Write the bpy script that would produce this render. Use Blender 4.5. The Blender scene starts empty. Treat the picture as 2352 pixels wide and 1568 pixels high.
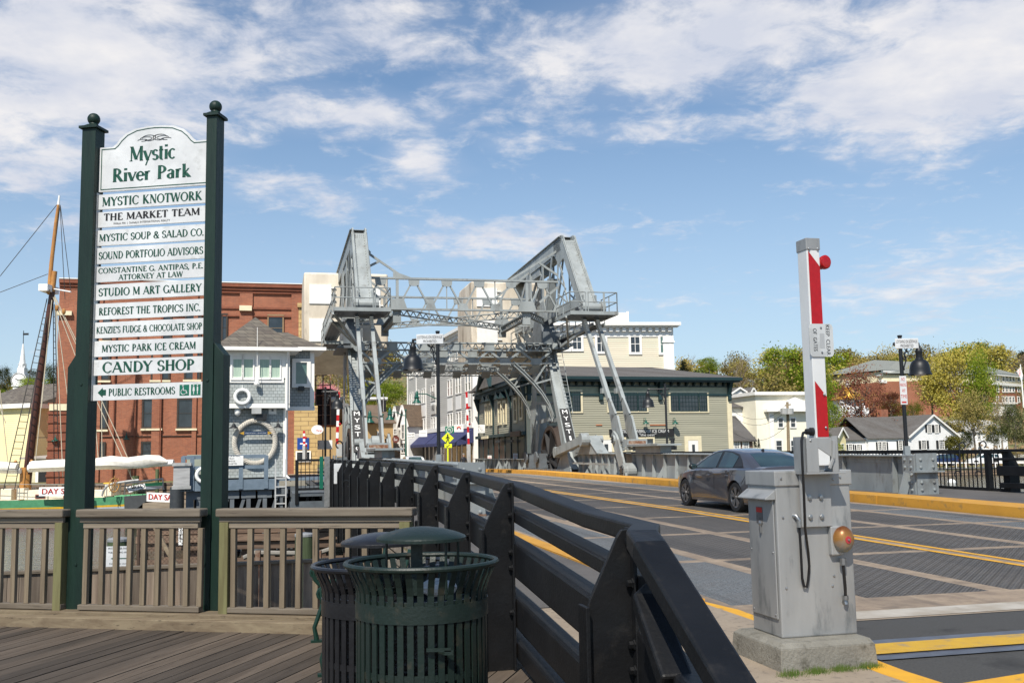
import bpy, math, random
from mathutils import Vector, Matrix, noise
rad = math.radians
sc = bpy.context.scene
COL = sc.collection
# ---------------------------------------------------------------- camera
F = 2287.0                       # focal length in units of a 2352 px wide picture (35 mm lens)
PITCH = math.atan(256 / F); ROLL = 0.018; EYE = 1.55; HEAD = rad(13.5)
RM = Matrix.Rotation(math.pi / 2 + PITCH, 3, 'X') @ Matrix.Rotation(-ROLL, 3, 'Z')
cam = bpy.data.cameras.new('camera'); cam.lens = 35; cam.sensor_width = 36
cam.clip_start = .05; cam.clip_end = 6000
co = bpy.data.objects.new('camera', cam); COL.objects.link(co)
co.matrix_world = Matrix.Translation((0, 0, EYE)) @ RM.to_4x4(); sc.camera = co
sc.view_settings.view_transform = 'Standard'; sc.view_settings.look = 'None'
sc.view_settings.exposure = 0.72; sc.view_settings.gamma = 1
# ---------------------------------------------------------------- sun and sky
SUN_EL, SUN_AZ = rad(50), rad(196)         # azimuth clockwise from +Y: behind the camera, a little left
sd = Vector((math.sin(SUN_AZ) * math.cos(SUN_EL), math.cos(SUN_AZ) * math.cos(SUN_EL), math.sin(SUN_EL)))
sl = bpy.data.lights.new('sun', 'SUN'); sl.energy = 4.0; sl.angle = rad(.55); sl.color = (1, .94, .84)
so = bpy.data.objects.new('sun', sl); COL.objects.link(so)
so.rotation_euler = (-sd).to_track_quat('-Z', 'Y').to_euler(); so.location = (0, -40, 60)

class NT:
    """tiny node-tree helper"""
    def __init__(s, nt): s.nt = nt; s.n = nt.nodes; s.l = nt.links
    def add(s, t, **k):
        n = s.n.new(t)
        for a, b in k.items(): setattr(n, a, b)
        return n
    def put(s, sock, v):
        if isinstance(v, bpy.types.NodeSocket): s.l.new(v, sock)
        elif isinstance(v, (tuple, list)) and len(v) == 3 and sock.type == 'RGBA': sock.default_value = (*v, 1)
        else: sock.default_value = v
    def math(s, op, a, b=0, c=0, clamp=False):
        n = s.add('ShaderNodeMath', operation=op, use_clamp=clamp)
        for i, v in enumerate((a, b, c)): s.put(n.inputs[i], v)
        return n.outputs[0]
    def vm(s, op, a, b=(0, 0, 0), out=0):
        n = s.add('ShaderNodeVectorMath', operation=op); s.put(n.inputs[0], a)
        if op == 'SCALE': s.put(n.inputs['Scale'], b)
        else: s.put(n.inputs[1], b)
        return n.outputs[out]
    def noise(s, vec, scale, detail=3, rough=.55, dist=0):
        n = s.add('ShaderNodeTexNoise'); s.put(n.inputs['Vector'], vec)
        for a, b in (('Scale', scale), ('Detail', detail), ('Roughness', rough), ('Distortion', dist)): n.inputs[a].default_value = b
        return n.outputs[0]
    def ramp(s, f, lo, hi, a=0., b=1., smooth=False):
        n = s.add('ShaderNodeMapRange'); n.clamp = True
        if smooth: n.interpolation_type = 'SMOOTHSTEP'
        s.put(n.inputs[0], f)
        for i, v in enumerate((lo, hi, a, b)): s.put(n.inputs[i + 1], v)
        return n.outputs[0]
    def mix(s, f, a, b, mode='MIX'):
        n = s.add('ShaderNodeMix', data_type='RGBA', blend_type=mode)
        s.put(n.inputs[0], f); s.put(n.inputs[6], a); s.put(n.inputs[7], b)
        return n.outputs[2]
    def sep(s, v): return s.add('ShaderNodeSeparateXYZ') if False else s._sep(v)
    def _sep(s, v):
        n = s.add('ShaderNodeSeparateXYZ'); s.put(n.inputs[0], v); return n.outputs
    def comb(s, x, y, z):
        n = s.add('ShaderNodeCombineXYZ')
        for i, v in enumerate((x, y, z)): s.put(n.inputs[i], v)
        return n.outputs[0]

def pray(x, y):
    d = RM @ Vector(((x - 1176) / F, -(y - 784) / F, -1)); return d / d.y
w = bpy.data.worlds.new('World'); sc.world = w; w.use_nodes = True
W = NT(w.node_tree); W.n.clear()
sky = W.add('ShaderNodeTexSky', sky_type='NISHITA'); sky.sun_disc = False
sky.sun_elevation = SUN_EL; sky.sun_rotation = SUN_AZ
sky.air_density = 1.0; sky.dust_density = .35; sky.ozone_density = 2.2
tc = W.add('ShaderNodeTexCoord').outputs['Generated']
sx, sy, sz = W.sep(tc)
den = W.math('ADD', W.math('MAXIMUM', sz, 0), .13)
pv = W.comb(W.math('DIVIDE', sx, den), W.math('DIVIDE', sy, den), 0)
# soft cloud banks: (display x, y, half-width, half-height, gain) as directions
BANKS = [(230, 150, 430, 210, .27), (60, 250, 330, 170, .20), (800, 70, 380, 120, .17), (800, 260, 280, 70, .22),
         (1650, 100, 560, 150, .27), (2150, 150, 440, 200, .29), (1230, 110, 170, 80, .15), (960, 360, 90, 70, .20),
         (1180, 325, 90, 34, .17), (640, 450, 230, 60, .12), (1150, 540, 330, 60, .16), (2150, 650, 420, 90, .14),
         (1560, 290, 360, 50, .17), (2330, 270, 150, 60, .12), (60, 400, 180, 60, .14), (150, 520, 120, 40, .12), (1080, 200, 150, 40, .16)]
gain = None
for (bx, by, hw, hh, g) in BANKS:
    c = pray(bx, by).normalized()
    rx = (pray(bx + hw, by).normalized() - c).length; ry = (pray(bx, by - hh).normalized() - c).length
    rt = Vector((c.y, -c.x, 0)).normalized(); up = rt.cross(c).normalized()
    dv = W.vm('SUBTRACT', tc, tuple(c))
    a = W.math('DIVIDE', W.vm('DOT_PRODUCT', dv, tuple(rt), 1), rx); b = W.math('DIVIDE', W.vm('DOT_PRODUCT', dv, tuple(up), 1), ry)
    e = W.math('ADD', W.math('MULTIPLY', a, a), W.math('MULTIPLY', b, b))
    gsn = W.math('MULTIPLY', W.math('EXPONENT', W.math('MULTIPLY', e, -1.0)), g)
    gain = gsn if gain is None else W.math('MAXIMUM', gain, gsn)
big = W.noise(pv, 1.6, 4, .5, .2)
puff = W.noise(pv, 7.5, 7, .62, .35)
fine = W.noise(pv, 26, 4, .6, .2)
tot = W.math('ADD', W.math('ADD', W.math('MULTIPLY', big, .40), W.math('MULTIPLY', puff, .56)), W.math('ADD', W.math('MULTIPLY', fine, .12), gain))
cm = W.ramp(tot, .585, .80, 0, 1, True)
cm = W.math('MULTIPLY', cm, W.ramp(sz, 0.02, .2, .35, .93))
veil = W.ramp(W.math('ADD', W.math('MULTIPLY', big, .7), W.math('MULTIPLY', gain, 1.6)), .42, .9, 0, .38)
shade = W.ramp(W.noise(pv, 4.2, 5, .6, .1), .38, .66, 0, 1)
ccol = W.mix(shade, (6.3, 6.6, 7.5), (8.6, 8.4, 8.4))
hz = W.ramp(sz, 0, .40, .62, .04, True)
base = W.mix(hz, W.mix(1, sky.outputs[0], (1.04, 1.17, 1.22), 'MULTIPLY'), (5.4, 6.5, 7.8))
s1 = W.mix(veil, base, (6.6, 7.0, 8.2)); s2 = W.mix(cm, s1, ccol)
bg = W.add('ShaderNodeBackground'); W.put(bg.inputs[0], s2); bg.inputs[1].default_value = .065
W.l.new(bg.outputs[0], W.add('ShaderNodeOutputWorld').inputs[0])

# ---------------------------------------------------------------- placing helpers
def V(x, y, d):
    r = pray(x, y) * d; return Vector((r.x, r.y, r.z + EYE))
SH, CH = math.sin(HEAD), math.cos(HEAD)
def B(s, t, z): return Vector((-s * SH + t * CH, s * CH + t * SH, z))      # bridge frame: s along, t to the right
BM = Matrix(((CH, -SH, 0, 0), (SH, CH, 0, 0), (0, 0, 1, 0), (0, 0, 0, 1)))   # local x = t, local y = s
def stz(p): return Vector((p.x * CH + p.y * SH, -p.x * SH + p.y * CH, p.z))   # -> (t, s, z)
def onT(x, y, t):
    r = pray(x, y); return V(x, y, t / (r.x * CH + SH))
def onS(x, y, s):
    r = pray(x, y); return V(x, y, s / (-r.x * SH + CH))
def onZ(x, y, z=0):
    r = pray(x, y); return V(x, y, (z - EYE) / r.z)
def zdk(s):
    P = [(-60, 0), (8, 0), (22, .16), (56, .33), (68, .28), (92, .02), (600, .02)]
    for (a, b), (c, d) in zip(P, P[1:]):
        if s <= c: return b + (d - b) * (s - a) / (c - a)
    return 0
def zm(P0, Q0, s): return lambda x, y: ((P0 + x / s) * .76563, (Q0 + y / s) * .76563)
Z5 = zm(950, 680, 3.92); Z6 = zm(1400, 680, 3.92); Z7 = zm(950, 1050, 3.92); Z8 = zm(1400, 1050, 3.92)
Z9 = zm(1650, 900, 2.852); Z4 = zm(600, 900, 2.412); Z2 = zm(0, 850, 2.4125); ZR = zm(2050, 950, 2.301)
ZT = zm(2450, 1000, 3.733); ZB = zm(0, 1150, 3.823); ZA = zm(250, 1350, 5.227)

# ---------------------------------------------------------------- mesh builder
ROOTM = {}
class M:
    def __init__(s, fr=None): s.v = []; s.f = []; s.mi = []; s.cur = 0; s.fr = fr
    def P(s, pts):
        n = len(s.v)
        for p in pts:
            p = Vector(p); s.v.append(s.fr @ p if s.fr else p)
        return n
    def face(s, *idx): s.f.append(idx); s.mi.append(s.cur)
    def poly(s, pts):
        n = s.P(pts); s.face(*range(n, n + len(pts))); return s
    def hexa(s, p):          # 8 points: bottom 4 ccw, top 4 ccw
        n = s.P(p)
        for q in ((3, 2, 1, 0), (4, 5, 6, 7), (0, 1, 5, 4), (1, 2, 6, 5), (2, 3, 7, 6), (3, 0, 4, 7)): s.face(*[n + i for i in q])
        return s
    def box(s, x0, y0, z0, x1, y1, z1):
        x0, x1 = min(x0, x1), max(x0, x1); y0, y1 = min(y0, y1), max(y0, y1); z0, z1 = min(z0, z1), max(z0, z1)
        return s.hexa([(x0, y0, z0), (x1, y0, z0), (x1, y1, z0), (x0, y1, z0), (x0, y0, z1), (x1, y0, z1), (x1, y1, z1), (x0, y1, z1)])
    def beam(s, p, q, w=.1, h=.1, up=(0, 0, 1), w2=None, h2=None):
        p, q = Vector(p), Vector(q); d = (q - p)
        if d.length < 1e-6: return s
        d.normalize(); up = Vector(up)
        if abs(d.dot(up)) > .98: up = Vector((0, 1, 0)) if abs(d.y) < .9 else Vector((1, 0, 0))
        r = d.cross(up).normalized(); u = r.cross(d).normalized()
        w2 = w if w2 is None else w2; h2 = h if h2 is None else h2
        o = []
        for c, a, b in ((p, w / 2, h / 2), (q, w2 / 2, h2 / 2)):
            o += [c - r * a - u * b, c + r * a - u * b, c + r * a + u * b, c - r * a + u * b]
        n = s.P(o)
        for k in ((0, 1, 2, 3), (7, 6, 5, 4), (0, 4, 5, 1), (1, 5, 6, 2), (2, 6, 7, 3), (3, 7, 4, 0)): s.face(*[n + i for i in k])
        return s
    def tube(s, p, q, r=.05, r2=None, n=10, caps=True):
        return s.path([p, q], [r, r if r2 is None else r2], n, caps)
    def path(s, pts, r, n=8, caps=True, closed=False):
        pts = [Vector(p) for p in pts]; k = len(pts); rs = r if isinstance(r, (list, tuple)) else [r] * k
        prev = None; b0 = len(s.v)
        for i, p in enumerate(pts):
            if closed: d = pts[(i + 1) % k] - pts[i - 1]
            else: d = pts[min(i + 1, k - 1)] - pts[max(i - 1, 0)]
            if d.length < 1e-9: d = Vector((0, 0, 1))
            d.normalize()
            if prev is None: a = d.orthogonal().normalized()
            else:
                a = prev - d * prev.dot(d)
                a = a.normalized() if a.length > 1e-6 else d.orthogonal().normalized()
            prev = a; b = d.cross(a)
            s.P([p + (a * math.cos(2 * math.pi * j / n) + b * math.sin(2 * math.pi * j / n)) * rs[i] for j in range(n)])
        for i in range(k if closed else k - 1):
            i2 = (i + 1) % k
            for j in range(n):
                j2 = (j + 1) % n; s.face(b0 + i * n + j, b0 + i * n + j2, b0 + i2 * n + j2, b0 + i2 * n + j)
        if caps and not closed:
            s.face(*[b0 + j for j in range(n - 1, -1, -1)]); s.face(*[b0 + (k - 1) * n + j for j in range(n)])
        return s
    def lathe(s, c, prof, n=20, ax=(0, 0, 1), a0=0, a1=2 * math.pi):
        c = Vector(c); ax = Vector(ax).normalized(); u = ax.orthogonal().normalized(); v = ax.cross(u)
        full = abs(a1 - a0 - 2 * math.pi) < 1e-6; m = n if full else n + 1; b0 = len(s.v)
        for r, z in prof:
            s.P([c + ax * z + (u * math.cos(a0 + (a1 - a0) * j / n) + v * math.sin(a0 + (a1 - a0) * j / n)) * r for j in range(m)])
        for i in range(len(prof) - 1):
            for j in range(n):
                j2 = (j + 1) % m; s.face(b0 + i * m + j, b0 + i * m + j2, b0 + (i + 1) * m + j2, b0 + (i + 1) * m + j)
        return s
    def ball(s, c, r, n=16, k=10, sq=(1, 1, 1)):
        c = Vector(c); b0 = len(s.v)
        for i in range(k + 1):
            a = math.pi * i / k
            s.P([c + Vector((math.sin(a) * math.cos(2 * math.pi * j / n) * sq[0], math.sin(a) * math.sin(2 * math.pi * j / n) * sq[1], math.cos(a) * sq[2])) * r for j in range(n)])
        for i in range(k):
            for j in range(n):
                j2 = (j + 1) % n; s.face(b0 + i * n + j, b0 + (i + 1) * n + j, b0 + (i + 1) * n + j2, b0 + i * n + j2)
        return s
    def prism(s, pts, ex):
        pts = [Vector(p) for p in pts]; ex = Vector(ex); k = len(pts); n = s.P(pts + [p + ex for p in pts])
        s.face(*range(n + k - 1, n - 1, -1)); s.face(*range(n + k, n + 2 * k))
        for i in range(k):
            j = (i + 1) % k; s.face(n + i, n + j, n + k + j, n + k + i)
        return s
    def slab(s, poly, t0, t1, ax=1):     # 2D polygon (a,b) extruded on axis ax between t0 and t1
        def mk(a, b, t):
            return (t, a, b) if ax == 0 else (a, t, b) if ax == 1 else (a, b, t)
        return s.prism([mk(a, b, t0) for a, b in poly], Vector(mk(0, 0, t1)) - Vector(mk(0, 0, t0)))
    def build(s, name, mat, parent=None, smooth=False, bevel=0, local=False, sm_ang=None):
        me = bpy.data.meshes.new(name)
        vs = s.v
        if parent is not None and not local and parent.name in ROOTM:
            inv = ROOTM[parent.name].inverted(); vs = [inv @ p for p in vs]
        me.from_pydata([tuple(p) for p in vs], [], [tuple(f) for f in s.f])
        mats = mat if isinstance(mat, (list, tuple)) else [mat]
        for x in mats: me.materials.append(x)
        if len(mats) > 1: me.polygons.foreach_set('material_index', s.mi)
        if smooth: me.shade_smooth() if sm_ang is None else None
        me.update()
        o = bpy.data.objects.new(name, me); COL.objects.link(o)
        if parent is not None:
            o.parent = parent
            if parent.name in ROOTM: ROOTM[o.name] = ROOTM[parent.name]
        if sm_ang is not None or smooth:
            try: me.set_sharp_from_angle(angle=rad(sm_ang or 40))
            except Exception: pass
            me.polygons.foreach_set('use_smooth', [True] * len(me.polygons))
        if bevel:
            b = o.modifiers.new('bevel', 'BEVEL'); b.width = bevel; b.segments = 2; b.limit_method = 'ANGLE'; b.angle_limit = rad(35)
        return o
def builds(m, name, mat, parent, cap=100, **k):      # one part per separate piece
    par = list(range(len(m.v)))
    def fnd(i):
        while par[i] != i: par[i] = par[par[i]]; i = par[i]
        return i
    for f in m.f:
        a = fnd(f[0])
        for i in f[1:]: par[fnd(i)] = a
    G = {}
    for f in m.f: G.setdefault(fnd(f[0]), []).append(f)
    out = []
    for fs in list(G.values())[:cap]:
        n = M(); mp = {}
        for f in fs:
            for i in f:
                if i not in mp: mp[i] = len(n.v); n.v.append(m.v[i])
        for f in fs: n.face(*[mp[i] for i in f])
        out.append(n.build(name, mat, parent, **k))
    return out
def tag(o, label, cat, group=None):
    o['label'] = label; o['category'] = cat
    if group: o['group'] = group
    return o
def thing(name, label, cat, loc=(0, 0, 0), rz=0, group=None):
    o = bpy.data.objects.new(name, None); COL.objects.link(o); o.empty_display_size = .3
    o.location = loc; o.rotation_euler = (0, 0, rz)
    ROOTM[o.name] = Matrix.Translation(loc) @ Matrix.Rotation(rz, 4, 'Z')
    return tag(o, label, cat, group)
def setting(o, kind='structure'): o['kind'] = kind; return o
def solo(m, name, mat, label, cat, group=None, base=None, **k):   # a thing that is one mesh, origin at its base
    if base is None:
        xs = [p.x for p in m.v]; ys = [p.y for p in m.v]; zs = [p.z for p in m.v]
        base = Vector(((min(xs) + max(xs)) / 2, (min(ys) + max(ys)) / 2, min(zs)))
    m.v = [p - Vector(base) for p in m.v]
    o = m.build(name, mat, None, **k); o.location = base
    return tag(o, label, cat, group)
def dup(root, loc, rz=0, label=None, scale=None):
    r = root.copy(); COL.objects.link(r); r.location = loc; r.rotation_euler = (0, 0, rz)
    if scale: r.scale = scale
    if label: r['label'] = label
    for ch in root.children:
        c = ch.copy(); COL.objects.link(c); c.parent = r
        for g in ch.children:
            d = g.copy(); COL.objects.link(d); d.parent = c
    return r

# ---------------------------------------------------------------- materials
def mat(name, col, rough=.6, metal=0., col2=None, ns=3., amt=1., bump=0., bs=None, det=4, stretch=(1, 1, 1), lo=.35, hi=.65, spec=.5, coat=0, col3=None, ns3=1.):
    m = bpy.data.materials.new(name); m.use_nodes = True; t = NT(m.node_tree)
    p = t.n['Principled BSDF']; p.inputs['Roughness'].default_value = rough; p.inputs['Metallic'].default_value = metal
    p.inputs['Specular IOR Level'].default_value = spec
    if coat: p.inputs['Coat Weight'].default_value = coat; p.inputs['Coat Roughness'].default_value = .04
    vec = t.vm('MULTIPLY', t.add('ShaderNodeTexCoord').outputs['Object'], stretch)
    if col2 is None: col2 = tuple(c * .82 for c in col)
    c = t.mix(t.math('MULTIPLY', t.ramp(t.noise(vec, ns, det, .6), lo, hi), amt), col, col2)
    if col3: c = t.mix(t.ramp(t.noise(vec, ns3, 5, .65), .56, .7), c, col3)
    t.put(p.inputs['Base Color'], c)
    if bump:
        b = t.add('ShaderNodeBump'); b.inputs['Strength'].default_value = bump; b.inputs['Distance'].default_value = .02
        t.put(b.inputs['Height'], t.noise(vec, bs or ns * 4, 5, .6)); t.put(p.inputs['Normal'], b.outputs[0])
    return m
def nodes(m): t = NT(m.node_tree); return t, t.n['Principled BSDF']
def glassmat(name, col=(.02, .03, .035), rough=.04, col2=None):
    m = mat(name, col, rough, 0, col2 or tuple(c * 2.2 for c in col), .9, 1, .12, 1.1, 2, spec=.9)
    return m
def brickmat(name, a, b, mortar, sc_=1., bw=.2, bh=.07, mo=.008, rough=.85, ax='xz', bump=.4, stain=None):
    m = bpy.data.materials.new(name); m.use_nodes = True; t, p = nodes(m)
    x, y, z = t.sep(t.add('ShaderNodeTexCoord').outputs['Object'])
    if ax == 'xz': v = t.comb(t.math('ADD', x, y), z, 0)
    else: v = t.comb(x, y, 0)
    br = t.add('ShaderNodeTexBrick'); t.put(br.inputs['Vector'], v)
    for k, q in (('Color1', a), ('Color2', b), ('Mortar', mortar)): t.put(br.inputs[k], q)
    for k, q in (('Scale', sc_), ('Mortar Size', mo), ('Brick Width', bw), ('Row Height', bh), ('Bias', 0.0), ('Mortar Smooth', .3)): br.inputs[k].default_value = q
    c = t.mix(t.ramp(t.noise(v, .35, 5, .65), .35, .7), br.outputs[0], t.mix(1, br.outputs[0], stain or (.72, .66, .62), 'MULTIPLY'))
    c = t.mix(t.ramp(t.noise(v, 5, 2), .55, .75, 0, .5), c, t.mix(1, c, (1.25, 1.15, 1.1), 'MULTIPLY'))
    t.put(p.inputs['Base Color'], c); p.inputs['Roughness'].default_value = rough
    bp = t.add('ShaderNodeBump'); bp.inputs['Strength'].default_value = bump; bp.inputs['Distance'].default_value = .01; bp.invert = True
    t.put(bp.inputs['Height'], br.outputs['Fac']); t.put(p.inputs['Normal'], bp.outputs[0])
    return m
def woodmat(name, a, b, axis=0, sc_=1., rough=.8, dark=(.03, .025, .02), var=.35):
    """weathered timber: long grain along an axis, rings, per-board tone"""
    m = bpy.data.materials.new(name); m.use_nodes = True; t, p = nodes(m)
    vec = t.add('ShaderNodeTexCoord').outputs['Object']
    st = [14 * sc_, 14 * sc_, 14 * sc_]; st[axis] = .9 * sc_
    v = t.vm('MULTIPLY', vec, tuple(st))
    g = t.noise(v, 1., 5, .62, .6); g2 = t.noise(t.vm('MULTIPLY', vec, tuple(x * 3.2 for x in st)), 1, 3, .6)
    c = t.mix(t.ramp(g, .32, .68), a, b)
    isl = t.add('ShaderNodeNewGeometry').outputs['Random Per Island']
    c = t.mix(1, c, t.mix(isl, tuple([1 - var] * 3), (1 + var * .6, 1 + var * .5, 1 + var * .4)), 'MULTIPLY')
    c = t.mix(t.ramp(g2, .62, .74, 0, .75), c, dark)
    t.put(p.inputs['Base Color'], c); p.inputs['Roughness'].default_value = rough; p.inputs['Specular IOR Level'].default_value = .3
    bp = t.add('ShaderNodeBump'); bp.inputs['Strength'].default_value = .35; bp.inputs['Distance'].default_value = .01
    t.put(bp.inputs['Height'], g); t.put(p.inputs['Normal'], bp.outputs[0])
    return m

# ---------------------------------------------------------------- lettering
_txt = {}
def sans_polys(s):
    if s not in _txt:
        cu = bpy.data.curves.new('t', 'FONT'); cu.body = s; cu.resolution_u = 3
        ob = bpy.data.objects.new('t', cu); me = bpy.data.meshes.new_from_object(ob)
        vs = [v.co.copy() for v in me.vertices]; fs = [tuple(p.vertices) for p in me.polygons]
        bpy.data.objects.remove(ob); bpy.data.curves.remove(cu); bpy.data.meshes.remove(me)
        _txt[s] = (vs, fs)
    return _txt[s]
TH, TN = .225, .095
GL = {  # width; strokes: l x0 y0 x1 y1 w | a cx cy rx ry a0 a1 | s x y half
 'A': (.9, 'l.07,0,.45,1,n l.43,1,.83,0,T l.2,.34,.66,.34,n s.07,0,.12 s.83,0,.14'), 'B': (.74, 'l.2,0,.2,1,T a.3,.75,.24,.22,-90,90 a.3,.27,.32,.25,-90,90 l.1,.97,.36,.97,n l.2,.52,.36,.52,n l.1,.03,.36,.03,n'),
 'C': (.86, 'a.46,.5,.36,.48,45,315 l.76,.7,.76,.92,n l.72,.14,.8,.2,n'), 'D': (.9, 'l.2,0,.2,1,T a.36,.5,.42,.47,-90,90 l.1,.97,.4,.97,n l.1,.03,.4,.03,n'),
 'E': (.7, 'l.2,0,.2,1,T l.1,.97,.6,.97,n l.2,.52,.5,.52,n l.1,.03,.64,.03,n l.6,.85,.6,.97,n l.64,.03,.66,.2,n'), 'F': (.66, 'l.2,0,.2,1,T l.1,.97,.6,.97,n l.2,.52,.5,.52,n l.6,.82,.6,.97,n s.2,0,.14'),
 'G': (.9, 'a.46,.5,.36,.48,45,320 l.78,.05,.78,.42,T s.78,.42,.13 l.76,.72,.76,.92,n'), 'H': (.92, 'l.2,0,.2,1,T l.72,0,.72,1,T l.2,.52,.72,.52,n s.2,0,.14 s.2,1,.14 s.72,0,.14 s.72,1,.14'),
 'I': (.42, 'l.2,0,.2,1,T s.2,0,.14 s.2,1,.14'), 'K': (.86, 'l.2,0,.2,1,T l.24,.45,.68,1,n l.34,.55,.74,0,T s.2,0,.14 s.2,1,.14 s.68,1,.11 s.76,0,.12'),
 'L': (.68, 'l.2,0,.2,1,T s.2,1,.14 l.1,.03,.6,.03,n l.6,.03,.62,.24,n'), 'M': (1.1, 'l.16,0,.16,1,n l.18,1,.53,.1,T l.53,.1,.88,1,n l.9,0,.9,1,T s.14,0,.12 s.12,1,.08 s.92,0,.13 s.95,1,.07'),
 'N': (.92, 'l.18,0,.18,1,n l.2,1,.74,.02,T l.76,0,.76,1,n s.18,0,.12 s.14,1,.08 s.76,1,.12'), 'O': (.94, 'a.47,.5,.38,.48,0,360'),
 'P': (.72, 'l.2,0,.2,1,T a.3,.72,.28,.25,-90,90 l.1,.97,.36,.97,n l.2,.47,.36,.47,n s.2,0,.14'), 'R': (.82, 'l.2,0,.2,1,T a.3,.74,.26,.23,-90,90 l.1,.97,.36,.97,n l.2,.5,.36,.5,n l.38,.5,.72,0,T s.2,0,.14 s.75,0,.1'),
 'S': (.66, 'a.33,.73,.22,.24,30,270 a.33,.27,.24,.24,-150,90 l.54,.72,.54,.92,n l.1,.08,.1,.28,n'), 'T': (.76, 'l.38,0,.38,1,T l.06,.97,.7,.97,n s.38,0,.14 l.07,.8,.07,.97,n l.69,.8,.69,.97,n'),
 'U': (.9, 'l.18,.32,.18,1,T l.72,.32,.72,1,n a.45,.33,.27,.31,180,360 s.18,1,.14 s.72,1,.11'), 'V': (.86, 'l.08,1,.43,0,T l.43,0,.78,1,n s.08,1,.13 s.78,1,.11'),
 'W': (1.2, 'l.08,1,.36,0,T l.36,0,.6,1,n l.6,1,.86,0,T l.86,0,1.1,1,n s.08,1,.12 s.6,1,.1 s1.1,1,.1'), 'X': (.84, 'l.1,1,.72,0,T l.1,0,.72,1,n s.1,1,.12 s.72,0,.12 s.1,0,.1 s.72,1,.1'),
 'Y': (.82, 'l.08,1,.4,.48,T l.4,.48,.74,1,n l.4,0,.4,.48,T s.4,0,.14 s.08,1,.12 s.74,1,.1'), 'Z': (.74, 'l.08,.03,.66,.97,T l.08,.97,.66,.97,n l.06,.03,.68,.03,n l.08,.8,.08,.97,n l.68,.03,.68,.2,n'),
 '&': (.9, 'a.4,.75,.18,.21,0,360 a.36,.27,.28,.25,60,330 l.28,.62,.78,0,T l.6,.16,.8,.5,n'), '.': (.3, 'l.12,0,.12,.14,T'), ',': (.3, 'l.14,.1,.06,-.16,T'), "'": (.28, 'l.13,1,.1,.72,T'),
 'y': (.62, 'l.04,.66,.3,0,T l.56,.66,.16,-.34,n s.06,.66,.11 s.56,.66,.09'), 's': (.48, 'a.24,.49,.16,.17,30,270 a.24,.17,.17,.16,-150,90'), 't': (.42, 'l.18,.08,.18,.9,T l.04,.64,.36,.64,n a.28,.1,.1,.1,180,300'),
 'i': (.34, 'l.16,0,.16,.66,T s.16,0,.12 s.1,.64,.08 l.16,.84,.16,.98,T'), 'c': (.54, 'a.28,.33,.22,.32,45,315'), 'v': (.6, 'l.06,.66,.3,0,T l.3,0,.54,.66,n s.07,.66,.11 s.54,.66,.09'),
 'e': (.56, 'a.29,.33,.22,.32,0,320 l.1,.36,.5,.36,n'), 'r': (.48, 'l.16,0,.16,.66,T s.16,0,.12 s.1,.64,.08 a.34,.44,.14,.2,60,170'), 'a': (.58, 'l.42,0,.42,.48,T a.27,.48,.16,.16,0,160 a.26,.18,.17,.17,0,360 l.42,.04,.54,.04,n'), 'k': (.62, 'l.16,0,.16,1,T l.18,.26,.48,.66,n l.26,.34,.54,0,T s.16,0,.12 s.1,.98,.08'),
}
def serif_polys(s):
    key = ('serif', s)
    if key in _txt: return _txt[key]
    vs, fs, x0 = [], [], 0.
    def quad(*q):
        n = len(vs); vs.extend(Vector((a + x0, b, 0)) for a, b in q); fs.append((n, n + 1, n + 2, n + 3))
    for ch in s:
        if ch == ' ': x0 += .42; continue
        wd, st = GL[ch]
        for k in st.split():
            a = k[1:].split(',')
            if k[0] == 'l':
                p, q = Vector((float(a[0]), float(a[1]))), Vector((float(a[2]), float(a[3]))); wdt = TH if a[4] == 'T' else TN
                d = (q - p)
                if abs(d.y) > abs(d.x): o = Vector((wdt / 2 * d.length / max(abs(d.y), .01), 0))
                else: o = Vector((0, -wdt / 2))
                quad(p - o, p + o, q + o, q - o)
            elif k[0] == 's':
                x, y, h = map(float, a); y0, y1 = (y - .05, y) if y > .3 else (y, y + .05); quad((x - h, y0), (x + h, y0), (x + h, y1), (x - h, y1))
            else:
                cx, cy, rx, ry, b0, b1 = map(float, a); n = 14
                for i in range(n):
                    e = []
                    for j in (i, i + 1):
                        an = rad(b0 + (b1 - b0) * j / n); t_ = TN + (TH - TN) * abs(math.cos(an)) ** 1.5
                        for sg in (1, 0): e.append((cx + math.cos(an) * (rx + t_ * (sg - .5)), cy + math.sin(an) * (ry + (TN if True else 0) * (sg - .5))))
                    quad(e[0], e[1], e[3], e[2])
        x0 += wd
    _txt[key] = (vs, fs); return _txt[key]
def letters(m, s, o, u, v, width, height, serif=False, keep=False):
    """lay text in the rectangle starting at lower-left o along unit u and up v"""
    vs, fs = serif_polys(s) if serif else sans_polys(s)
    x0 = min(p.x for p in vs); x1 = max(p.x for p in vs)
    if serif: y0, y1 = 0., 1.
    else:
        y0 = min(p.y for p in vs); y1 = max(p.y for p in vs)
    o, u, v = Vector(o), Vector(u), Vector(v); kx, ky = width / (x1 - x0), height / (y1 - y0)
    if keep: kx = ky
    n = m.P([o + u * (p.x - x0) * kx + v * (p.y - y0) * ky for p in vs])
    for f in fs: m.face(*[n + i for i in f])
    return m
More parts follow.
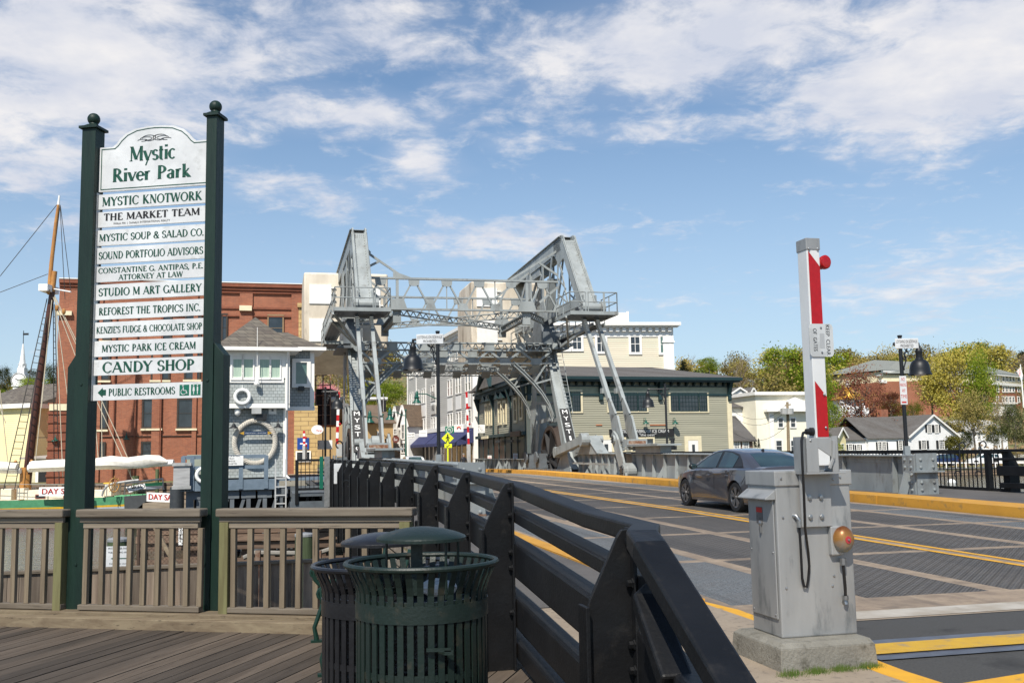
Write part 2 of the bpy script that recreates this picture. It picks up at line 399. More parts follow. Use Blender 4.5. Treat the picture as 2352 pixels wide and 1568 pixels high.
# ================================================================ materials used widely
STEEL = mat('bridge_grey_paint', (.30, .325, .325), .5, .0, (.22, .24, .24), 1.3, 1, .08, 14, stretch=(1, 1, .45), col3=(.17, .17, .16), ns3=2.2)
STEEL_D = mat('bridge_grey_dull', (.13, .15, .165), .55, 0, (.09, .10, .11), 2, 1, .1, 10)
RUST = mat('rusted_steel', (.16, .06, .025), .85, 0, (.30, .22, .16), 6, 1, .3, 30, lo=.4, hi=.6)
BLACK = mat('black_rail_paint', (.0055, .0058, .0066), .52, 0, (.0105, .0108, .012), 2.5, 1, .15, 40, spec=.35, col3=(.020, .0185, .0175), ns3=7)
LAMPBLK = mat('lamp_black', (.014, .015, .017), .45, 0, None, 4)
GALV = mat('galvanised_sheet', (.44, .44, .425), .5, .25, (.29, .29, .285), 2.2, 1, .1, 9, stretch=(1, 1, .35), lo=.35, hi=.72, col3=(.20, .21, .21), ns3=5)
WHITE = mat('white_paint', (.80, .80, .78), .5, 0, (.72, .72, .70), 3)
OFFW = mat('sign_white', (.86, .86, .84), .45, 0, (.68, .68, .67), 2.5, 1, 0, col3=(.62, .62, .6), ns3=9)
GREENLET = mat('letter_green', (.006, .085, .05), .5, 0, None)
DGREEN = mat('dark_green_post', (.010, .032, .021), .5, 0, (.006, .020, .014), 9, 1, .25, 30, stretch=(1, 1, .15), spec=.4)
CONC = mat('tan_concrete', (.42, .335, .24), .85, 0, (.33, .26, .19), 1.5, 1, .35, 45, det=6, col3=(.17, .14, .11), ns3=14)
CONCG = mat('grey_concrete', (.32, .30, .25), .9, 0, (.22, .205, .17), 3, 1, .6, 40, det=6, col3=(.14, .13, .10), ns3=11)
CW = mat('counterweight_concrete', (.70, .63, .52), .85, 0, (.44, .38, .30), .6, 1, .2, 8, det=7, stretch=(1, 1, .3), col3=(.26, .215, .165), ns3=1.1)
YELK = mat('yellow_kerb_paint', (.72, .36, .045), .7, 0, (.62, .30, .04), 1.2, 1, .2, 30, col3=(.34, .21, .08), ns3=2.6)
ASPH = mat('asphalt', (.065, .062, .058), .9, 0, (.10, .095, .085), 60, .8, .5, 120, det=2, col3=(.035, .033, .03), ns3=1.1)
ASPH2 = mat('old_asphalt', (.11, .105, .10), .9, 0, (.16, .15, .14), 3, 1, .2, 90)
WOODGREY = woodmat('weathered_wood_x', (.31, .262, .20), (.18, .145, .108), 0)
WOODGREY_Z = woodmat('weathered_wood_z', (.37, .295, .20), (.20, .155, .105), 2)
WOODBROWN = woodmat('fresher_wood_x', (.30, .24, .155), (.17, .125, .08), 0, var=.2)
WOODNEW = woodmat('green_treated_wood', (.25, .24, .11), (.15, .13, .06), 2, var=.1)
DECKM = woodmat('deck_boards', (.145, .115, .088), (.082, .064, .048), 1, .8, var=.40, dark=(.02, .016, .014))
TIMBER = woodmat('fender_timber', (.20, .14, .10), (.09, .06, .045), 0, .6, var=.4)
DARKIRON = mat('dark_iron', (.03, .034, .04), .5, .2, (.05, .055, .06), 3)
CHROME = mat('bolt_steel', (.45, .45, .44), .35, .8, (.3, .3, .3), 8)
REDTAPE = mat('red_reflective', (.50, .006, .010), .35, 0, (.42, .005, .008), 30)
ROOFM = brickmat('asphalt_shingles', (.13, .125, .12), (.095, .088, .085), (.05, .047, .045), 1, .35, .16, .012, .95)
WIN = glassmat('window_glass', (.014, .018, .022), .05)
WIN2 = glassmat('window_glass_green', (.03, .075, .07), .08, (.09, .16, .14))
GOLD = mat('gold_paint', (.75, .42, .06), .3, .5)
ROPE = mat('braided_rope', (.60, .56, .49), .9, 0, (.36, .33, .28), 30, 1, .6, 60)
PLASTW = mat('white_plastic', (.82, .82, .80), .4, 0, (.74, .74, .72), 6)
STONE = brickmat('sea_wall_stone', (.30, .22, .15), (.16, .12, .09), (.05, .04, .03), 1, .9, .32, .05, .95)
SIGNGREEN = mat('sign_green', (.005, .17, .10), .5, 0, None)
SIGNYEL = mat('fluorescent_yellow', (.72, .80, .02), .5, 0, (.66, .75, .02), 3)
BLKLET = mat('black_lettering', (.015, .015, .016), .6, 0, None)
REDLET = mat('red_lettering', (.62, .03, .02), .6, 0, None)
SLATE = mat('blue_grey_boards', (.14, .185, .235), .6, 0, (.10, .14, .18), 4, 1, .2, 20)

# ================================================================ setting
def slope_h(x, y):
    r = math.hypot(x, y)
    base = -.0
    right = max(0, min(1, (x - 8 + (y - 75) * .02) / 25))
    shore = -.0 - 1.72 * right * max(0, min(1, (y - 100) / 20)) if y < 190 else -1.72 * right * max(0, 1 - (y - 190) / 40)
    hh = 0
    if y > 150:
        k = max(0, min(1, (y - 150) / 230)); k = k * k * (3 - 2 * k)
        amp = 22 + 6 * noise.noise(Vector((x * .008, y * .008, 3))) + (10 if -110 < x < 0 else 0)
        hh = amp * k
    return shore + hh + (0 if y < 150 else 1.2 * noise.noise(Vector((x * .03, y * .03, 0))) * min(1, (y - 150) / 60))
def shore_y(x):                      # far bank line
    P = [(-400, 85), (-45, 64), (-14, 68), (3, 72), (20, 78), (24, 100), (34, 128), (120, 140), (500, 190)]
    for (a, b), (c, d) in zip(P, P[1:]):
        if x <= c: return b + (d - b) * (x - a) / (c - a)
    return 190
xs = [-600 + 1200 * i / 90 for i in range(91)] + [-45, -14, 3, 20, 22, 24, 27, 34]; xs = sorted(set(xs))
m = M(); nx = len(xs); rows = [0, .5, 3, 8, 16, 26, 40, 55, 75, 100, 130, 165, 200, 240, 290, 350, 450, 700, 1200, 2500]
for r in rows:
    for x in xs:
        y = shore_y(x) + r; z = slope_h(x, y) if y < 700 else slope_h(x, 700)
        m.v.append(Vector((x * (1 + r / 900), y, z)))
for j in range(len(rows) - 1):
    for i in range(nx - 1):
        a = j * nx + i; m.face(a, a + 1, a + nx + 1, a + nx)
GRASS = mat('park_grass', (.10, .13, .035), .95, 0, (.17, .14, .07), .12, 1, .2, 5, det=8)
g = setting(m.build('ground', GRASS, smooth=True))
# sea wall of the far bank
m = M()
for a, b in zip(xs, xs[1:]):
    y0, y1 = shore_y(a), shore_y(b); z0, z1 = slope_h(a, y0) + .02, slope_h(b, y1) + .02
    m.poly([(a, y0, -4), (b, y1, -4), (b, y1, z1 + .0), (a, y0, z0 + .0)]); m.poly([(a, y0, z0), (b, y1, z1), (b, y1 + .5, z1), (a, y0 + .5, z0)])
o = solo(m, 'sea_wall', STONE, 'low rough stone sea wall along the far river bank', 'wall')
# far bank pavement
m = M(); N_ = 24
for i in range(N_):
    x0, x1 = 26 + i * 9, 26 + (i + 1) * 9
    p = [(x0, shore_y(x0) + 3), (x1, shore_y(x1) + 3), (x1, shore_y(x1) + 9), (x0, shore_y(x0) + 9)]
    m.poly([(a, b, slope_h(a, b) + .12) for a, b in p])
setting(m.build('river_street', ASPH2))
# water
wm = bpy.data.materials.new('river_water'); wm.use_nodes = True; t, p = nodes(wm)
p.inputs['Base Color'].default_value = (.055, .055, .032, 1); p.inputs['Roughness'].default_value = .09; p.inputs['IOR'].default_value = 1.33
vec = t.add('ShaderNodeTexCoord').outputs['Object']
bp = t.add('ShaderNodeBump'); bp.inputs['Strength'].default_value = .55; bp.inputs['Distance'].default_value = .12
t.put(bp.inputs['Height'], t.math('ADD', t.noise(t.vm('MULTIPLY', vec, (1, 1.8, 1)), 1.1, 4, .6, .4), t.math('MULTIPLY', t.noise(vec, 5.5, 3), .35)))
t.put(p.inputs['Normal'], bp.outputs[0])
WATER = -2.4
m = M(); m.poly([(-900, 8.5, WATER), (900, 8.5, WATER), (900, 230, WATER), (-900, 230, WATER)])
setting(m.build('water', wm))
# near bank (land under the viewer)
m = M(); m.box(-60, -60, -4, 60, 8.0, -.14); setting(m.build('near_bank', CONCG))

# ---- boardwalk deck: planks laid diagonally
DD = Vector((.26, .965, 0)).normalized(); DN = Vector((DD.y, -DD.x, 0))
FA, FB = onZ(-400, 1392), onZ(760, 1411)          # foot line of the railing on the deck
fu = (FB - FA).normalized(); fn = Vector((-fu.y, fu.x, 0))
def clipped(a):     # where a plank axis meets the railing line
    d = (FA + fn * .12 - a); den_ = DD.x * fn.x + DD.y * fn.y
    return (d.x * fn.x + d.y * fn.y) / den_
m = M()
RL = lambda s: B(s, 1.93, 0)
random.seed(3)
for i in range(-74, 30):
    c = DN * (i * .142); w_ = .132
    ends = []
    for off in (-w_ / 2, w_ / 2):
        a = c + DN * off; k1 = clipped(a)
        # stop at the black barrier line (t = 1.93)
        tt = lambda k: (a + DD * k).x * CH + (a + DD * k).y * SH
        kb = (1.95 - a.x * CH - a.y * SH) / (DD.x * CH + DD.y * SH)
        ends.append((a + DD * -6, a + DD * min(k1, kb)))
    (a0, a1), (b0, b1) = ends
    if (a1 - a0).dot(DD) < .2 or (b1 - b0).dot(DD) < .2: continue
    z = random.uniform(-.003, .002); q = [a0, b0, b1, a1]
    m.prism([Vector((v.x, v.y, z - .04)) for v in q], (0, 0, .04))
# the planks' own frame so that the grain follows them
dk = M(); ang = math.atan2(DD.y, DD.x) - math.pi / 2
inv = Matrix.Rotation(-ang, 4, 'Z'); m.v = [inv @ v for v in m.v]
o = m.build('boardwalk', DECKM); o.rotation_euler = (0, 0, ang); setting(o)
m = M(); m.poly([(-14, -8, -.06), (2.5, -8, -.06), B(9.7, 1.93, -.06), FA + fn * .12 + Vector((-3, 0, -.06)) - fu * 0])
setting(m.build('boardwalk_underlay', BLKLET))

# ---- carriageway (bridge frame: local x = t, y = s)
def strip(name, mt, t0, t1, s0, s1, dz=0., n=None, kind=True, zf=zdk):
    n = n or max(1, int((s1 - s0) / 3)); m = M()
    for i in range(n):
        a, b = s0 + (s1 - s0) * i / n, s0 + (s1 - s0) * (i + 1) / n
        m.poly([(t0, a, zf(a) + dz), (t1, a, zf(a) + dz), (t1, b, zf(b) + dz), (t0, b, zf(b) + dz)])
    o = m.build(name, mt); o.rotation_euler = (0, 0, HEAD)
    return setting(o) if kind else o
def solidstrip(m, t0, t1, s0, s1, h0, h1, n=None):
    n = n or max(1, int((s1 - s0) / 4))
    for i in range(n):
        a, b = s0 + (s1 - s0) * i / n, s0 + (s1 - s0) * (i + 1) / n; za, zb = zdk(a), zdk(b)
        m.hexa([(t0, a, za + h0), (t1, a, za + h0), (t1, b, zb + h0), (t0, b, zb + h0), (t0, a, za + h1), (t1, a, za + h1), (t1, b, zb + h1), (t0, b, zb + h1)])
    return m
def inB(m, name, mt, parent=None, **k):
    o = m.build(name, mt, parent, local=True, **k)
    if parent is None: o.rotation_euler = (0, 0, HEAD)
    return o
# grating deck material: tan filled strips on a grid, reticulated steel between
gm = bpy.data.materials.new('steel_grating_deck'); gm.use_nodes = True; t, p = nodes(gm)
vec = t.add('ShaderNodeTexCoord').outputs['Object']; gx, gy, gz = t.sep(vec)
wob = t.math('MULTIPLY', t.math('SUBTRACT', t.noise(vec, 2.2, 3), .5), .05)
def band(v, c, hw):
    return t.math('LESS_THAN', t.math('ABSOLUTE', t.math('SUBTRACT', t.math('ADD', v, wob), c)), hw)
tan_ = None
for c in (4.3, 5.78, 7.5, 11.05, 12.75, 14.15):
    b = band(gx, c, .125); tan_ = b if tan_ is None else t.math('MAXIMUM', tan_, b)
tan_ = t.math('MAXIMUM', tan_, band(gx, 9.3, .16))
ph = t.math('PINGPONG', t.math('ADD', t.math('SUBTRACT', gy, 9.1), wob), 3.66 / 2)
tan_ = t.math('MAXIMUM', tan_, t.math('LESS_THAN', ph, .11))
tan_ = t.math('MAXIMUM', tan_, t.math('LESS_THAN', gy, 9.3))
zig = t.math('MULTIPLY', t.math('SINE', t.math('MULTIPLY', gy, 75)), .22)
dg = t.math('FRACT', t.math('ADD', t.math('MULTIPLY', t.math('SUBTRACT', gx, gy), 6.6), zig))
ln = t.math('LESS_THAN', dg, .17)
cell = t.math('MULTIPLY', t.math('SINE', t.math('MULTIPLY', gx, 118)), t.math('SINE', t.math('MULTIPLY', gy, 118)))
edge = t.math('MAXIMUM', t.math('LESS_THAN', gx, 5.78), t.math('GREATER_THAN', gx, 12.75))
wear = t.noise(vec, 1.4, 5, .65); fine_ = t.noise(vec, 55, 3, .7)
gc = t.mix(t.ramp(cell, -.4, .5), (.047, .043, .040), (.135, .12, .10))
gc = t.mix(t.math('MULTIPLY', edge, .8), gc, t.mix(t.ramp(fine_, .4, .62), (.09, .10, .105), (.29, .315, .32)))
gc = t.mix(t.math('MULTIPLY', ln, t.ramp(wear, .3, .7, .45, .95)), gc, (.23, .22, .215))
gc = t.mix(t.ramp(wear, .35, .75, 0, .35), gc, (.16, .13, .10))
gc = t.mix(tan_, gc, t.mix(t.ramp(t.noise(vec, 3.2, 6, .7), .35, .68), (.44, .33, .225), (.25, .185, .13)))
trk = t.noise(t.vm('MULTIPLY', vec, (1.5, .035, 1)), 1.3, 3, .6); gc = t.mix(t.ramp(trk, .48, .66, 0, .5), gc, (.06, .053, .047))
gc = t.mix(t.ramp(t.noise(vec, .55, 6, .75), .60, .72, 0, .55), gc, (.05, .042, .036)); gc = t.mix(t.ramp(t.noise(vec, 8, 5, .8), .62, .70, 0, .5), gc, (.33, .27, .20))
t.put(p.inputs['Base Color'], gc); p.inputs['Roughness'].default_value = .75
bp = t.add('ShaderNodeBump'); bp.inputs['Strength'].default_value = .5; bp.inputs['Distance'].default_value = .02
t.put(bp.inputs['Height'], t.math('ADD', t.math('MULTIPLY', cell, t.math('SUBTRACT', 1, tan_)), t.math('MULTIPLY', fine_, .6))); t.put(p.inputs['Normal'], bp.outputs[0])
strip('road_grating', gm, 4.15, 14.3, 8.62, 68, n=24)
strip('road_far', ASPH2, 4.15, 14.3, 68, 230, n=20)
strip('road_near', ASPH, 3.6, 40, -30, 8.17, n=1)
strip('road_joint_concrete', CONC, 4.3, 16, 8.17, 8.62, .004, n=1)
SLW = mat('worn_white_line', (.58, .53, .45), .8, 0, (.42, .36, .28), 2, 1, .1, 40, col3=(.30, .25, .19), ns3=1.3)
strip('stop_line', SLW, 4.45, 8.3, 8.22, 8.58, .008, n=1)
JS = mat('joint_steel', (.16, .17, .20), .4, .4, (.10, .10, .12), 5)
strip('road_joint_steel', JS, 4.3, 16, 6.62, 7.3, .012, n=1)
YB = mat('yellow_tread_plate', (.80, .47, .03), .6, 0, (.70, .40, .04), 6, 1, .7, 90, col3=(.40, .32, .2), ns3=3)
strip('road_joint_yellow', YB, 4.32, 16, 6.78, 7.13, .020, n=1)
YL = mat('yellow_line', (.86, .44, .02), .7, 0, (.78, .38, .03), 5, 1, .1, 50, col3=(.3, .2, .1), ns3=4)
strip('centre_line_left', YL, 9.09, 9.20, 9.0, 190, .006, n=70)
strip('centre_line_right', YL, 9.38, 9.49, 9.0, 190, .006, n=70)
# left pavement: sidewalk beyond the barrier
SWK = mat('sidewalk_plate', (.15, .135, .12), .8, 0, (.11, .10, .09), .7, 1, .15, 80)
strip('left_sidewalk', SWK, 1.97, 4.06, 9.75, 66, .006, n=20)
# patchy tan pavement near the gate
strip('near_sidewalk', CONC, 1.97, 4.2, -12, 9.72, .004, n=1)
m = M(); solidstrip(m, 4.02, 4.27, 9.6, 66, -.05, .03, 20); inB(m, 'left_kerb', YELK).update_tag(); setting(bpy.data.objects['left_kerb'])
m = M()
kp = [(9.65, 4.15), (9.0, 4.25), (8.4, 4.22), (7.9, 4.18), (7.4, 4.18), (6.9, 4.16), (6.2, 4.12), (5.6, 4.14), (5.3, 4.5), (5.2, 7)]
for (s0, t0), (s1, t1) in zip(kp, kp[1:]):
    m.hexa([(t0 - .1, s0, -.05), (t1 - .1, s1, -.05), (t1 + .1, s1, -.05), (t0 + .1, s0, -.05), (t0 - .1, s0, .022), (t1 - .1, s1, .022), (t1 + .1, s1, .022), (t0 + .1, s0, .022)])
setting(inB(m, 'near_kerb_edge', YL))
# foreground triangle of yellow tactile edge and grass tuft strip
m = M(); m.poly([(3.2, 5.6, .010), (5.4, 6.05, .010), (5.4, 5.0, .010), (2.9, 5.0, .010)]); setting(inB(m, 'tactile_strip', YL))
# right kerb and walkways
m = M(); solidstrip(m, 14.35, 15.25, 21.9, 70, -.1, .2, 16); solidstrip(m, 14.35, 15.25, 3, 21.86, -.1, .2, 8)
setting(inB(m, 'right_kerb', YELK))
strip('right_walkway', SWK, 15.25, 18.7, 2, 72, .17, n=24)
m = M(); solidstrip(m, 15.2, 18.72, 2, 72, -.35, .165, 18); solidstrip(m, 2.0, 4.2, 9.8, 66, -.35, -.06, 14)
solidstrip(m, 4.2, 14.4, 9.0, 66, -.8, -.05, 14)
setting(inB(m, 'bridge_substructure', STEEL_D))
m = M(); m.hexa([(-2, 66, -4), (18.7, 66, -4), (18.7, 72, -4), (-2, 72, -4), (-2, 66, .2), (18.7, 66, .2), (18.7, 72, .1), (-2, 72, .1)]); m.box(14, 2, -4, 18.6, 9.5, .1)
setting(inB(m, 'abutment', CONCG))
# far street pavements
strip('far_sidewalk_right', CONC, 14.35, 17.6, 70, 200, .12, n=8)
strip('far_sidewalk_left', CONC, 1.0, 4.2, 68, 200, .10, n=8)
strip('crossing_stripes', WHITE, 5, 13.5, 84, 86, .02, n=1)

# unseen thin cloud, added above and behind the viewer to dim the near sunlight
cmx = bpy.data.materials.new('thin_shade_cloud'); cmx.use_nodes = True; t, p = nodes(cmx)
tr = t.add('ShaderNodeBsdfTransparent'); tr.inputs[0].default_value = (1, 1, 1, 1); mx = t.add('ShaderNodeMixShader')
p.inputs['Base Color'].default_value = (.9, .9, .92, 1); p.inputs['Roughness'].default_value = 1
mx.inputs[0].default_value = .22; t.l.new(tr.outputs[0], mx.inputs[1]); t.l.new(p.outputs[0], mx.inputs[2])
t.l.new(mx.outputs[0], t.n['Material Output'].inputs[0])
CC = B(11, 4.5, 0) + sd * 420
m = M(); random.seed(5)
m.ball(CC, 1, 40, 16, (34, 27, 5))
for v in m.v:
    k = 1 + .18 * noise.noise(Vector(v - CC) * .06) ; d = v - CC; v.x, v.y = CC.x + d.x * k, CC.y + d.y * k
setting(m.build('unseen_shade_cloud', cmx, smooth=True))
# ================================================================ bascule bridge
br = thing('drawbridge', 'grey riveted steel drawbridge with twin balance beams, concrete counterweights and plate girders', 'bridge', tuple(B(56, 10.2, .3)), HEAD)
def MB(): return M(BM)
def lattice(m, p, q, dv, n, w=.09, wd=.05, f=.16):
    p, q, dv = Vector(p), Vector(q), Vector(dv); up = dv.normalized()
    m.beam(p, q, f, w, up); m.beam(p + dv, q + dv, f, w, up)
    for i in range(n):
        a, b = p.lerp(q, i / n), p.lerp(q, (i + .5) / n); c = p.lerp(q, (i + 1) / n)
        m.beam(a + dv * .03, b + dv * .97, .03, wd, up); m.beam(b + dv * .97, c + dv * .03, .03, wd, up)
def rivets(m, p, q, nrm, step=.16, r=.022):
    p, q = Vector(p), Vector(q); L = (q - p).length; n = max(2, int(L / step)); nn = Vector(nrm).normalized() * r
    for i in range(n + 1):
        c = p.lerp(q, i / n); a = nn.orthogonal().normalized() * r; b = nn.cross(a).normalized() * r
        m.P([c + a, c + b, c - a, c - b, c + nn]); k = len(m.v) - 5
        for x, y in ((0, 1), (1, 2), (2, 3), (3, 0)): m.face(k + x, k + y, k + 4)
def railing(m, pts, h=1.0, r=.028, step=1.4):
    for a, b in zip(pts, pts[1:]):
        a, b = Vector(a), Vector(b); n = max(1, round((b - a).length / step))
        for k in (1, .5): m.tube(a + Vector((0, 0, h * k)), b + Vector((0, 0, h * k)), r, n=6)
        for i in range(n + 1): c = a.lerp(b, i / n); m.tube(c, c + Vector((0, 0, h)), r, n=6)
def gusset(m, c, pts, th=.03):      # plate in the t-z plane
    m.prism([(c[0] + a, c[1] - th / 2, c[2] + b) for a, b in pts], (0, th, 0))
for side, T in ((-1, 4.35), (1, 16.05)):
    hw = .34
    # inclined front box of the balance beam
    m = MB(); a, b = Vector((T, 52.75, 13.35)), Vector((T, 48.9, 8.75)); d = (b - a).normalized(); nf = Vector((0, d.z, -d.y)); nf = nf if nf.y < 0 else -nf
    m.beam(a, b, .58, .08, nf)
    for sg in (-1, 1):
        m.beam(a + Vector((sg * hw, 0, .12)) - nf * .25 - d * .15, b + Vector((sg * hw, 0, 0)) - nf * .25, .07, .78, nf)
        m.beam(a + Vector((sg * hw, 0, 0)) + nf * .10, b + Vector((sg * hw, 0, 0)) + nf * .10, .15, .03, nf)
        rivets(m, a + Vector((sg * .24, 0, 0)) + nf * .045, b + Vector((sg * .24, 0, 0)) + nf * .045, nf, .22, .03)
        rivets(m, a + Vector((sg * .375, 0, 0)) + nf * .0, b + Vector((sg * .375, 0, 0)) + nf * .0, (sg, 0, 0), .2, .03)
    for k in range(3): rivets(m, a + Vector((-.2, 0, 0)) + nf * .05 + d * (.12 + .13 * k), a + Vector((.2, 0, 0)) + nf * .05 + d * (.12 + .13 * k), nf, .08, .025)
    m.prism([(T - hw - .03, 53.3, 13.75), (T - hw - .03, 52.55, 13.55), (T - hw - .03, 52.1, 12.5), (T - hw - .03, 53.6, 12.1), (T - hw - .03, 54.6, 12.9), (T - hw - .03, 54.6, 13.75)], (.04, 0, 0))
    m.prism([(T + hw + .03, 53.3, 13.75), (T + hw + .03, 52.55, 13.55), (T + hw + .03, 52.1, 12.5), (T + hw + .03, 53.6, 12.1), (T + hw + .03, 54.6, 12.9), (T + hw + .03, 54.6, 13.75)], (-.04, 0, 0))
    m.build('balance_beam_front', STEEL, br)
    # side frame of the balance beam: chords, posts, diagonals
    m = MB()
    for sg in (-1, 1):
        x = T + sg * hw
        m.beam((x, 53.0, 13.3), (x, 66.5, 13.05), .06, .85); m.beam((x + sg * .04, 53.2, 13.68), (x + sg * .04, 66.5, 13.45), .16, .04)
        m.beam((x, 49.2, 9.45), (x, 66.5, 9.75), .06, .5)
        rivets(m, (x + sg * .035, 54, 13.55), (x + sg * .035, 66, 13.3), (sg, 0, 0), .25, .035)
    m.beam((T, 53.4, 13.7), (T, 66.5, 13.47), .66, .03); m.build('top_chord', STEEL, br)
    m = MB()
    for sg in (-1, 1):
        x = T + sg * hw
        m.beam((x, 57.2, 9.6), (x, 57.2, 13.2), .06, .3, (0, 1, 0)); m.beam((x, 60.5, 9.6), (x, 60.5, 13.3), .08, 1.0, (0, 1, 0))
        m.beam((x, 54.0, 9.5), (x, 53.9, 12.4), .05, .12, (0, 1, 0)); m.beam((x, 51.9, 9.4), (x, 53.6, 12.4), .05, .1, (0, 1, 0))
        for k in range(3):
            z0 = 9.6 + k * .95; m.beam((x, 53.95, z0), (x, 52.2 + .5 * (k + 1), z0 + .9), .04, .09); m.beam((x, 53.95, z0 + .9), (x, 51.9 + .5 * k, z0), .04, .09)
        m.beam((x, 55.0, 12.9), (x, 56.7, 9.8), .06, .22, (0, 1, 0)); m.beam((x, 57.4, 12.2), (x, 60.0, 10.1), .06, .2, (0, 1, 0)); m.beam((x, 61.0, 12.6), (x, 64.6, 9.9), .06, .3, (0, 1, 0))
        m.prism([(x, 58.9, 9.3), (x, 62.4, 9.3), (x, 61.5, 11.2), (x, 60.0, 11.2)], (sg * .04, 0, 0)); m.prism([(x, 56.2, 9.3), (x, 58.2, 9.3), (x, 57.8, 10.6), (x, 57, 10.6)], (sg * .04, 0, 0))
        for k in range(5): rivets(m, (x + sg * .045, 59.3 + k * .18, 9.5), (x + sg * .045, 60.3 + k * .1, 11), (sg, 0, 0), .14, .03)
    m.beam((T, 55.0, 12.95), (T, 57.0, 12.9), .62, .5); m.beam((T, 56.3, 11.8), (T, 57.0, 9.9), .6, .05, (0, 1, 0)); m.beam((T, 58.0, 12.6), (T, 60, 12.6), .62, .6)
    m.build('side_frame', STEEL, br)
    # pivot drums and gear at the nose
    m = MB()
    m.lathe((T - .62, 48.75, 8.95), [(0, 0), (.34, 0), (.34, .22), (.24, .24), (.24, 1.0), (.34, 1.02), (.34, 1.24), (0, 1.24)], 14, (1, 0, 0))
    for j in range(8): m.tube((T - .68, 48.75 + .26 * math.cos(j * .785), 8.95 + .26 * math.sin(j * .785)), (T - .6, 48.75 + .26 * math.cos(j * .785), 8.95 + .26 * math.sin(j * .785)), .035, n=5)
    m.build('pivot_drum', STEEL, br)
    # counterweight
    m = MB(); Tc = T + (.15 if side < 0 else -.65); w_ = 2.7
    pf = [(64.5, 8.5), (68.6, 7.05), (69.5, 7.6), (69.5, 12.4), (68.6, 13.35 if side < 0 else 13.0), (64.5, 13.35 if side < 0 else 13.0)]
    m.prism([(Tc - w_, s_, z_) for s_, z_ in pf], (2 * w_, 0, 0)); cwt = m.build('counterweight', CW, br, bevel=.12)
    for (za, zb) in ((11.3, 12.55), (8.85, 10.35)):
        for ta, tb in (((-2.35, -.95),) if side < 0 else ((-2.3, -.9),)):
            m = MB(); m.box(Tc + ta, 64.43, za, Tc + tb, 64.55, zb)
            for hz_ in (za + .2, (za + zb) / 2, zb - .25): m.box(Tc + tb - .05, 64.40, hz_, Tc + tb + .28, 64.48, hz_ + .07)
            m.build('hatch', WHITE, cwt)
    m = MB(); m.box(Tc + .8, 64.43, 10.9, Tc + 2.2, 64.55, 12.4); m.box(Tc + 1.9, 64.40, 11.2, Tc + 2.4, 64.48, 11.27); m.build('hatch', WHITE, cwt)
    # tower legs
    m = MB()
    f0, f1 = Vector((T, 57.45, 7.9)), Vector((T, 52.75, .45)); dl = (f1 - f0).normalized(); nl = Vector((0, dl.z, -dl.y)); nl = nl if nl.y < 0 else -nl
    for sg in (-1, 1):
        o_ = Vector((sg * .2, 0, 0)); m.beam(f0 + o_, f1 + o_ * 1.4, .07, .42, nl, w2=.07, h2=.9)
        m.beam(f0 + o_ + nl * .22, f1 + o_ * 1.4 + nl * .45, .16, .03, nl); rivets(m, f0 + o_ * 1.18 + nl * .24, f1 + o_ * 1.5 + nl * .46, nl, .2, .03)
    m.beam(f0 + nl * .1, f1 + nl * .3, .42, .03, nl)
    for k in range(18): c = f0.lerp(f1, .03 + k * .027); m.beam(c + Vector((-.2, 0, 0)) + nl * .16, c + Vector((.2, 0, 0)) + nl * .16, .04, .03, nl)
    m.prism([(T - .34, 52.2, .35), (T - .34, 55.3, .35), (T - .34, 54.4, 1.2), (T - .34, 53.2, 2.1)], (.04, 0, 0)); m.prism([(T + .34, 52.2, .35), (T + .34, 55.3, .35), (T + .34, 54.4, 1.2), (T + .34, 53.2, 2.1)], (.04, 0, 0))
    m.box(T - .6, 51.9, .3, T + .6, 55.4, .42)
    leg = m.build('tower_leg', STEEL, br)
    m = MB(); bo = nl * .47; b0, b1 = f0.lerp(f1, .555) + nl * .42, f0.lerp(f1, .86) + nl * .47
    m.beam(b0, b1, .52, .05, nl); bd = m.build('name_board', BLKLET, leg)
    m = MB(); wrd = 'MYSTIC'; vv = (b0 - b1).normalized()
    for i, ch in enumerate(wrd):
        c = b0.lerp(b1, (i + .5) / 6) + nl * .032; hh = (b1 - b0).length / 6 * .62; ww = .11 if ch == 'I' else .30
        letters(m, ch, c - Vector((ww / 2, 0, 0)) - vv * hh / 2, (1, 0, 0), vv, ww, hh)
    m.build('lettering', WHITE, leg)
    m = MB()
    for sg in (-1, 1):
        x = T + sg * .3
        m.beam((x, 59.6, 8.3), (x, 60.4, .4), .06, .95, (0, 1, 0)); rivets(m, (x + sg * .035, 59.3, 8), (x + sg * .035, 60.05, .6), (sg, 0, 0), .2, .03)
        m.beam((x, 57.2, 5.1), (x, 59.6, 8.0), .05, .14); m.beam((x, 57.3, 7.8), (x, 60.0, 5.0), .05, .14)
        m.beam((x, 59.9, 4.6), (x, 56.6, 4.4), .05, .16); m.beam((x, 58.9, 3.3), (x, 59.8, 1.0), .05, .3, (0, 1, 0)); m.beam((x, 56.3, 3.5), (x, 58.6, 3.4), .05, .22); m.beam((x, 56.5, 4.2), (x, 55.9, 3.3), .05, .16, (0, 1, 0)); m.beam((x, 58.9, 4.5), (x, 58.7, 3.3), .05, .16, (0, 1, 0))
        m.prism([(x, 59.2, 4.7), (x, 60.6, 4.7), (x, 60.6, 3.4), (x, 59.9, 3.1)], (sg * .04, 0, 0))
    m.box(T - .33, 59.5, .3, T + .33, 60.9, 4.5); m.build('rear_leg', STEEL, br)
    # main wheel under the frame and bearing blocks
    m = MB(); m.lathe((T - .28, 56.8, 1.15), [(1.72, 0), (1.95, 0), (1.95, .56), (1.72, .56), (1.72, 0)], 36, (1, 0, 0)); m.build('wheel_rim', mat('rim%d' % side, (.05, .034, .026), .7, .2), br)
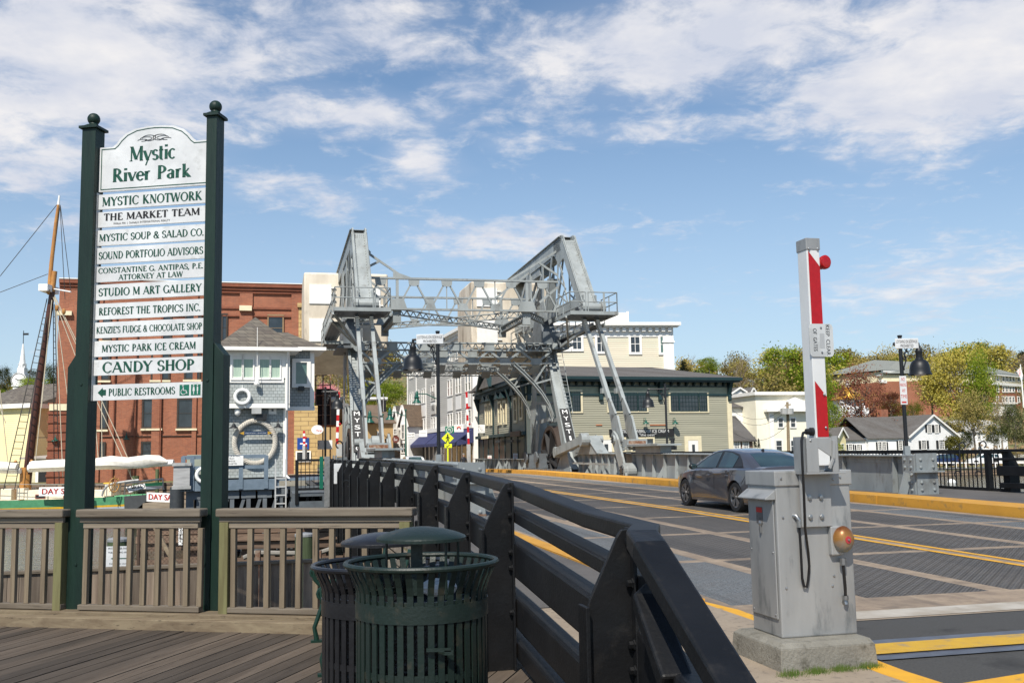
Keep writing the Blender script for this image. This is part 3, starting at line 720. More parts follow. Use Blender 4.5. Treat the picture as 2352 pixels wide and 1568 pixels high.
    m = MB(); m.lathe((T - .12, 56.8, 1.15), [(0, -.1), (.4, -.1), (.4, 0), (1.74, .04), (1.74, .2), (.4, .24), (.4, .34), (0, .34)], 30, (1, 0, 0))
    for j in range(8): a_ = j * .785 + .3; m.beam((T - .16, 56.8 + .3 * math.cos(a_), 1.15 + .3 * math.sin(a_)), (T - .16, 56.8 + 1.7 * math.cos(a_), 1.15 + 1.7 * math.sin(a_)), .1, .34, (1, 0, 0))
    m.build('wheel', mat('wheel%d' % side, (.02, .02, .022), .6, 0), br)
    m = MB(); m.box(T - 1.0, 51.6, .28, T + .9, 60.9, .34); m.box(T - .9, 52, .34, T - .8, 60.8, .62)
    for s_ in range(10): m.box(T - .95, 52.2 + s_ * .9, .34, T - .8, 52.26 + s_ * .9, .62)
    for s_ in (57.2, 59.6):
        m.box(T - .8, s_, .62, T - .1, s_ + .8, .95); m.box(T - .75, s_ + .1, .95, T - .15, s_ + .6, 1.5)
        m.lathe((T - .95, s_ + .35, 1.25), [(0, 0), (.36, 0), (.36, .08), (.12, .1), (.12, .3), (0, .3)], 14, (1, 0, 0))
    m.build('bearing_block', STEEL_D, br)
    # link arm to the fixed bracket
    m = MB()
    for x in ((T - .55,) if side > 0 else (T + .5,)):
        m.beam((x, 54.25, 1.55), (x, 49.4, 2.14), .3, .42); m.lathe((x - .16, 54.25, 1.55), [(0, 0), (.3, 0), (.3, .32), (0, .32)], 14, (1, 0, 0)); m.lathe((x - .2, 49.15, 2.17), [(0, 0), (.34, 0), (.34, .42), (0, .42)], 16, (1, 0, 0))
    m.beam((T + .15, 54.0, 1.25), (T + .15, 49.9, 1.95), .3, .36)
    m.build('link_arm', STEEL, br)
    m = MB()
    for x in (T - .25, T + .3): m.prism([(x, 51.2, 1.42), (x, 50.2, 2.28), (x, 49.8, 2.42), (x, 49.4, 2.3), (x, 47.8, 1.42)], (.05, 0, 0))
    m.beam((T, 49.5, 2.3), (T, 47.8, 1.45), .6, .05, (0, 0, 1)); m.lathe((T - .5, 49.6, 2.18), [(0, 0), (.2, 0), (.2, 1.1), (0, 1.1)], 14, (1, 0, 0)); m.build('bracket', STEEL, br)
    # operating struts and big pin plates
    for o_ in (-.42, .28):
        m = MB(); m.beam((T + o_, 49.3, 8.7), (T + o_, 45.35, 4.0), .17, .26, (0, 1, 0)); m.beam((T + o_, 45.4, 4.05), (T + o_, 44.75, 3.1), .1, .3, (0, 1, 0), h2=.75)
        m.prism([(T + o_ - .05, 45.1, 3.3), (T + o_ - .05, 44.2, 3.2), (T + o_ - .05, 43.5, 2.0), (T + o_ - .05, 44.3, 1.9), (T + o_ - .05, 45.0, 2.6)], (.1, 0, 0)); m.box(T + o_ - .16, 45.9, 4.35, T + o_ + .16, 46.2, 4.6)
        m.build('operating_strut', STEEL, br)
    m = MB(); px_ = T - .62 if side > 0 else T + .55
    pl = [(44.7, 2.25), (44.4, 2.5), (44.0, 2.3), (43.6, 1.85), (42.9, .75), (42.85, .45), (43.1, .35), (43.4, .45), (44.5, 1.9)]
    m.prism([(px_, a, b) for a, b in pl], (.1, 0, 0)); m.lathe((px_ - .08, 44.25, 2.1), [(0, 0), (.2, 0), (.2, .2), (0, .2)], 14, (1, 0, 0)); m.lathe((px_ - .05, 43.15, .68), [(0, 0), (.3, 0), (.3, .15), (.34, .2), (.34, .6), (0, .6)], 18, (1, 0, 0)); m.build('pin_plate', STEEL, br)
    m = MB(); m.lathe((px_ - .1, 44.25, 2.1), [(0, 0), (.13, 0), (.13, .12), (0, .12)], 8, (1, 0, 0)); m.lathe((px_ - .1, 43.15, .68), [(0, 0), (.17, 0), (.17, .12), (0, .12)], 8, (1, 0, 0))
    for c in ((44.25, 2.1, .16), (43.15, .68, .2)):
        for j in range(7): m.tube((px_ - .12, c[0] + c[2] * math.cos(j * .9), c[1] + c[2] * math.sin(j * .9)), (px_, c[0] + c[2] * math.cos(j * .9), c[1] + c[2] * math.sin(j * .9)), .03, n=5)
    m.build('pin_bolts', DARKIRON, br)
    m = MB(); m.box(T - .45, 42.9, 1.72, T + .5, 43.7, 2.08); m.box(T - .5, 42.8, 1.6, T + .55, 43.75, 1.7); m.build('rust_box', STEEL, br)
    m = MB(); m.box(T - .4, 42.88, 1.8, T + .42, 42.90, 2.0); m.build('rust_panel', RUST, br)
    m = MB(); m.box(T - .5, 39.2, 1.75, T + .6, 42.9, 1.83); m.box(T - .2, 39.6, 1.45, T + .3, 42.6, 1.75); rivets(m, (T - .5, 39.2, 1.84), (T - .5, 42.8, 1.84), (0, 0, 1), .14, .03); m.build('bracket_shelf', STEEL, br)
    # plate girder
    m = MB(); s0, s1 = 22.4, 51.8; gi = -1 if side > 0 else 1
    def ztop(s): return 1.31 + (s - 22.4) * .0058
    N_ = 12
    for i in range(N_):
        a, b = s0 + (s1 - s0) * i / N_, s0 + (s1 - s0) * (i + 1) / N_
        m.hexa([(T - .03, a, .05), (T + .03, a, .05), (T + .03, b, .2), (T - .03, b, .2), (T - .03, a, ztop(a) - .03), (T + .03, a, ztop(a) - .03), (T + .03, b, ztop(b) - .03), (T - .03, b, ztop(b) - .03)])
        m.hexa([(T - .22, a, ztop(a) - .03), (T + .22, a, ztop(a) - .03), (T + .22, b, ztop(b) - .03), (T - .22, b, ztop(b) - .03), (T - .22, a, ztop(a)), (T + .22, a, ztop(a)), (T + .22, b, ztop(b)), (T - .22, b, ztop(b))])
        m.box(T - .05, a, ztop(a) - .2, T + .05, b, ztop(a) - .035)
    for x in (-.17, .17): rivets(m, (T + x, s0, ztop(s0) + .0), (T + x, s1, ztop(s1) + .0), (0, 0, 1), .17, .035)
    for sg in (-1, 1): rivets(m, (T + sg * .05, s0, ztop(s0) - .13), (T + sg * .05, s1, ztop(s1) - .13), (sg, 0, 0), .17, .025)
    m.build('girder', STEEL, br)
    m = MB(); s = 23.4
    k = 0
    while s < s1:
        for sg in (-1, 1):
            m.prism([(T + sg * .03, s, .1), (T + sg * .24, s, .1), (T + sg * .15, s, ztop(s) - .03), (T + sg * .03, s, ztop(s) - .03)], (0, .03, 0)); m.box(T + sg * .03, s, .1, T + sg * .05, s + .28, ztop(s) - .2)
            for c in (.1, .22): rivets(m, (T + sg * .055, s + c, .25), (T + sg * .055, s + c, ztop(s) - .25), (sg, 0, 0), .12, .022)
        if k % 3 == 1: m.beam((T + gi * .55, s + .1, .12), (T + gi * .08, s + .1, .85), .16, .04, (0, 1, 0))
        k += 1; s += 2.4 if s < 30 else 1.25 if s < 45 else .95
    if side > 0: m.beam((T - .36, 45.8, .92), (T - .36, 51.8, .96), .05, .1)
    m.build('stiffener', STEEL, br)
    m = MB(); m.box(T - .30, 22.22, .12, T + .30, 22.28, 1.36); m.box(T - .33, 22.28, .12, T - .27, 22.75, 1.3); m.box(T + .27, 22.28, .12, T + .33, 22.75, 1.3); m.box(T - .5, 22.1, .88, T + .42, 22.28, .92)
    for j in range(6):
        for x in (-.18, .18):
            if j != 3: m.lathe((T + x, 22.22, .25 + j * .19), [(.045, 0), (.04, .02), (.02, .035), (0, .038)], 8, (0, -1, 0))
            m.lathe((T - .33, 22.52 + x * .7, .25 + j * .19), [(.045, 0), (.04, .02), (.02, .035), (0, .038)], 8, (-1, 0, 0))
    m.beam((T + gi * .62, 22.5, .12), (T + gi * .36, 22.5, .86), .22, .05, (0, 1, 0)); m.build('girder_end', STEEL, br)
    m = MB(); m.box(T - .31, 22.17, .125, T + .31, 22.215, .2); m.build('rust_patch', RUST, br)
    # low guard beyond the tower
    m = MB(); m.box(T - .1, 61.2, .3, T - .06, 80, 1.12); m.box(T - .3, 61.2, 1.12, T + .1, 80, 1.16)
    for i in range(13): m.prism([(T - .1, 61.6 + i * 1.45, .2), (T - .34, 61.6 + i * 1.45, .2), (T - .22, 61.6 + i * 1.45, 1.12), (T - .1, 61.6 + i * 1.45, 1.12)], (0, .05, 0))
    for i in range(7): m.beam((T - .55, 62.6 + i * 2.6, .25), (T - .2, 62.6 + i * 2.6, 1.1), .12, .04, (0, 1, 0))
    m.build('low_guard', STEEL, br)
    # front platform, walkway to the rear and railings
    ox = -.1 if side > 0 else .1
    t0, t1 = (14.45, 17.0) if side > 0 else (2.75, 5.45)
    wt0, wt1 = (16.5, 17.2) if side > 0 else (2.75, 3.5)
    m = MB(); m.box(t0, 47.5, 8.42, t1, 47.56, 8.60); m.box(t0, 47.56, 8.42, t0 + .05, 50.2, 8.58); m.box(t1 - .05, 47.56, 8.42, t1, 50.2, 8.58); m.box(t0, 50.14, 8.42, t1, 50.2, 8.58)
    m.box(wt0, 50.2, 8.2, wt0 + .05, 59.5, 8.38); m.box(wt1 - .05, 50.2, 8.2, wt1, 59.5, 8.38)
    m.box(T - 1.6, 57.0, 7.88, T + 1.6, 57.1, 8.06); m.box(T - 1.9, 60.4, 7.88, T + 1.6, 60.5, 8.06); m.beam((wt0, 50.2, 8.3), (T, 54.8, 7.6), .12, .14); m.beam((t0, 48.2, 8.4), (T - .1, 53.0, 7.4), .1, .12)
    m.build('platform_frame', STEEL, br)
    m = MB()
    for i in range(14): m.box(t0 + .06, 47.62 + i * .18, 8.46, t1 - .06, 47.74 + i * .18, 8.49)
    for i in range(50): m.box(wt0 + .06, 50.3 + i * .18, 8.24, wt1 - .06, 50.42 + i * .18, 8.27)
    for i in range(18): m.box(T - 1.6, 57.15 + i * .18, 7.93, T + 1.6, 57.27 + i * .18, 7.96)
    m.build('grating', DARKIRON, br)
    m = MB(); z = 8.58
    railing(m, [(t0 + .03, 50.1, z), (t0 + .03, 47.6, z), (t0 + .85, 47.6, z)]); railing(m, [(t0 + .98, 47.6, z), (t0 + 1.85, 47.6, z)], step=.9); railing(m, [(t1 - .75, 47.6, z), (t1 - .03, 47.6, z), (t1 - .03, 50.1, z)])
    xo = wt1 - .03 if side > 0 else wt0 + .03; railing(m, [(xo, 50.2, 8.38), (xo, 59.4, 8.38)], .95)
    railing(m, [(T - 1.6, 57.1, 8.06), (T - 1.6, 60.4, 8.06)], .95)
    m.build('railing', STEEL, br)
    m = MB(); x = T + .28
    for sg in (-.17, .17): m.tube(f0 + Vector((.35 + sg, -.35, .9)), f0.lerp(f1, .56) + Vector((.35 + sg, -.35, 0)), .02, n=5)
    for k in range(20): c = f0.lerp(f1, -.03 + k * .03) + Vector((.35, -.35, .2)); m.tube(c - Vector((.17, 0, 0)), c + Vector((.17, 0, 0)), .015, n=5)
    m.build('ladder', STEEL, br)
    # heavy seat between tower and beam
    m = MB(); m.box(T - .55, 56.8, 7.9, T + .55, 60.4, 8.7); m.prism([(T - .4, 57.3, 8.7), (T - .4, 59.9, 8.7), (T - .4, 59.2, 9.6), (T - .4, 57.9, 9.6)], (.8, 0, 0)); m.box(T - .9, 56.4, 7.6, T + .9, 60.7, 7.75); m.build('bearing_seat', STEEL_D, br)

# portal trusses between the beams
def portal(s, zt, zb, name, heavy=False):
    m = MB(); n = 6; t0, t1 = 4.7, 15.7; w = (t1 - t0) / n
    m.beam((t0, s, zt), (t1, s, zt), .22, .10); m.beam((t0, s, zb), (t1, s, zb), .22, .10)
    for i in range(n):
        a, c, b = t0 + w * i, t0 + w * (i + .5), t0 + w * (i + 1)
        m.beam((a, s, zb), (c, s, zt), .1, .09); m.beam((c, s, zt), (b, s, zb), .1, .09)
        gusset(m, (c, s - .07, zt), [(-.32, .02), (.32, .02), (.28, -.34), (.12, -.42), (-.12, -.42), (-.28, -.34)])
        gusset(m, (b, s - .07, zb), [(-.32, -.02), (.32, -.02), (.2, .36), (-.2, .36)])
    for c in (t0 + w, t0 + 5 * w): m.beam((c, s, zb), (c, s, zt), .14, .16, (0, 1, 0)); gusset(m, (c, s - .09, zb), [(-.55, -.05), (.55, -.05), (.35, .55), (-.35, .55)], .05)
    for c in (t0 + 2.5 * w, t0 + 4 * w): m.beam((c, s, zb), (c, s, zt), .05, .07, (0, 1, 0))
    m.build(name, STEEL, br)
portal(54.0, 11.2, 9.5, 'portal_truss'); portal(60.5, 11.2, 9.5, 'portal_truss')
m = MB()
for c in (6.53, 13.87): m.box(c - .22, 54.1, 8.75, c + .22, 54.35, 9.45); m.box(c - .22, 60.2, 8.75, c + .22, 60.4, 9.45); lattice(m, (c, 54.3, 9.05), (c, 60.3, 9.05), (0, 0, .34), 12, .07, .05, .3)
for a, b in (((6.53, 54.1), (10.2, 57.25)), ((13.87, 54.1), (10.2, 57.25)), ((6.53, 60.4), (10.2, 57.25)), ((13.87, 60.4), (10.2, 57.25)), ((4.7, 57.2), (6.53, 54.1)), ((15.7, 57.2), (13.87, 54.1))):
    lattice(m, (a[0], a[1], 9.2), (b[0], b[1], 9.2), (0, 0, .32), 9, .06, .045, .14)
m.build('lateral_bracing', STEEL, br)
m = MB()
for a, b in (((4.7, 54.1, 12.75), (6.9, 54.0, 11.25)), ((15.7, 54.1, 13.0), (12.9, 54.0, 11.25)), ((4.7, 60.4, 12.75), (6.9, 60.4, 11.25)), ((15.7, 60.4, 12.9), (13.5, 60.4, 11.25)), ((4.75, 54.0, 11.7), (5.5, 54.0, 12.1)), ((15.7, 54.0, 11.6), (14.6, 54, 12.3)), ((4.7, 54.0, 10.9), (5.6, 54.0, 10.0)), ((15.7, 54, 10.9), (14.6, 54, 10))):
    m.beam(a, b, .1, .12)
builds(m, 'knee_brace', STEEL, br); m = MB(); gusset(m, (6.9, 53.92, 11.25), [(-.6, .35), (-.6, .0), (.4, 0)]); m.build('gusset_plate', STEEL, br); m = MB(); gusset(m, (4.75, 53.92, 12.7), [(0, .3), (.35, -.1), (.1, -.5), (0, -.5)]); m.build('gusset_plate', STEEL, br)
# lower double portal with curved knees
for s, dz in ((56.0, 0), (61.0, .12)):
    m = MB(); n = 6; t0, t1 = 4.6, 15.8; w = (t1 - t0) / n
    lattice(m, (t0, s, 7.45 + dz), (t1, s, 7.45 + dz), (0, 0, .42), 26, .07, .05, .3)
    m.beam((t0, s, 6.72 + dz), (t1, s, 6.72 + dz), .22, .08); lattice(m, (t0, s + .5, 6.3 + dz), (t1, s + .5, 6.3 + dz), (0, 0, .26), 36, .05, .04, .2)
    for i in range(n):
        a, c, b = t0 + w * i, t0 + w * (i + .5), t0 + w * (i + 1)
        m.beam((a, s, 7.45 + dz), (c, s, 6.72 + dz), .14, .12); m.beam((c, s, 6.72 + dz), (b, s, 7.45 + dz), .14, .12)
        gusset(m, (c, s - .09, 6.75 + dz), [(-.36, .0), (-.3, -.12), (.3, -.12), (.36, .0), (.24, .26), (-.24, .26)]); gusset(m, (a, s - .09, 7.5 + dz), [(-.3, .42), (.3, .42), (.3, .0), (.15, -.15), (-.15, -.15), (-.3, 0)])
        m.prism([(c - .25, s, 6.62 + dz), (c + .25, s, 6.62 + dz), (c + .25, s + .5, 6.2 + dz), (c - .25, s + .5, 6.2 + dz)], (0, 0, -.04))
    m.build('lower_portal', STEEL, br)
    for sg in (-1, 1):
        m = MB(); arc = [(6.9, 6.6), (6.3, 6.05), (5.75, 5.5), (5.25, 4.9), (4.85, 4.25), (4.6, 3.5)]
        arc = [(t, z + dz) if sg < 0 else (20.4 - t, z + dz) for t, z in arc]
        for a, b in zip(arc, arc[1:]):
            m.beam((a[0], s, a[1]), (b[0], s, b[1]), .34, .06); m.beam((a[0], s, a[1] + .22), (b[0], s, b[1] + .22), .3, .05); m.beam((a[0], s, a[1] + .11), (b[0], s, b[1] + .11), .04, .24)
        a = arc[2]; m.beam((a[0], s, a[1]), (a[0] + sg * .9, s, a[1] + 1.3), .12, .1); m.beam((a[0], s, a[1]), (a[0] + sg * 1.1, s, a[1] + .3), .12, .1)
        m.build('curved_knee', STEEL, br)
for x in (4.35, 16.05):
    m = MB(); m.beam((x, 56, 7.75), (x, 61, 7.85), .3, .35); m.build('tower_head', STEEL, br)

# ================================================================ lamps of the bridge
def lampA(loc, rz, h, label, arm=.72, sign=None, base=.0):
    r = thing('street_lamp', label, 'street lamp', loc, rz, 'black gooseneck lamps of the bridge')
    m = M(); m.path([(0, 0, base), (0, 0, h)], .05, 12); m.lathe((0, 0, h - .02), [(.05, 0), (.062, .01), (.062, .05), (0, .06)], 12); m.build('pole', LAMPBLK, r, local=True, smooth=True)
    m = M(); m.box(-.07, -.07, -.02, .07, .07, .22); m.build('base', STEEL, r, local=True)
    m = M(); z = h - .2
    m.tube((.14, 0, z), (-arm, 0, z), .032, n=8); m.ball((.15, 0, z), .05, 8, 6); m.path([(-arm + .02, 0, z), (-arm - .05, 0, z), (-arm - .06, 0, z - .12)], .045, 8)
    m.path([(-arm * .55, 0, z - .02), (-arm * .4, 0, z - .14), (-arm * .22, 0, z - .3), (-.12, 0, z - .46), (-.05, 0, z - .66)], .018, 6)
    for cx, cz, rr in ((-.2, -.12, .085), (-.14, -.27, .06), (-.1, -.38, .04)): m.path([(cx + rr * math.cos(a), 0, z + cz + rr * math.sin(a)) for a in [i * math.pi / 6 for i in range(12)]], .013, 5, closed=True)
    m.ball((-.06, 0, z - .67), .03, 6, 5); m.build('bracket', LAMPBLK, r, local=True)
    m = M(); c = (-arm - .06, 0, z - .82)
    m.lathe(c, [(0, .72), (.05, .72), (.09, .64), (.095, .60), (.085, .58), (.085, .45), (.105, .44), (.11, .40), (.16, .375), (.21, .32), (.245, .24), (.262, .14), (.268, .06), (.275, .045), (.295, .01), (.30, -.01), (.27, 0), (.25, .05), (.18, .3), (0, .36)], 24); m.build('shade', LAMPBLK, r, local=True, smooth=True, sm_ang=35)
    m = M(); m.ball((c[0], 0, c[2] + .03), .17, 12, 6, (1, 1, .4)); m.build('bulb', PLASTW, r, local=True, smooth=True)
    if sign:
        m = M(); m.box(-.58 if sign > 0 else -.46, -.075, z - .13, .16 if sign > 0 else .28, -.055, z + .14); sg_ = m.build('sign_plate', OFFW, r, local=True, bevel=.02)
        m = M(); x0 = -.55 if sign > 0 else -.43
        sgn = 1
        letters(m, 'LOITERING ON SIDEWALK', (x0, -.078, z + .015), (1, 0, 0), (0, 0, 1), .68, .08); letters(m, 'PROHIBITED', (x0 + .16, -.078, z - .095), (1, 0, 0), (0, 0, 1), .36, .075)
        m.build('lettering', BLKLET, sg_, local=True)
    return r
p1 = onT(1008, 1062, 4.35)
lampA((p1.x, p1.y, 1.33), 0, 3.55, 'black lamp with loitering sign on the left girder, arm to the left', .62, 1)
p2 = onT(2083, 1040, 16.1); r = lampA((p2.x, p2.y, 1.33), math.pi, 3.1, 'black lamp with loitering sign on the right girder, arm to the right', .42)
# its sign faces the viewer, so it is built on the near side
m = M(); z = 2.9; m.box(-.46, .055, z - .13, .16, .075, z + .14); sg_ = m.build('sign_plate', OFFW, r, local=True, bevel=.02)
m = M(); letters(m, 'LOITERING ON SIDEWALK', (.13, .078, z + .015), (-1, 0, 0), (0, 0, 1), .56, .08); letters(m, 'PROHIBITED', (.02, .078, z - .095), (-1, 0, 0), (0, 0, 1), .34, .075); m.build('lettering', BLKLET, sg_, local=True)
m = M(); m.box(-.08, .05, 1.3, .1, .06, 2.05); ps_ = m.build('parking_plate', OFFW, r, local=True)
m = M()
for i, tx in enumerate(('NO', 'PARKING', 'ANY', 'TIME')): letters(m, tx, (.09 - (.04 if i in (0, 2) else .0), .064, 1.92 - i * .15), (-1, 0, 0), (0, 0, 1), .09 if i in (0, 2) else .16, .09)
m.box(-.05, .061, 1.34, .07, .064, 1.38); m.build('parking_lettering', REDLET, ps_, local=True)
p3 = V(1533, 1038, 46); lampA((p3.x, p3.y, p3.z - .9), 0, 4.0, 'black lamp standing in front of the green clapboard building', .75)
p4 = V(747, 1060, 48); lampA((p4.x, p4.y, p4.z - .8), math.pi, 4.35, 'black lamp beside the bridge control house, arm to the right', .52)
# ================================================================ helper: vertical picture plane through two ground points
class Fac:
    def __init__(s, A, B_):
        s.A = Vector((A[0], A[1], 0)); s.B = Vector((B_[0], B_[1], 0)); s.u = (s.B - s.A).normalized(); s.n = Vector((s.u.y, -s.u.x, 0)); s.rz = math.atan2(s.u.y, s.u.x); s.L = (s.B - s.A).length
        if s.n.y > 0: s.n = -s.n
    def uz(s, px, py, off=0.):
        r = pray(px, py); den_ = r.x * s.n.x + r.y * s.n.y; d = ((s.A + s.n * off).dot(s.n)) / den_
        p = Vector((r.x * d, r.y * d, r.z * d + EYE)); return (p - s.A).dot(s.u), p.z
    def M4(s, z=0): return Matrix.Translation((s.A.x, s.A.y, z)) @ Matrix.Rotation(s.rz, 4, 'Z')     # local x along, y away from viewer, z up

# ---------------------------------------------------------------- park sign
ZF = .13
LP, RP = onZ(182, 1400, ZF - .02), onZ(477, 1403, ZF - .02)
fs = Fac(LP, RP); Wd = fs.L
sg = thing('directory_sign', 'tall white panelled park directory between two dark green posts with ball finials', 'sign', (LP.x, LP.y, 0), fs.rz)
def lm(): return M()
def z2z(px, py, f): return fs.uz(*f(px, py))[1]
for i, x in enumerate((0, Wd)):
    zt = fs.uz(215, 300)[1] if i == 0 else fs.uz(492, 272)[1]
    pw = .075 if i == 0 else .055; m = lm(); m.box(x - pw, -.08, -.1, x + pw, .085, zt); s1 = -1 if i == 0 else 1
    zs = fs.uz(160, 845)[1] if i == 0 else fs.uz(515, 815)[1]
    p = m.build('post', DGREEN, sg, local=True, bevel=.004)
    m = lm(); a, b = sorted((x + s1 * (pw + .003), x + s1 * (pw + (.085 if i == 0 else .105)))); c0 = (b if i == 0 else a); c1 = (a if i == 0 else b)
    m.prism([(a, -.07, -.1), (b, -.07, -.1), (b, -.07, zs + (.12 if i == 0 else 0)), (a, -.07, zs + (.12 if i else 0))], (0, .14, 0)); m.build('side_post', DGREEN, sg, local=True, bevel=.004)
    m = lm(); m.box(x - pw - .025, -.105, zt, x + pw + .025, .11, zt + .025); m.hexa([(x - .085, -.085, zt + .025), (x + .085, -.085, zt + .025), (x + .085, .085, zt + .025), (x - .085, .085, zt + .025), (x - .04, -.04, zt + .06), (x + .04, -.04, zt + .06), (x + .04, .04, zt + .06), (x - .04, .04, zt + .06)]); m.build('post_cap', DGREEN, sg, local=True)
    m = lm(); m.lathe((x, 0, zt + .06), [(.045, 0), (.042, .02), (.026, .035), (.022, .05), (.034, .062)], 18); m.ball((x, 0, zt + .118), .063, 20, 14); m.build('finial', DGREEN, p, local=True, smooth=True, sm_ang=50)
    m = lm()
    for zz_ in (.55, 1.05, 2.3): m.lathe((x + .0, -.076, zz_), [(.014, 0), (.014, .012), (0, .014)], 6, (0, -1, 0))
    m.build('bolt', DGREEN, sg, local=True)
x0, x1 = .088, Wd - .052
zA = lambda y: (1, y)
def zof(f, px, py): return fs.uz(*f(px, py))[1]
bx = mat('aluminium_edge', (.55, .56, .55), .4, .4, (.4, .4, .4), 5)
m = lm(); m.box(x0 - .028, -.03, zof(Z2, 690, 850), x0 - .006, .03, zof(zm(0, 250, 2.4125), 690, 800)); m.build('channel', bx, sg, local=True)
Z1 = zm(0, 250, 2.4125)
out = [(716, 790), (716, 480), (800, 475), (825, 460), (855, 432), (890, 382), (960, 346), (1060, 328), (1170, 322), (1270, 340), (1330, 372), (1365, 395), (1410, 412), (1497, 402), (1497, 722)]
q = [fs.uz(*Z1(a, b)) for a, b in out]; zb_ = q[0][1]
q = [(max(x0, min(x1, (a - q[0][0]) / (q[-1][0] - q[0][0]) * (x1 - x0) + x0)), b) for a, b in q]; q[-1] = (x1, zb_)
cxm = (x0 + x1) / 2; zsh = (q[1][1] + q[13][1]) / 2
prof_ = [(0, 0), (0, .50), (.12, .50), (.15, .53), (.185, .585), (.235, .64), (.32, .685), (.42, .70), (.5, .703)]
Hh = zsh - zb_; Lh = x1 - x0
pts = [(x0 + a * Lh, zb_ + b / .5 * Hh) for a, b in prof_]; pts += [(x1 - (a - x0), b) for a, b in reversed(pts[:-1])]
m = lm(); m.prism([(a, -.012, b) for a, b in reversed(pts)], (0, .024, 0)); hd = m.build('header_panel', OFFW, sg, local=True)
m = lm(); ins = []
cz = zb_ + Hh * .5
for a, b in pts:
    ins.append((a + (.022 if a < cxm - .01 else -.022 if a > cxm + .01 else 0) * 1.0, b + (.022 if b <= zb_ + .01 else -.022)))
def outline(m, P, w, y):
    k = len(P)
    for i in range(k):
        a, b = Vector((P[i][0], 0, P[i][1])), Vector((P[(i + 1) % k][0], 0, P[(i + 1) % k][1])); d = (b - a).normalized(); o = Vector((-d.z, 0, d.x)) * w / 2; e = d * w / 2
        m.poly([(v.x, y, v.z) for v in (a - o - e, b - o + e, b + o + e, a + o - e)])
outline(m, ins, .009, -.0145); m.build('border', GREENLET, hd, local=True)
m = lm(); U, Zv = (1, 0, 0), (0, 0, 1)
xv = fs.uz(*Z1(1490, 760))[0]; cxv = (x0 + xv) / 2; letters(m, 'Mystic', (cxv - .25, -.0145, zb_ + Hh * .64), U, Zv, .50, Hh * .33, True); letters(m, 'River Park', (cxv - .43, -.0145, zb_ + Hh * .20), U, Zv, .86, Hh * .30, True)
m.build('lettering', GREENLET, hd, local=True)
m = lm()
for sx_ in (-1, 1):
    for (ex, ez, er, ew) in ((.06, 0, .05, 1.5), (.09, -.005, .03, 2.2), (.13, -.02, .018, 3)):
        m.path([(cxm + sx_ * (ex + er * ew * math.cos(a)), -.015, zb_ + Hh * 1.14 + ez + er * .6 * math.sin(a)) for a in [i * .45 for i in range(12)]], .0022, 4)
    m.path([(cxm + sx_ * .008, -.015, zb_ + Hh * 1.09), (cxm + sx_ * .012, -.015, zb_ + Hh * 1.19)], .003, 4)
m.build('flourish', BLKLET, hd, local=True)
ZL = lambda f, yt, yb, px=690: (zof(f, px, yt), zof(f, px, yb))
panels = [(Z1, 812, 918, 'MYSTIC KNOTWORK', .92, .60), (Z1, 938, 1048, 'THE MARKET TEAM', .88, .46), (Z1, 1068, 1180, 'MYSTIC SOUP & SALAD CO.', .97, .46), (Z1, 1195, 1310, 'SOUND PORTFOLIO ADVISORS', .97, .46),
          (Z1, 1330, 1442, 'CONSTANTINE G. ANTIPAS, P.E.', .98, .34), (Z1, 1460, 1572, 'STUDIO M ART GALLERY', .94, .5), (Z2, 150, 265, 'REFOREST THE TROPICS INC.', .92, .46), (Z2, 285, 398, "KENZIE'S FUDGE & CHOCOLATE SHOP", .98, .42),
          (Z2, 420, 532, 'MYSTIC PARK ICE CREAM', .85, .46), (Z2, 555, 668, 'CANDY SHOP', .83, .68), (Z2, 735, 848, 'PUBLIC RESTROOMS', .60, .46)]
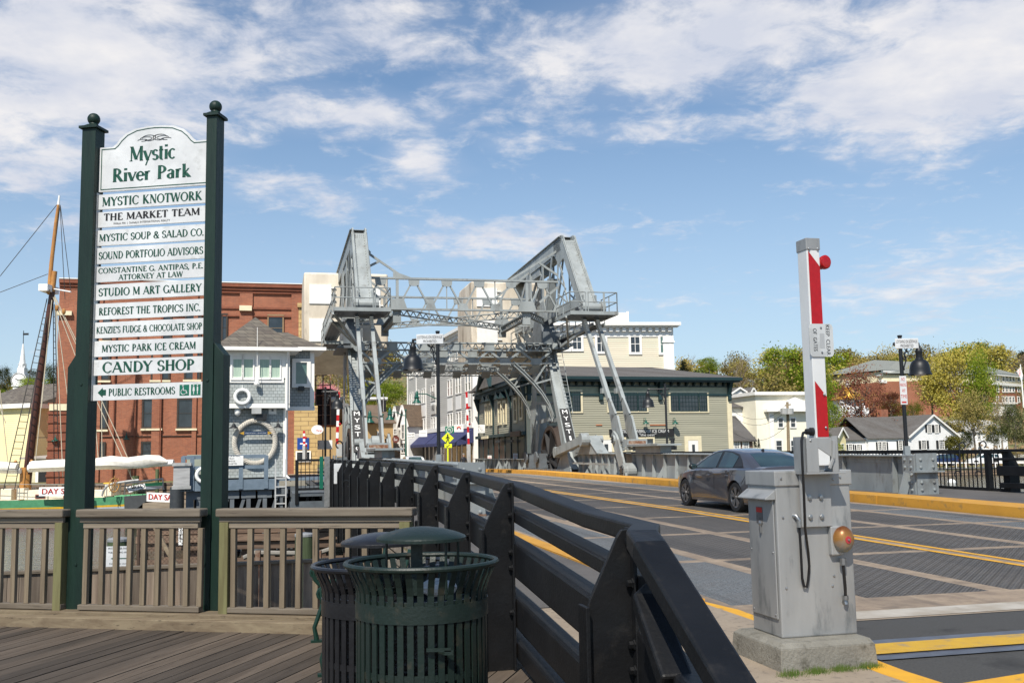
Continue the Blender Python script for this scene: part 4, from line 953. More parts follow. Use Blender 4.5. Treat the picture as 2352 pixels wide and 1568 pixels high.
for i, (f, yt, yb, tx, wf, hf) in enumerate(panels):
    zt, zb = ZL(f, yt, yb); m = lm(); m.box(x0, -.011, zb, x1, .011, zt); pn = m.build('sign_panel', OFFW, sg, local=True)
    m = lm(); m.box(x0 - .045, -.02, zb, x0 - .004, -.012, zt); m.build('clip_plate', bx, pn, local=True)
    h = zt - zb; lw = (xv - x0) * min(.975, wf * 1.02); xs_ = (x0 + xv) / 2 - lw / 2 + .004; zl = zb + h * (1 - hf) / 2; m = lm()
    if i == 1:
        letters(m, tx, (xs_, -.0135, zb + h * .42), U, Zv, lw, h * hf, True); letters(m, 'William Pitt  |  Sotheby\'s INTERNATIONAL REALTY', (x0 + .17, -.0135, zb + h * .1), U, Zv, .62, h * .17)
    elif i == 4:
        letters(m, tx, (xs_, -.0135, zb + h * .55), U, Zv, lw, h * hf, True); letters(m, 'ATTORNEY AT LAW', (x0 + .24, -.0135, zb + h * .08), U, Zv, .7, h * hf, True)
    elif i == 10:
        letters(m, tx, (x0 + .17, -.0135, zl), U, Zv, lw * 1.0, h * hf, True)
        m.poly([(x0 + .05, -.0135, zb + h * .5), (x0 + .105, -.0135, zb + h * .18), (x0 + .105, -.0135, zb + h * .82)]); m.poly([(x0 + .10, -.0135, zb + h * .32), (x0 + .14, -.0135, zb + h * .32), (x0 + .14, -.0135, zb + h * .68), (x0 + .10, -.0135, zb + h * .68)])
    else: letters(m, tx, (xs_, -.0135, zl), U, Zv, lw, h * hf, True)
    m.build('lettering', GREENLET if i != 1 else BLKLET, pn, local=True)
    if i == 10:
        for k, xx in enumerate((xv - .235, xv - .115)):
            m = lm(); m.box(xx, -.0135, zb + h * .16, xx + .1, -.0115, zb + h * .84); m.build('pictogram_tile', SIGNGREEN, pn, local=True)
            m = lm(); y_ = -.0155; c = xx + .05; zz_ = zb + h * .5
            if k == 0:
                m.ball((c - .012, y_, zz_ + .042), .008, 8, 6); m.path([(c - .01, y_, zz_ + .03), (c - .006, y_, zz_ - .004), (c + .02, y_, zz_ - .006), (c + .03, y_, zz_ - .035)], .005, 5); m.path([(c - .008 + .026 * math.cos(a), y_, zz_ - .018 + .026 * math.sin(a)) for a in [1.7 + i_ * .42 for i_ in range(11)]], .0035, 5)
            else:
                for dx_ in (-.02, .02):
                    m.ball((c + dx_, y_, zz_ + .040), .008, 8, 6); m.beam((c + dx_, y_, zz_ + .03), (c + dx_, y_, zz_ - .012), .002, .014, (1, 0, 0), h2=.024 if dx_ < 0 else .014); m.beam((c + dx_, y_, zz_ - .01), (c + dx_, y_, zz_ - .042), .002, .008, (1, 0, 0))
            m.build('pictogram', WHITE, pn, local=True)

# ---------------------------------------------------------------- wooden railing in three bays
ff = Fac(onZ(0, 1396, ZF), onZ(720, 1411, ZF))
fz = lambda y, x=300: ff.uz(x, y)[1]
ZC, ZC2, ZC3, ZC4 = fz(1168), fz(1186), fz(1199), fz(1212)
def bay(name, px0, px1, pk, posts, label, ends=None):
    u0, u1 = ff.uz(px0, 1250)[0], ff.uz(px1, 1250)[0]
    o = ff.A + ff.u * u0; r = thing(name, label, 'railing', (o.x, o.y, ZF), ff.rz, 'timber railing along the boardwalk edge'); L = u1 - u0
    m = M(); m.box(-.02, -.085, ZC2 - ZF, L + .02, .07, ZC - ZF); m.build('cap_rail', WOODGREY, r, local=True, bevel=.012)
    m = M(); m.box(0, -.045, ZC3 - ZF + .003, L, -.01, ZC2 - ZF - .002); m.box(0.03, -.03, ZC4 - ZF, L - .03, .03, ZC3 - ZF); m.build('upper_rail', WOODGREY, r, local=True, bevel=.004)
    m = M(); m.box(0, -.045, 0.005, L, .04, .055); m.build('bottom_rail', WOODGREY, r, local=True, bevel=.006)
    for p in pk:
        u = ff.uz(p, 1250)[0] - u0; m = M(); e = random.uniform(-.006, .006); m.hexa([(u - .025 + e, -.022, .055), (u + .025 + e, -.022, .055), (u + .025 + e, .022, .055), (u - .025 + e, .022, .055), (u - .025, -.022, ZC4 - ZF), (u + .025, -.022, ZC4 - ZF), (u + .025, .022, ZC4 - ZF), (u - .025, .022, ZC4 - ZF)]); m.build('baluster', WOODGREY_Z, r, local=True, bevel=.003)
    for a, b, mt in posts:
        a, b = ff.uz(a, 1250)[0] - u0, ff.uz(b, 1250)[0] - u0; m = M(); m.box(a, -.05, -.2, b, .05, ZC3 - ZF + .001); m.build('post', mt, r, local=True, bevel=.004)
k3 = .3255
bay('wooden_railing', -330, 150, [-300 + 36 * i for i in range(9)] + [20 * k3 - 4, 105 * k3, 208 * k3, 318 * k3], [(404 * k3, 458 * k3, WOODNEW)], 'weathered timber railing bay left of the sign posts with a greenish end post')
bay('wooden_railing', 188, 464, [x * k3 for x in (614, 724, 822, 920, 1018, 1117, 1215, 1318, 1419)], [], 'short timber railing bay between the two dark green sign posts')
bay('wooden_railing', 508, 949, [x * k3 for x in (1650, 1770, 1885, 2000, 2112, 2228, 2345, 2460, 2575, 2690)], [(1563 * k3, 1625 * k3, WOODNEW), (921, 945, WOODNEW)], 'longest timber railing bay, from the right sign post to the black barrier')
m = M(Fac(ff.A, ff.B).M4()); m.box(-6, -.10, -.02, 3.95, .12, ZF - .002); m.box(-6, -.23, -.02, 4.0, -.102, ZF - .035)
tag(m.build('timber_kerb', WOODBROWN, None, bevel=.008), 'two stepped weathered beams along the foot of the timber railing', 'timber kerb')
# low board wall on the landing behind the railing
la, lb = onZ(0, 1312, .28), onZ(726, 1283, .28); lw_ = Fac(la, lb); m = M(); random.seed(11); x = -4.0
while x < 4.4:
    w_ = random.choice((.09, .13, .14, .15)); m.box(x + .003, 0, -.5, x + w_ - .003, .02 + random.uniform(0, .006), .24); x += w_
r = thing('board_wall', 'low weathered board wall on the landing behind the railing', 'wall', (la.x, la.y, 0), lw_.rz)
WZ2 = woodmat('weathered_board', (.38, .31, .24), (.15, .115, .09), 2, .8, var=.45)
m.build('boards', WZ2, r, local=True); m = M(); m.box(-4, -.03, .24, 4.4, .07, .28); m.build('cap', WOODGREY, r, local=True, bevel=.005)
m = M(); m.poly([tuple(la - lw_.u * 5 + Vector((0, 0, -.75))), tuple(lb + lw_.u * 1.8 + Vector((0, 0, -.75))), tuple(ff.A + ff.u * 4.6 + Vector((0, .2, -.55))), tuple(ff.A - ff.u * 7 + Vector((0, .2, -.55)))])
setting(m.build('landing_floor', WOODBROWN))

# ---------------------------------------------------------------- litter bins
def bin_(px, py, d, mt, label, zr=None, liner=True):
    c = V(px, py, d); z = zr or c.z; r = thing('litter_bin', label, 'litter bin', (c.x, c.y, 0), 0, 'slatted metal litter bins')
    rr, rb = .362, .312
    m = M(); m.path([(rr * math.cos(a), rr * math.sin(a), z) for a in [i * math.pi / 24 for i in range(48)]], .014, 8, closed=True); m.build('rim', mt, r, local=True, smooth=True)
    m = M(); zb0, zb1 = z - .245, z - .165; m.lathe((0, 0, 0), [(rb, zb0), (rb + .006, zb0), (rb + .006, zb1), (rb, zb1), (rb, zb0)], 48); m.lathe((0, 0, 0), [(rb - .012, .12), (rb - .002, .12), (rb - .002, .16), (rb - .012, .16)], 48); m.lathe((0, 0, 0), [(rb - .012, z - .5), (rb - .004, z - .5), (rb - .004, z - .47), (rb - .012, z - .47)], 48); m.lathe((0, 0, 0), [(rb - .03, z - .17), (rb - .008, z - .17), (rb - .008, z - .15), (rb - .03, z - .15)], 48)
    builds(m, 'band', mt, r, local=True, smooth=True, sm_ang=35)
    m = M(); n = 42
    for i in range(n):
        a = 2 * math.pi * i / n; ca, sa = math.cos(a), math.sin(a); hw = .0145
        pr = [(rb - .003, .06), (rb - .003, z - .16), (rb - .001, z - .12), (rb + .012, z - .08), (rb + .034, z - .035), (rr - .004, z - .004)]
        for (r0, z0), (r1, z1) in zip(pr, pr[1:]):
            q = []
            for rr_, zz_ in ((r0, z0), (r1, z1)):
                for th in (-.004, .004): q += [(ca * (rr_ + th) - sa * s_ * hw, sa * (rr_ + th) + ca * s_ * hw, zz_) for s_ in (-1, 1)]
            m.hexa([q[0], q[1], q[3], q[2], q[4], q[5], q[7], q[6]])
    m.build('slats', mt, r, local=True)
    zl = z + .118
    m = M(); m.lathe((0, 0, zl), [(.217, -.014), (.217, .0), (.212, .007), (.17, .024), (.11, .040), (.05, .049), (0, .051)], 48); m.lathe((0, 0, zl), [(.217, -.014), (.16, -.010), (0, -.006)], 32); m.build('lid', mt, r, local=True, smooth=True, sm_ang=35)
    m = M()
    for a in (.25, math.pi - .25, 1.75 * math.pi): m.tube((.18 * math.cos(a), .18 * math.sin(a), z - .16), (.18 * math.cos(a), .18 * math.sin(a), zl), .007, n=6)
    m.box(-.045, -.06, z - .15, .01, -.045, zl - .01); m.build('lid_stay', mt, r, local=True)
    if liner:
        lm_ = mat('bin_liner' + str(px), (.012, .012, .014), .22, 0, (.02, .02, .022), 20, 1, 1.0, 14)
        m = M(); m.lathe((0, 0, 0), [(0, .1), (rb - .05, .12), (rb - .04, .3), (rb - .06, .5), (rb - .04, z - .3), (rb - .035, z - .18), (rb - .08, z - .2), (0, z - .22)], 36)
        for v in m.v: k = 1 + .05 * noise.noise(v * 9); v.x *= k; v.y *= k
        m.build('liner', lm_, r, local=True, smooth=True)
        m = M(); a = -1.35; m.box(.05, -rb - .02, z - .36, .16, -rb - .006, z - .345); m.box(.13, -rb - .02, z - .375, .17, -rb - .005, z - .355); m.build('latch', mt, r, local=True)
    return r
BGREEN = mat('bin_green', (.0095, .023, .0175), .45, 0, (.014, .024, .019), 4, 1, .15, 60, col3=(.05, .045, .03), ns3=7)
BBLK = mat('bin_black', (.012, .012, .014), .3, 0, (.02, .02, .022), 6, 1, .1, 60)
bin_(968, 1290, 4.9, BGREEN, 'dark green slatted litter bin with a domed lid, in front of the black one')
bin_(876, 1294, 5.45, BBLK, 'black slatted litter bin with a domed lid, partly behind the green one', zr=.97)
m = M(); random.seed(2); g_ = V(1002, 1262, 5.0)
m.ball((g_.x, g_.y, .90), .07, 10, 6, (1.4, .8, .5)); [v.__iadd__(Vector((random.uniform(-.012, .012), 0, random.uniform(-.012, .012)))) for v in m.v]
solo(m, 'crumpled_wrapper', PLASTW, 'crumpled pale wrapper lying in the green litter bin', 'rubbish')

# ---------------------------------------------------------------- bench
bp_ = onZ(722, 1474, 0); fb = Matrix.Translation((bp_.x + .02, bp_.y, 0)) @ Matrix.Rotation(HEAD, 4, 'Z')     # local y runs along the barrier, x to the right
r = thing('park_bench', 'slatted park bench with scrolled green iron ends behind the litter bins', 'bench', tuple(fb.translation), HEAD)
IRON = mat('bench_iron', (.008, .04, .026), .4, 0, (.006, .03, .02), 8)
for y in (0, -1.35):
    m = M(); m.path([(.0, y, .02), (-.02, y, .12), (.03, y, .26), (.09, y, .40), (.05, y, .44)], [.022, .018, .02, .024, .02], 8); m.path([(.52, y, .02), (.50, y, .14), (.46, y, .3), (.48, y, .42), (.56, y, .66), (.62, y, .86)], .02, 8)
    m.path([(.04, y, .43), (.48, y, .40)], .02, 8); m.path([(.05 + .0, y, .44), (-.02, y, .52), (-.03, y, .60), (.04, y, .66), (.2, y, .65), (.52, y, .66)], .018, 8); m.path([(-.01 + .055 * math.cos(a) * (1 - a / 14), y, .57 + .055 * math.sin(a) * (1 - a / 14)) for a in [i * .6 for i in range(14)]], .012, 6); m.box(-.05, y - .03, 0, .05, y + .03, .02); m.box(.47, y - .03, 0, .57, y + .03, .02)
    m.build('bench_end', IRON, r, local=True, smooth=True)
m = M()
for i in range(7): m.box(.03 + i * .064, -1.42, .445 + .004 * abs(i - 3), .085 + i * .064, .07, .47 + .004 * abs(i - 3))
m.build('seat', WOODGREY, r, local=True, bevel=.006); m = M()
for i in range(6): x, z = .50 + i * .026, .50 + i * .066; m.hexa([(x, -1.42, z), (x + .022, -1.42, z - .006), (x + .022, .07, z - .006), (x, .07, z), (x + .02, -1.42, z + .055), (x + .042, -1.42, z + .049), (x + .042, .07, z + .049), (x + .02, .07, z + .055)])
m.build('backrest', WOODGREY, r, local=True, bevel=.005)

# ---------------------------------------------------------------- black crash barrier (near left of the road)
RZ = [(0, 1.02), (2.5, 1.10), (4.3, 1.19), (7.2, 1.32), (9.8, 1.355), (12.2, 1.405), (14.6, 1.42), (60, 1.44)]
RT = [(0, 1.46), (3.5, 1.50), (4.26, 1.56), (7.2, 1.70), (9.8, 1.88), (12.2, 1.95), (14.6, 1.98), (60, 2.05)]
def interp(P, s):
    for (a, b), (c, d) in zip(P, P[1:]):
        if s <= c: return b + (d - b) * (s - a) / (c - a)
    return P[-1][1]
zr_ = lambda s: interp(RZ, s); tr_ = lambda s: interp(RT, s)
bar = thing('crash_barrier', 'black steel crash barrier with tapered posts, curving along the bridge sidewalk to the foreground', 'barrier', tuple(B(8, 1.7, 0)), HEAD)
def rail(pts, w, h, name='rail', bevel=.012):      # swept rectangular section along (t,s,z)
    m = MB(); P = [Vector(p) for p in pts]
    ring = []
    for i, p in enumerate(P):
        d = (P[min(i + 1, len(P) - 1)] - P[max(i - 1, 0)]).normalized(); r_ = d.cross(Vector((0, 0, 1))).normalized(); u_ = r_.cross(d).normalized()
        ring.append(m.P([p + r_ * a * w / 2 + u_ * b * h / 2 for a, b in ((-1, -1), (1, -1), (1, 1), (-1, 1))]))
    for a, b in zip(ring, ring[1:]):
        for j in range(4): k = (j + 1) % 4; m.face(a + j, b + j, b + k, a + k)
    m.face(*[ring[0] + j for j in (0, 1, 2, 3)]); m.face(*[ring[-1] + j for j in (3, 2, 1, 0)])
    return m.build(name, BLACK, bar, bevel=bevel)
SS = [4.3, 5.2, 6.2, 7.2, 8.5, 9.8, 11, 12.2, 14.6, 17, 20, 24, 28, 32, 36]
SS2 = [s for s in SS]
o_ = .075
top = [(tr_(s) + o_, s, zr_(s) - .04) for s in SS]
rail([(1.43, 1.5, -.02), (1.44, 2.95, .735), (1.46, 3.80, 1.155), (1.50, 3.98, 1.18)] + [(a, b, c + .03) if b < 4.5 else (a, b, c) for a, b, c in top], .135, .085)
rail([(1.44, 3.52, .70), (1.47, 3.86, .945), (tr_(3.9) + o_, 4.02, .975)] + [(tr_(s) + o_, s, zr_(s) - .235) for s in SS], .12, .085)
rail([(1.42, 2.0, .22), (1.43, 2.75, .52), (1.46, 3.35, .61)] + [(tr_(s) + o_, s, zr_(s) - .545) for s in SS], .13, .25, bevel=.02)
rail([(tr_(2.6) + o_, 2.6, .22)] + [(tr_(s) + o_, s, zr_(s) - .925) for s in SS[:9]], .11, .22, bevel=.02)
rail([(tr_(2.6) + o_, 2.6, .0)] + [(tr_(s) + o_, s, zr_(s) - 1.19) for s in SS[:9]], .1, .13, bevel=.015)
PS_ = [4.3, 7.2, 9.8, 12.2, 14.6, 17.0, 19.4, 21.8, 24.2, 26.6, 29, 31.4, 33.8]
for i, s in enumerate(PS_):
    t = tr_(s); zt = zr_(s) + .012; m = MB(); zl = zt - .33
    m.prism([(t + .005, s - .012, zt), (t - .045, s - .012, zt - .002), (t - .068, s - .012, zt - .035), (t - .20, s - .012, zl + .03), (t - .215, s - .012, zl - .02), (t - .215, s - .012, -.9 if i > 2 else -.02), (t + .005, s - .012, -.9 if i > 2 else -.02)], (0, .024, 0))
    m.box(t - .235, s - .06, -.9 if i > 2 else -.02, t - .215, s + .06, zl + .005); m.box(t - .008, s - .06, -.9 if i > 2 else -.02, t + .008, s + .06, zt + .005)
    p = m.build('post', BLACK, bar, bevel=.004)
    if i < 5:
        for dz in (.05, .235, .5, .61, .925):
            m = MB()
            for ds in (-.035,): m.lathe((t - .008, s + ds, zt - dz), [(.024, 0), (.024, .006), (.017, .008), (.017, .026), (0, .03)], 6, (-1, 0, 0))
            m.build('bolt', BLACK, p)
# tactile things hanging on the barrier further along: green and white boards
for nm, mt, px0, py0, px1, py1, lb, s in (('notice_board', SIGNGREEN, 734, 1048, 742, 1122, 'narrow green board hung outside the walkway rail near the control house', 34.2), ('notice_board', mat('board_back', (.30, .30, .29), .6, .2, (.2, .2, .19), 9), 745, 1048, 757, 1163, 'long grey board back hung on the walkway rail next to the green board', 33.2), ('notice_board', OFFW, 767, 1064, 785, 1110, 'small white notice on the walkway barrier below the hook', 30.5)):
    a, b = onS(px0, py0, s), onS(px1, py1, s); m = M(); m.hexa([(a.x, a.y, b.z), (b.x, b.y, b.z), (b.x - .01, b.y + .04, b.z), (a.x - .01, a.y + .04, b.z), (a.x, a.y, a.z), (b.x, b.y, a.z), (b.x - .01, b.y + .04, a.z), (a.x - .01, a.y + .04, a.z)]); solo(m, nm, mt, lb, 'board')
# scroll hooks
def hook(p, h, label, fl=1, lower=True):
    r_ = M(); pts = [(0, 0, 0), (0, 0, h - .1)] + [(fl * (.09 - .09 * math.cos(a) * (1 - a * .05)), 0, h - .1 + .1 * math.sin(a) * (1 - a * .05)) for a in [i * .45 for i in range(1, 11)]]
    r_.path(pts, .018, 6)
    if lower: r_.path([(fl * -.0, 0, .12)] + [(fl * -(.10 - .10 * math.cos(a) * (1 - a * .06)), 0, .12 + .1 * math.sin(a) * (1 - a * .06) - .05) for a in [i * .5 for i in range(1, 10)]], .016, 6)
    r_.v = [v + Vector(p) for v in r_.v]; return solo(r_, 'scroll_hook', LAMPBLK, label, 'hook', 'scrolled iron hooks on the rails', base=p)
q = V(787, 1118, 24.5); hook(q, 1.12, 'black scroll hook on the near barrier in front of the left bridge tower', -1)
# walkway rail from the barrier to the control house
m = None
wr = thing('walkway_railing', 'black picket railing of the side walkway beside the control house', 'railing', tuple(B(36, .8, .2)), HEAD)
pts = [(2.05, 36.2), (1.95, 38.3), (.85, 38.3)]
m = MB()
for a, b in zip(pts, pts[1:]):
    for z in (1.42, .35): m.beam((a[0], a[1], z), (b[0], b[1], z), .09, .09)
m.beam((.85, 38.3, .98), (1.95, 38.3, .98), .05, .04)
builds(m, 'rail', BLACK, wr); m = MB()
for a, b in zip(pts, pts[1:]):
    L = math.dist(a, b); n = max(2, int(L / .14))
    for i in range(n): x, y = a[0] + (b[0] - a[0]) * i / n, a[1] + (b[1] - a[1]) * i / n; m.beam((x, y, .35), (x, y, 1.4), .025, .025)
m.build('picket_panel', BLACK, wr)
m = MB()
for a in pts: m.box(a[0] - .06, a[1] - .06, -.2, a[0] + .06, a[1] + .06, 1.44)
builds(m, 'post', BLACK, wr)
m = MB(); m.box(.7, 38.35, .08, 2.1, 41.8, .2); m.box(.6, 38.3, -.4, 2.0, 38.45, -.1)
for x in (.7, 1.8): m.box(x, 38.3, -.1, x + .12, 41, .08)
m.build('floor', STEEL_D, wr)
# ---------------------------------------------------------------- right outer railing with pickets and scroll hooks
rr = thing('sidewalk_railing', 'long black picket railing on the outer edge of the right sidewalk', 'railing', tuple(B(40, 18.4, .17)), HEAD)
T = 18.4; m = MB(); zt_ = lambda s: 1.40 + (s - 22) * .003
for a, b in zip([22.3, 26, 34, 44, 56], [26, 34, 44, 56, 70]):
    m.beam((T, a, zt_(a) - .04), (T, b, zt_(b) - .04), .08, .11); m.beam((T, a, zt_(a) - 1.03), (T, b, zt_(b) - 1.03), .07, .08)
builds(m, 'rail', BLACK, rr); m = MB(); s = 22.35
while s < 66: m.beam((T, s, zt_(s) - 1.0), (T, s, zt_(s) - .06), .024, .024); s += .17
m.build('picket_panel', BLACK, rr); m = MB()
for s in (22.9, 27.5, 33, 40, 47, 54, 61, 68): m.box(T - .07, s - .07, .1, T + .07, s + .07, zt_(s) - .02)
builds(m, 'post', BLACK, rr)
q = onT(1689, 1085, 18.25)
for px, lb in ((2208, 'black scroll hook on the right railing in front of the blue car'), (2256, 'black scroll hook on the right railing left of the conical shrub')):
    a = onT(px, 1095, 18.3); hook(a, .95, lb, 1)
# heavy barrier at the right frame edge
rb = thing('crash_barrier', 'black steel barrier with thick planks at the right edge of the picture', 'barrier', tuple(B(19, 18.4, .15)), HEAD)
def rail2(z, h, w, s1=21.4):
    m = MB(); m.box(T - .12 - w / 2, 2, z - h / 2, T - .12 + w / 2, s1 + 1.1, z + h / 2); m.build('rail', BLACK, rb, bevel=.01)
rail2(1.39, .07, .1); rail2(1.17, .07, .1); rail2(.87, .25, .12, 21.3); rail2(.50, .14, .12, 21.2); rail2(.24, .14, .12, 21.1)
for s in (22.15, 19.7, 17.3, 14.9):
    m = MB(); m.prism([(T + .0, s - .1, 1.38), (T - .08, s - .1, 1.38), (T - .08, s - .1, .1), (T + .22, s - .1, .1), (T + .22, s - .1, 1.0), (T + .06, s - .1, 1.3)], (0, .2, 0)); m.build('post', BLACK, rb, bevel=.004)

# ---------------------------------------------------------------- gate cabinet with raised arm
C0 = Vector((1.89, 7.3, 0)); gt = thing('barrier_gate', 'grey metal gate cabinet on a concrete block with a raised red and white arm', 'barrier gate', tuple(C0), HEAD)
gt.scale = (.84, .88, 1)
def G(m, name, mt, par=None, **k): return m.build(name, mt, par or gt, local=True, **k)
m = M(); m.hexa([(-.17, -.26, -.02), (.735, -.26, -.02), (.735, .62, -.02), (-.17, .62, -.02), (-.15, -.24, .17), (.72, -.24, .17), (.72, .60, .17), (-.15, .60, .17)]); 
b0 = len(m.v); m.hexa([(-.15, -.24, .17), (.72, -.24, .17), (.72, .60, .17), (-.15, .60, .17), (-.10, -.18, .2), (.715, -.18, .2), (.715, .56, .2), (-.10, .56, .2)]); G(m, 'concrete_base', CONCG, bevel=.006)
m = M(); m.box(0, 0, .2, .72, .5, 1.3); body = G(m, 'body', GALV, bevel=.012)
m = M(); m.box(-.012, -.014, 1.275, .735, .514, 1.385); G(m, 'lid', GALV, bevel=.008)
m = M(); m.box(-.016, .03, .33, -.004, .47, 1.19); G(m, 'door', GALV, body, bevel=.004)
m = M(); m.hexa([(-.10, -.0, 1.18), (-.004, .0, 1.18), (-.004, .5, 1.18), (-.10, .5, 1.18), (-.10, .0, 1.19), (-.004, .0, 1.25), (-.004, .5, 1.25), (-.10, .5, 1.19)]); G(m, 'hood', GALV, body, bevel=.003)
m = M(); m.box(-.0195, .21, 1.0, -.017, .32, 1.12); pl = G(m, 'warning_plate', mat('worn_plate', (.20, .19, .19), .5, .3, (.12, .11, .11), 30)); m = M(); m.box(-.0215, .215, 1.08, -.020, .315, 1.115); G(m, 'warning_band', REDLET, pl)
m = M(); m.lathe((-.02, .24, 1.0), [(.02, 0), (.022, .012), (.012, .02), (0, .022)], 12, (-1, 0, 0)); m.box(-.034, .232, .93, -.02, .252, 1.02); G(m, 'door_handle', CHROME)
m = M()
for a, b in ((.05, 1.33), (.62, 1.33), (.06, 1.05), (.06, .55), (.5, .55), (.43, 1.05), (.55, 1.315), (.52, .62)):
    m.lathe((a, -.001 if b < 1.28 else -.015, b), [(.011, 0), (.009, .005), (0, .008)], 8, (0, -1, 0))
for a, b in ((.06, 1.16), (.25, 1.17), (.44, 1.16), (.06, .36), (.44, .36), (.44, .8), (.06, .8)): m.lathe((-.016, a, b), [(.009, 0), (.007, .005), (0, .007)], 8, (-1, 0, 0))
G(m, 'screw', CHROME)
# arm holder
m = M(); m.box(.21, -.05, .98, .50, -.03, 1.36); m.box(.19, -.20, 1.36, .56, .02, 1.375)
G(m, 'bracket', GALV, bevel=.003)
m = M(); m.box(.19, -.20, 1.375, .20, .0, 1.63); m.box(.19, -.2, 1.375, .31, -.19, 1.62); m.box(.44, -.2, 1.375, .50, -.19, 1.63); m.box(.49, -.20, 1.375, .50, .0, 1.63); m.prism([(.30, -.195, 1.62), (.44, -.195, 1.62), (.44, -.195, 1.48), (.31, -.195, 1.55)], (0, .01, 0)); m.box(.32, -.16, 1.38, .38, -.15, 1.52); m.beam((.45, -.21, 1.60), (.44, -.21, 1.47), .02, .03); m.beam((.44, -.21, 1.47), (.40, -.21, 1.40), .02, .02); m.box(.50, -.1, 1.52, .56, -.04, 1.56)
G(m, 'arm_holder', GALV, bevel=.002)
m = M()
for a in (.29, .40):
    for b in (1.05, 1.19): m.lathe((a, -.05, b), [(.024, 0), (.024, .004), (.018, .005), (.018, .016), (0, .018)], 6, (0, -1, 0))
builds(m, 'bracket_bolt', CHROME, gt, local=True)
AX0, AX1, AY0, AY1 = .30, .425, -.19, -.04; ZT_ = 3.07
m = M(); m.box(AX0, AY0, 1.42, AX1, AY1, ZT_); arm = G(m, 'arm', WHITE, bevel=.006)
m = M(); m.box(AX0 - .006, AY0 - .006, ZT_ - .075, AX1 + .006, AY1 + .006, ZT_ + .012); G(m, 'arm_cap', GALV, arm, bevel=.004)
for k, (za, zb, zc, zd) in enumerate(((ZT_ - .085, ZT_ - .62, ZT_ - .20, ZT_ - .735), (2.03, 1.625, 1.915, 1.625))):
    m = M(); m.poly([(AX0 + .014, AY0 - .003, zb), (AX1 - .004, AY0 - .003, zd), (AX1 - .004, AY0 - .003, zc), (AX0 + .014, AY0 - .003, za)]); G(m, 'red_stripe', REDTAPE, arm)
m = M()
for a, b in ((AX1 - .03, 1.93), (AX1 - .03, 1.69), (AX0 + .02, ZT_ - .07), (AX1 - .02, ZT_ - .07), (AX0 - .06, 1.60)): m.lathe((a, AY0 - .006, b), [(.012, 0), (.01, .006), (.006, .01), (0, .011)], 10, (0, -1, 0))
G(m, 'arm_bolt', CHROME, arm)
m = M(); cz_ = 2.325; w_, h_ = .115, .12; xm = (AX0 + AX1) / 2 + .03
rc = [(xm + sx_ * (w_ - .03) + sx_ * .03 * math.cos(a), cz_ + sz_ * (h_ - .03) + sz_ * .03 * math.sin(a)) for sx_, sz_, aa in ((1, 1, 0), (-1, 1, 1), (-1, -1, 0), (1, -1, 1)) for a in ([0, .5, 1.07, 1.57] if not aa else [1.57, 1.07, .5, 0])]
m.prism([(a, AY0 - .012, b) for a, b in reversed(rc)], (0, .006, 0)); REFL = mat('reflective_sheet', (.62, .63, .62), .5, 0, (.5, .51, .5), 7, 1, 0, lo=.45, hi=.55); ks = G(m, 'plate', REFL, arm)
m = M(); letters(m, 'KEEP  CLEAR', (xm + .045, AY0 - .0135, cz_ + .112), (0, 0, -1), (1, 0, 0), .222, .036); letters(m, 'OF  GATES', (xm - .078, AY0 - .0135, cz_ + .085), (0, 0, -1), (1, 0, 0), .165, .036); G(m, 'plate_lettering', BLKLET, arm)
m = M(); m.box(xm - .015, AY0 - .0128, cz_ - .06, xm + .03, AY0 - .0122, cz_ + .05); G(m, 'plate_patch', mat('patch', (.45, .46, .46), .6), arm)
m = M()
for dz in (-.09, .09): m.lathe((xm, AY0 - .012, cz_ + dz), [(.010, 0), (.008, .005), (0, .008)], 8, (0, -1, 0))
G(m, 'plate_bolt', CHROME, arm)
REDL = mat('red_lens', (.50, .01, .012), .18, 0, (.35, .005, .008), 60)
m = M(); m.lathe((AX1 + .05, AY0 + .02, ZT_ - .165), [(.052, 0), (.052, .03), (.044, .042), (.02, .046), (0, .046)], 24, (0, -1, 0)); m.lathe((AX1 + .05, AY0 + .02, ZT_ - .165), [(.045, 0), (.045, -.05), (0, -.05)], 16, (0, -1, 0)); G(m, 'red_lamp', REDL, arm, smooth=True, sm_ang=35)
CAB = mat('black_cable', (.014, .013, .013), .45)
m = M(); m.lathe((AX0 - .0, AY0 + .04, 1.665), [(.03, 0), (.03, .03), (.022, .035), (.022, .07), (0, .075)], 12, (-1, 0, 0)); m.path([(AX0 - .06, AY0 + .04, 1.665), (AX0 - .11, AY0 + .02, 1.655), (AX0 - .14, AY0, 1.60), (AX0 - .142, AY0, 1.45), (AX0 - .13, AY0 + .02, 1.2), (AX0 - .10, AY0 + .08, .98), (AX0 - .045, -.05, .80), (AX0 - .03, -.03, .70), (AX0 - .045, -.025, .60), (AX0 - .06, -.025, .555), (AX0 - .085, -.025, .56), (AX0 - .10, -.025, .62), (AX0 - .10, -.025, .85), (AX0 - .105, -.025, 1.0)], .011, 8); G(m, 'arm_cable', CAB, smooth=True)
m = M(); m.path([(AX0 - .105, -.03, .985), (AX0 - .105, -.03, 1.03), (AX0 - .125, -.02, 1.06), (AX0 - .14, .01, 1.06)], .018, 10); m.lathe((AX0 - .105, -.03, .98), [(.024, 0), (.024, .045)], 8); m.path([(.60, -.03, .42), (.60, -.03, .455), (.60, .01, .425)], .018, 10); m.lathe((.60, -.03, .45), [(.026, 0), (.026, .03)], 8); m.lathe((.585, -.045, .70), [(.028, 0), (.028, .05)], 8); G(m, 'conduit_elbow', CHROME, smooth=True, sm_ang=40)
m = M(); m.path([(.585, -.045, .70), (.59, -.045, .62), (.60, -.035, .54), (.60, -.03, .46)], .013, 8); G(m, 'bell_cable', CAB, smooth=True)
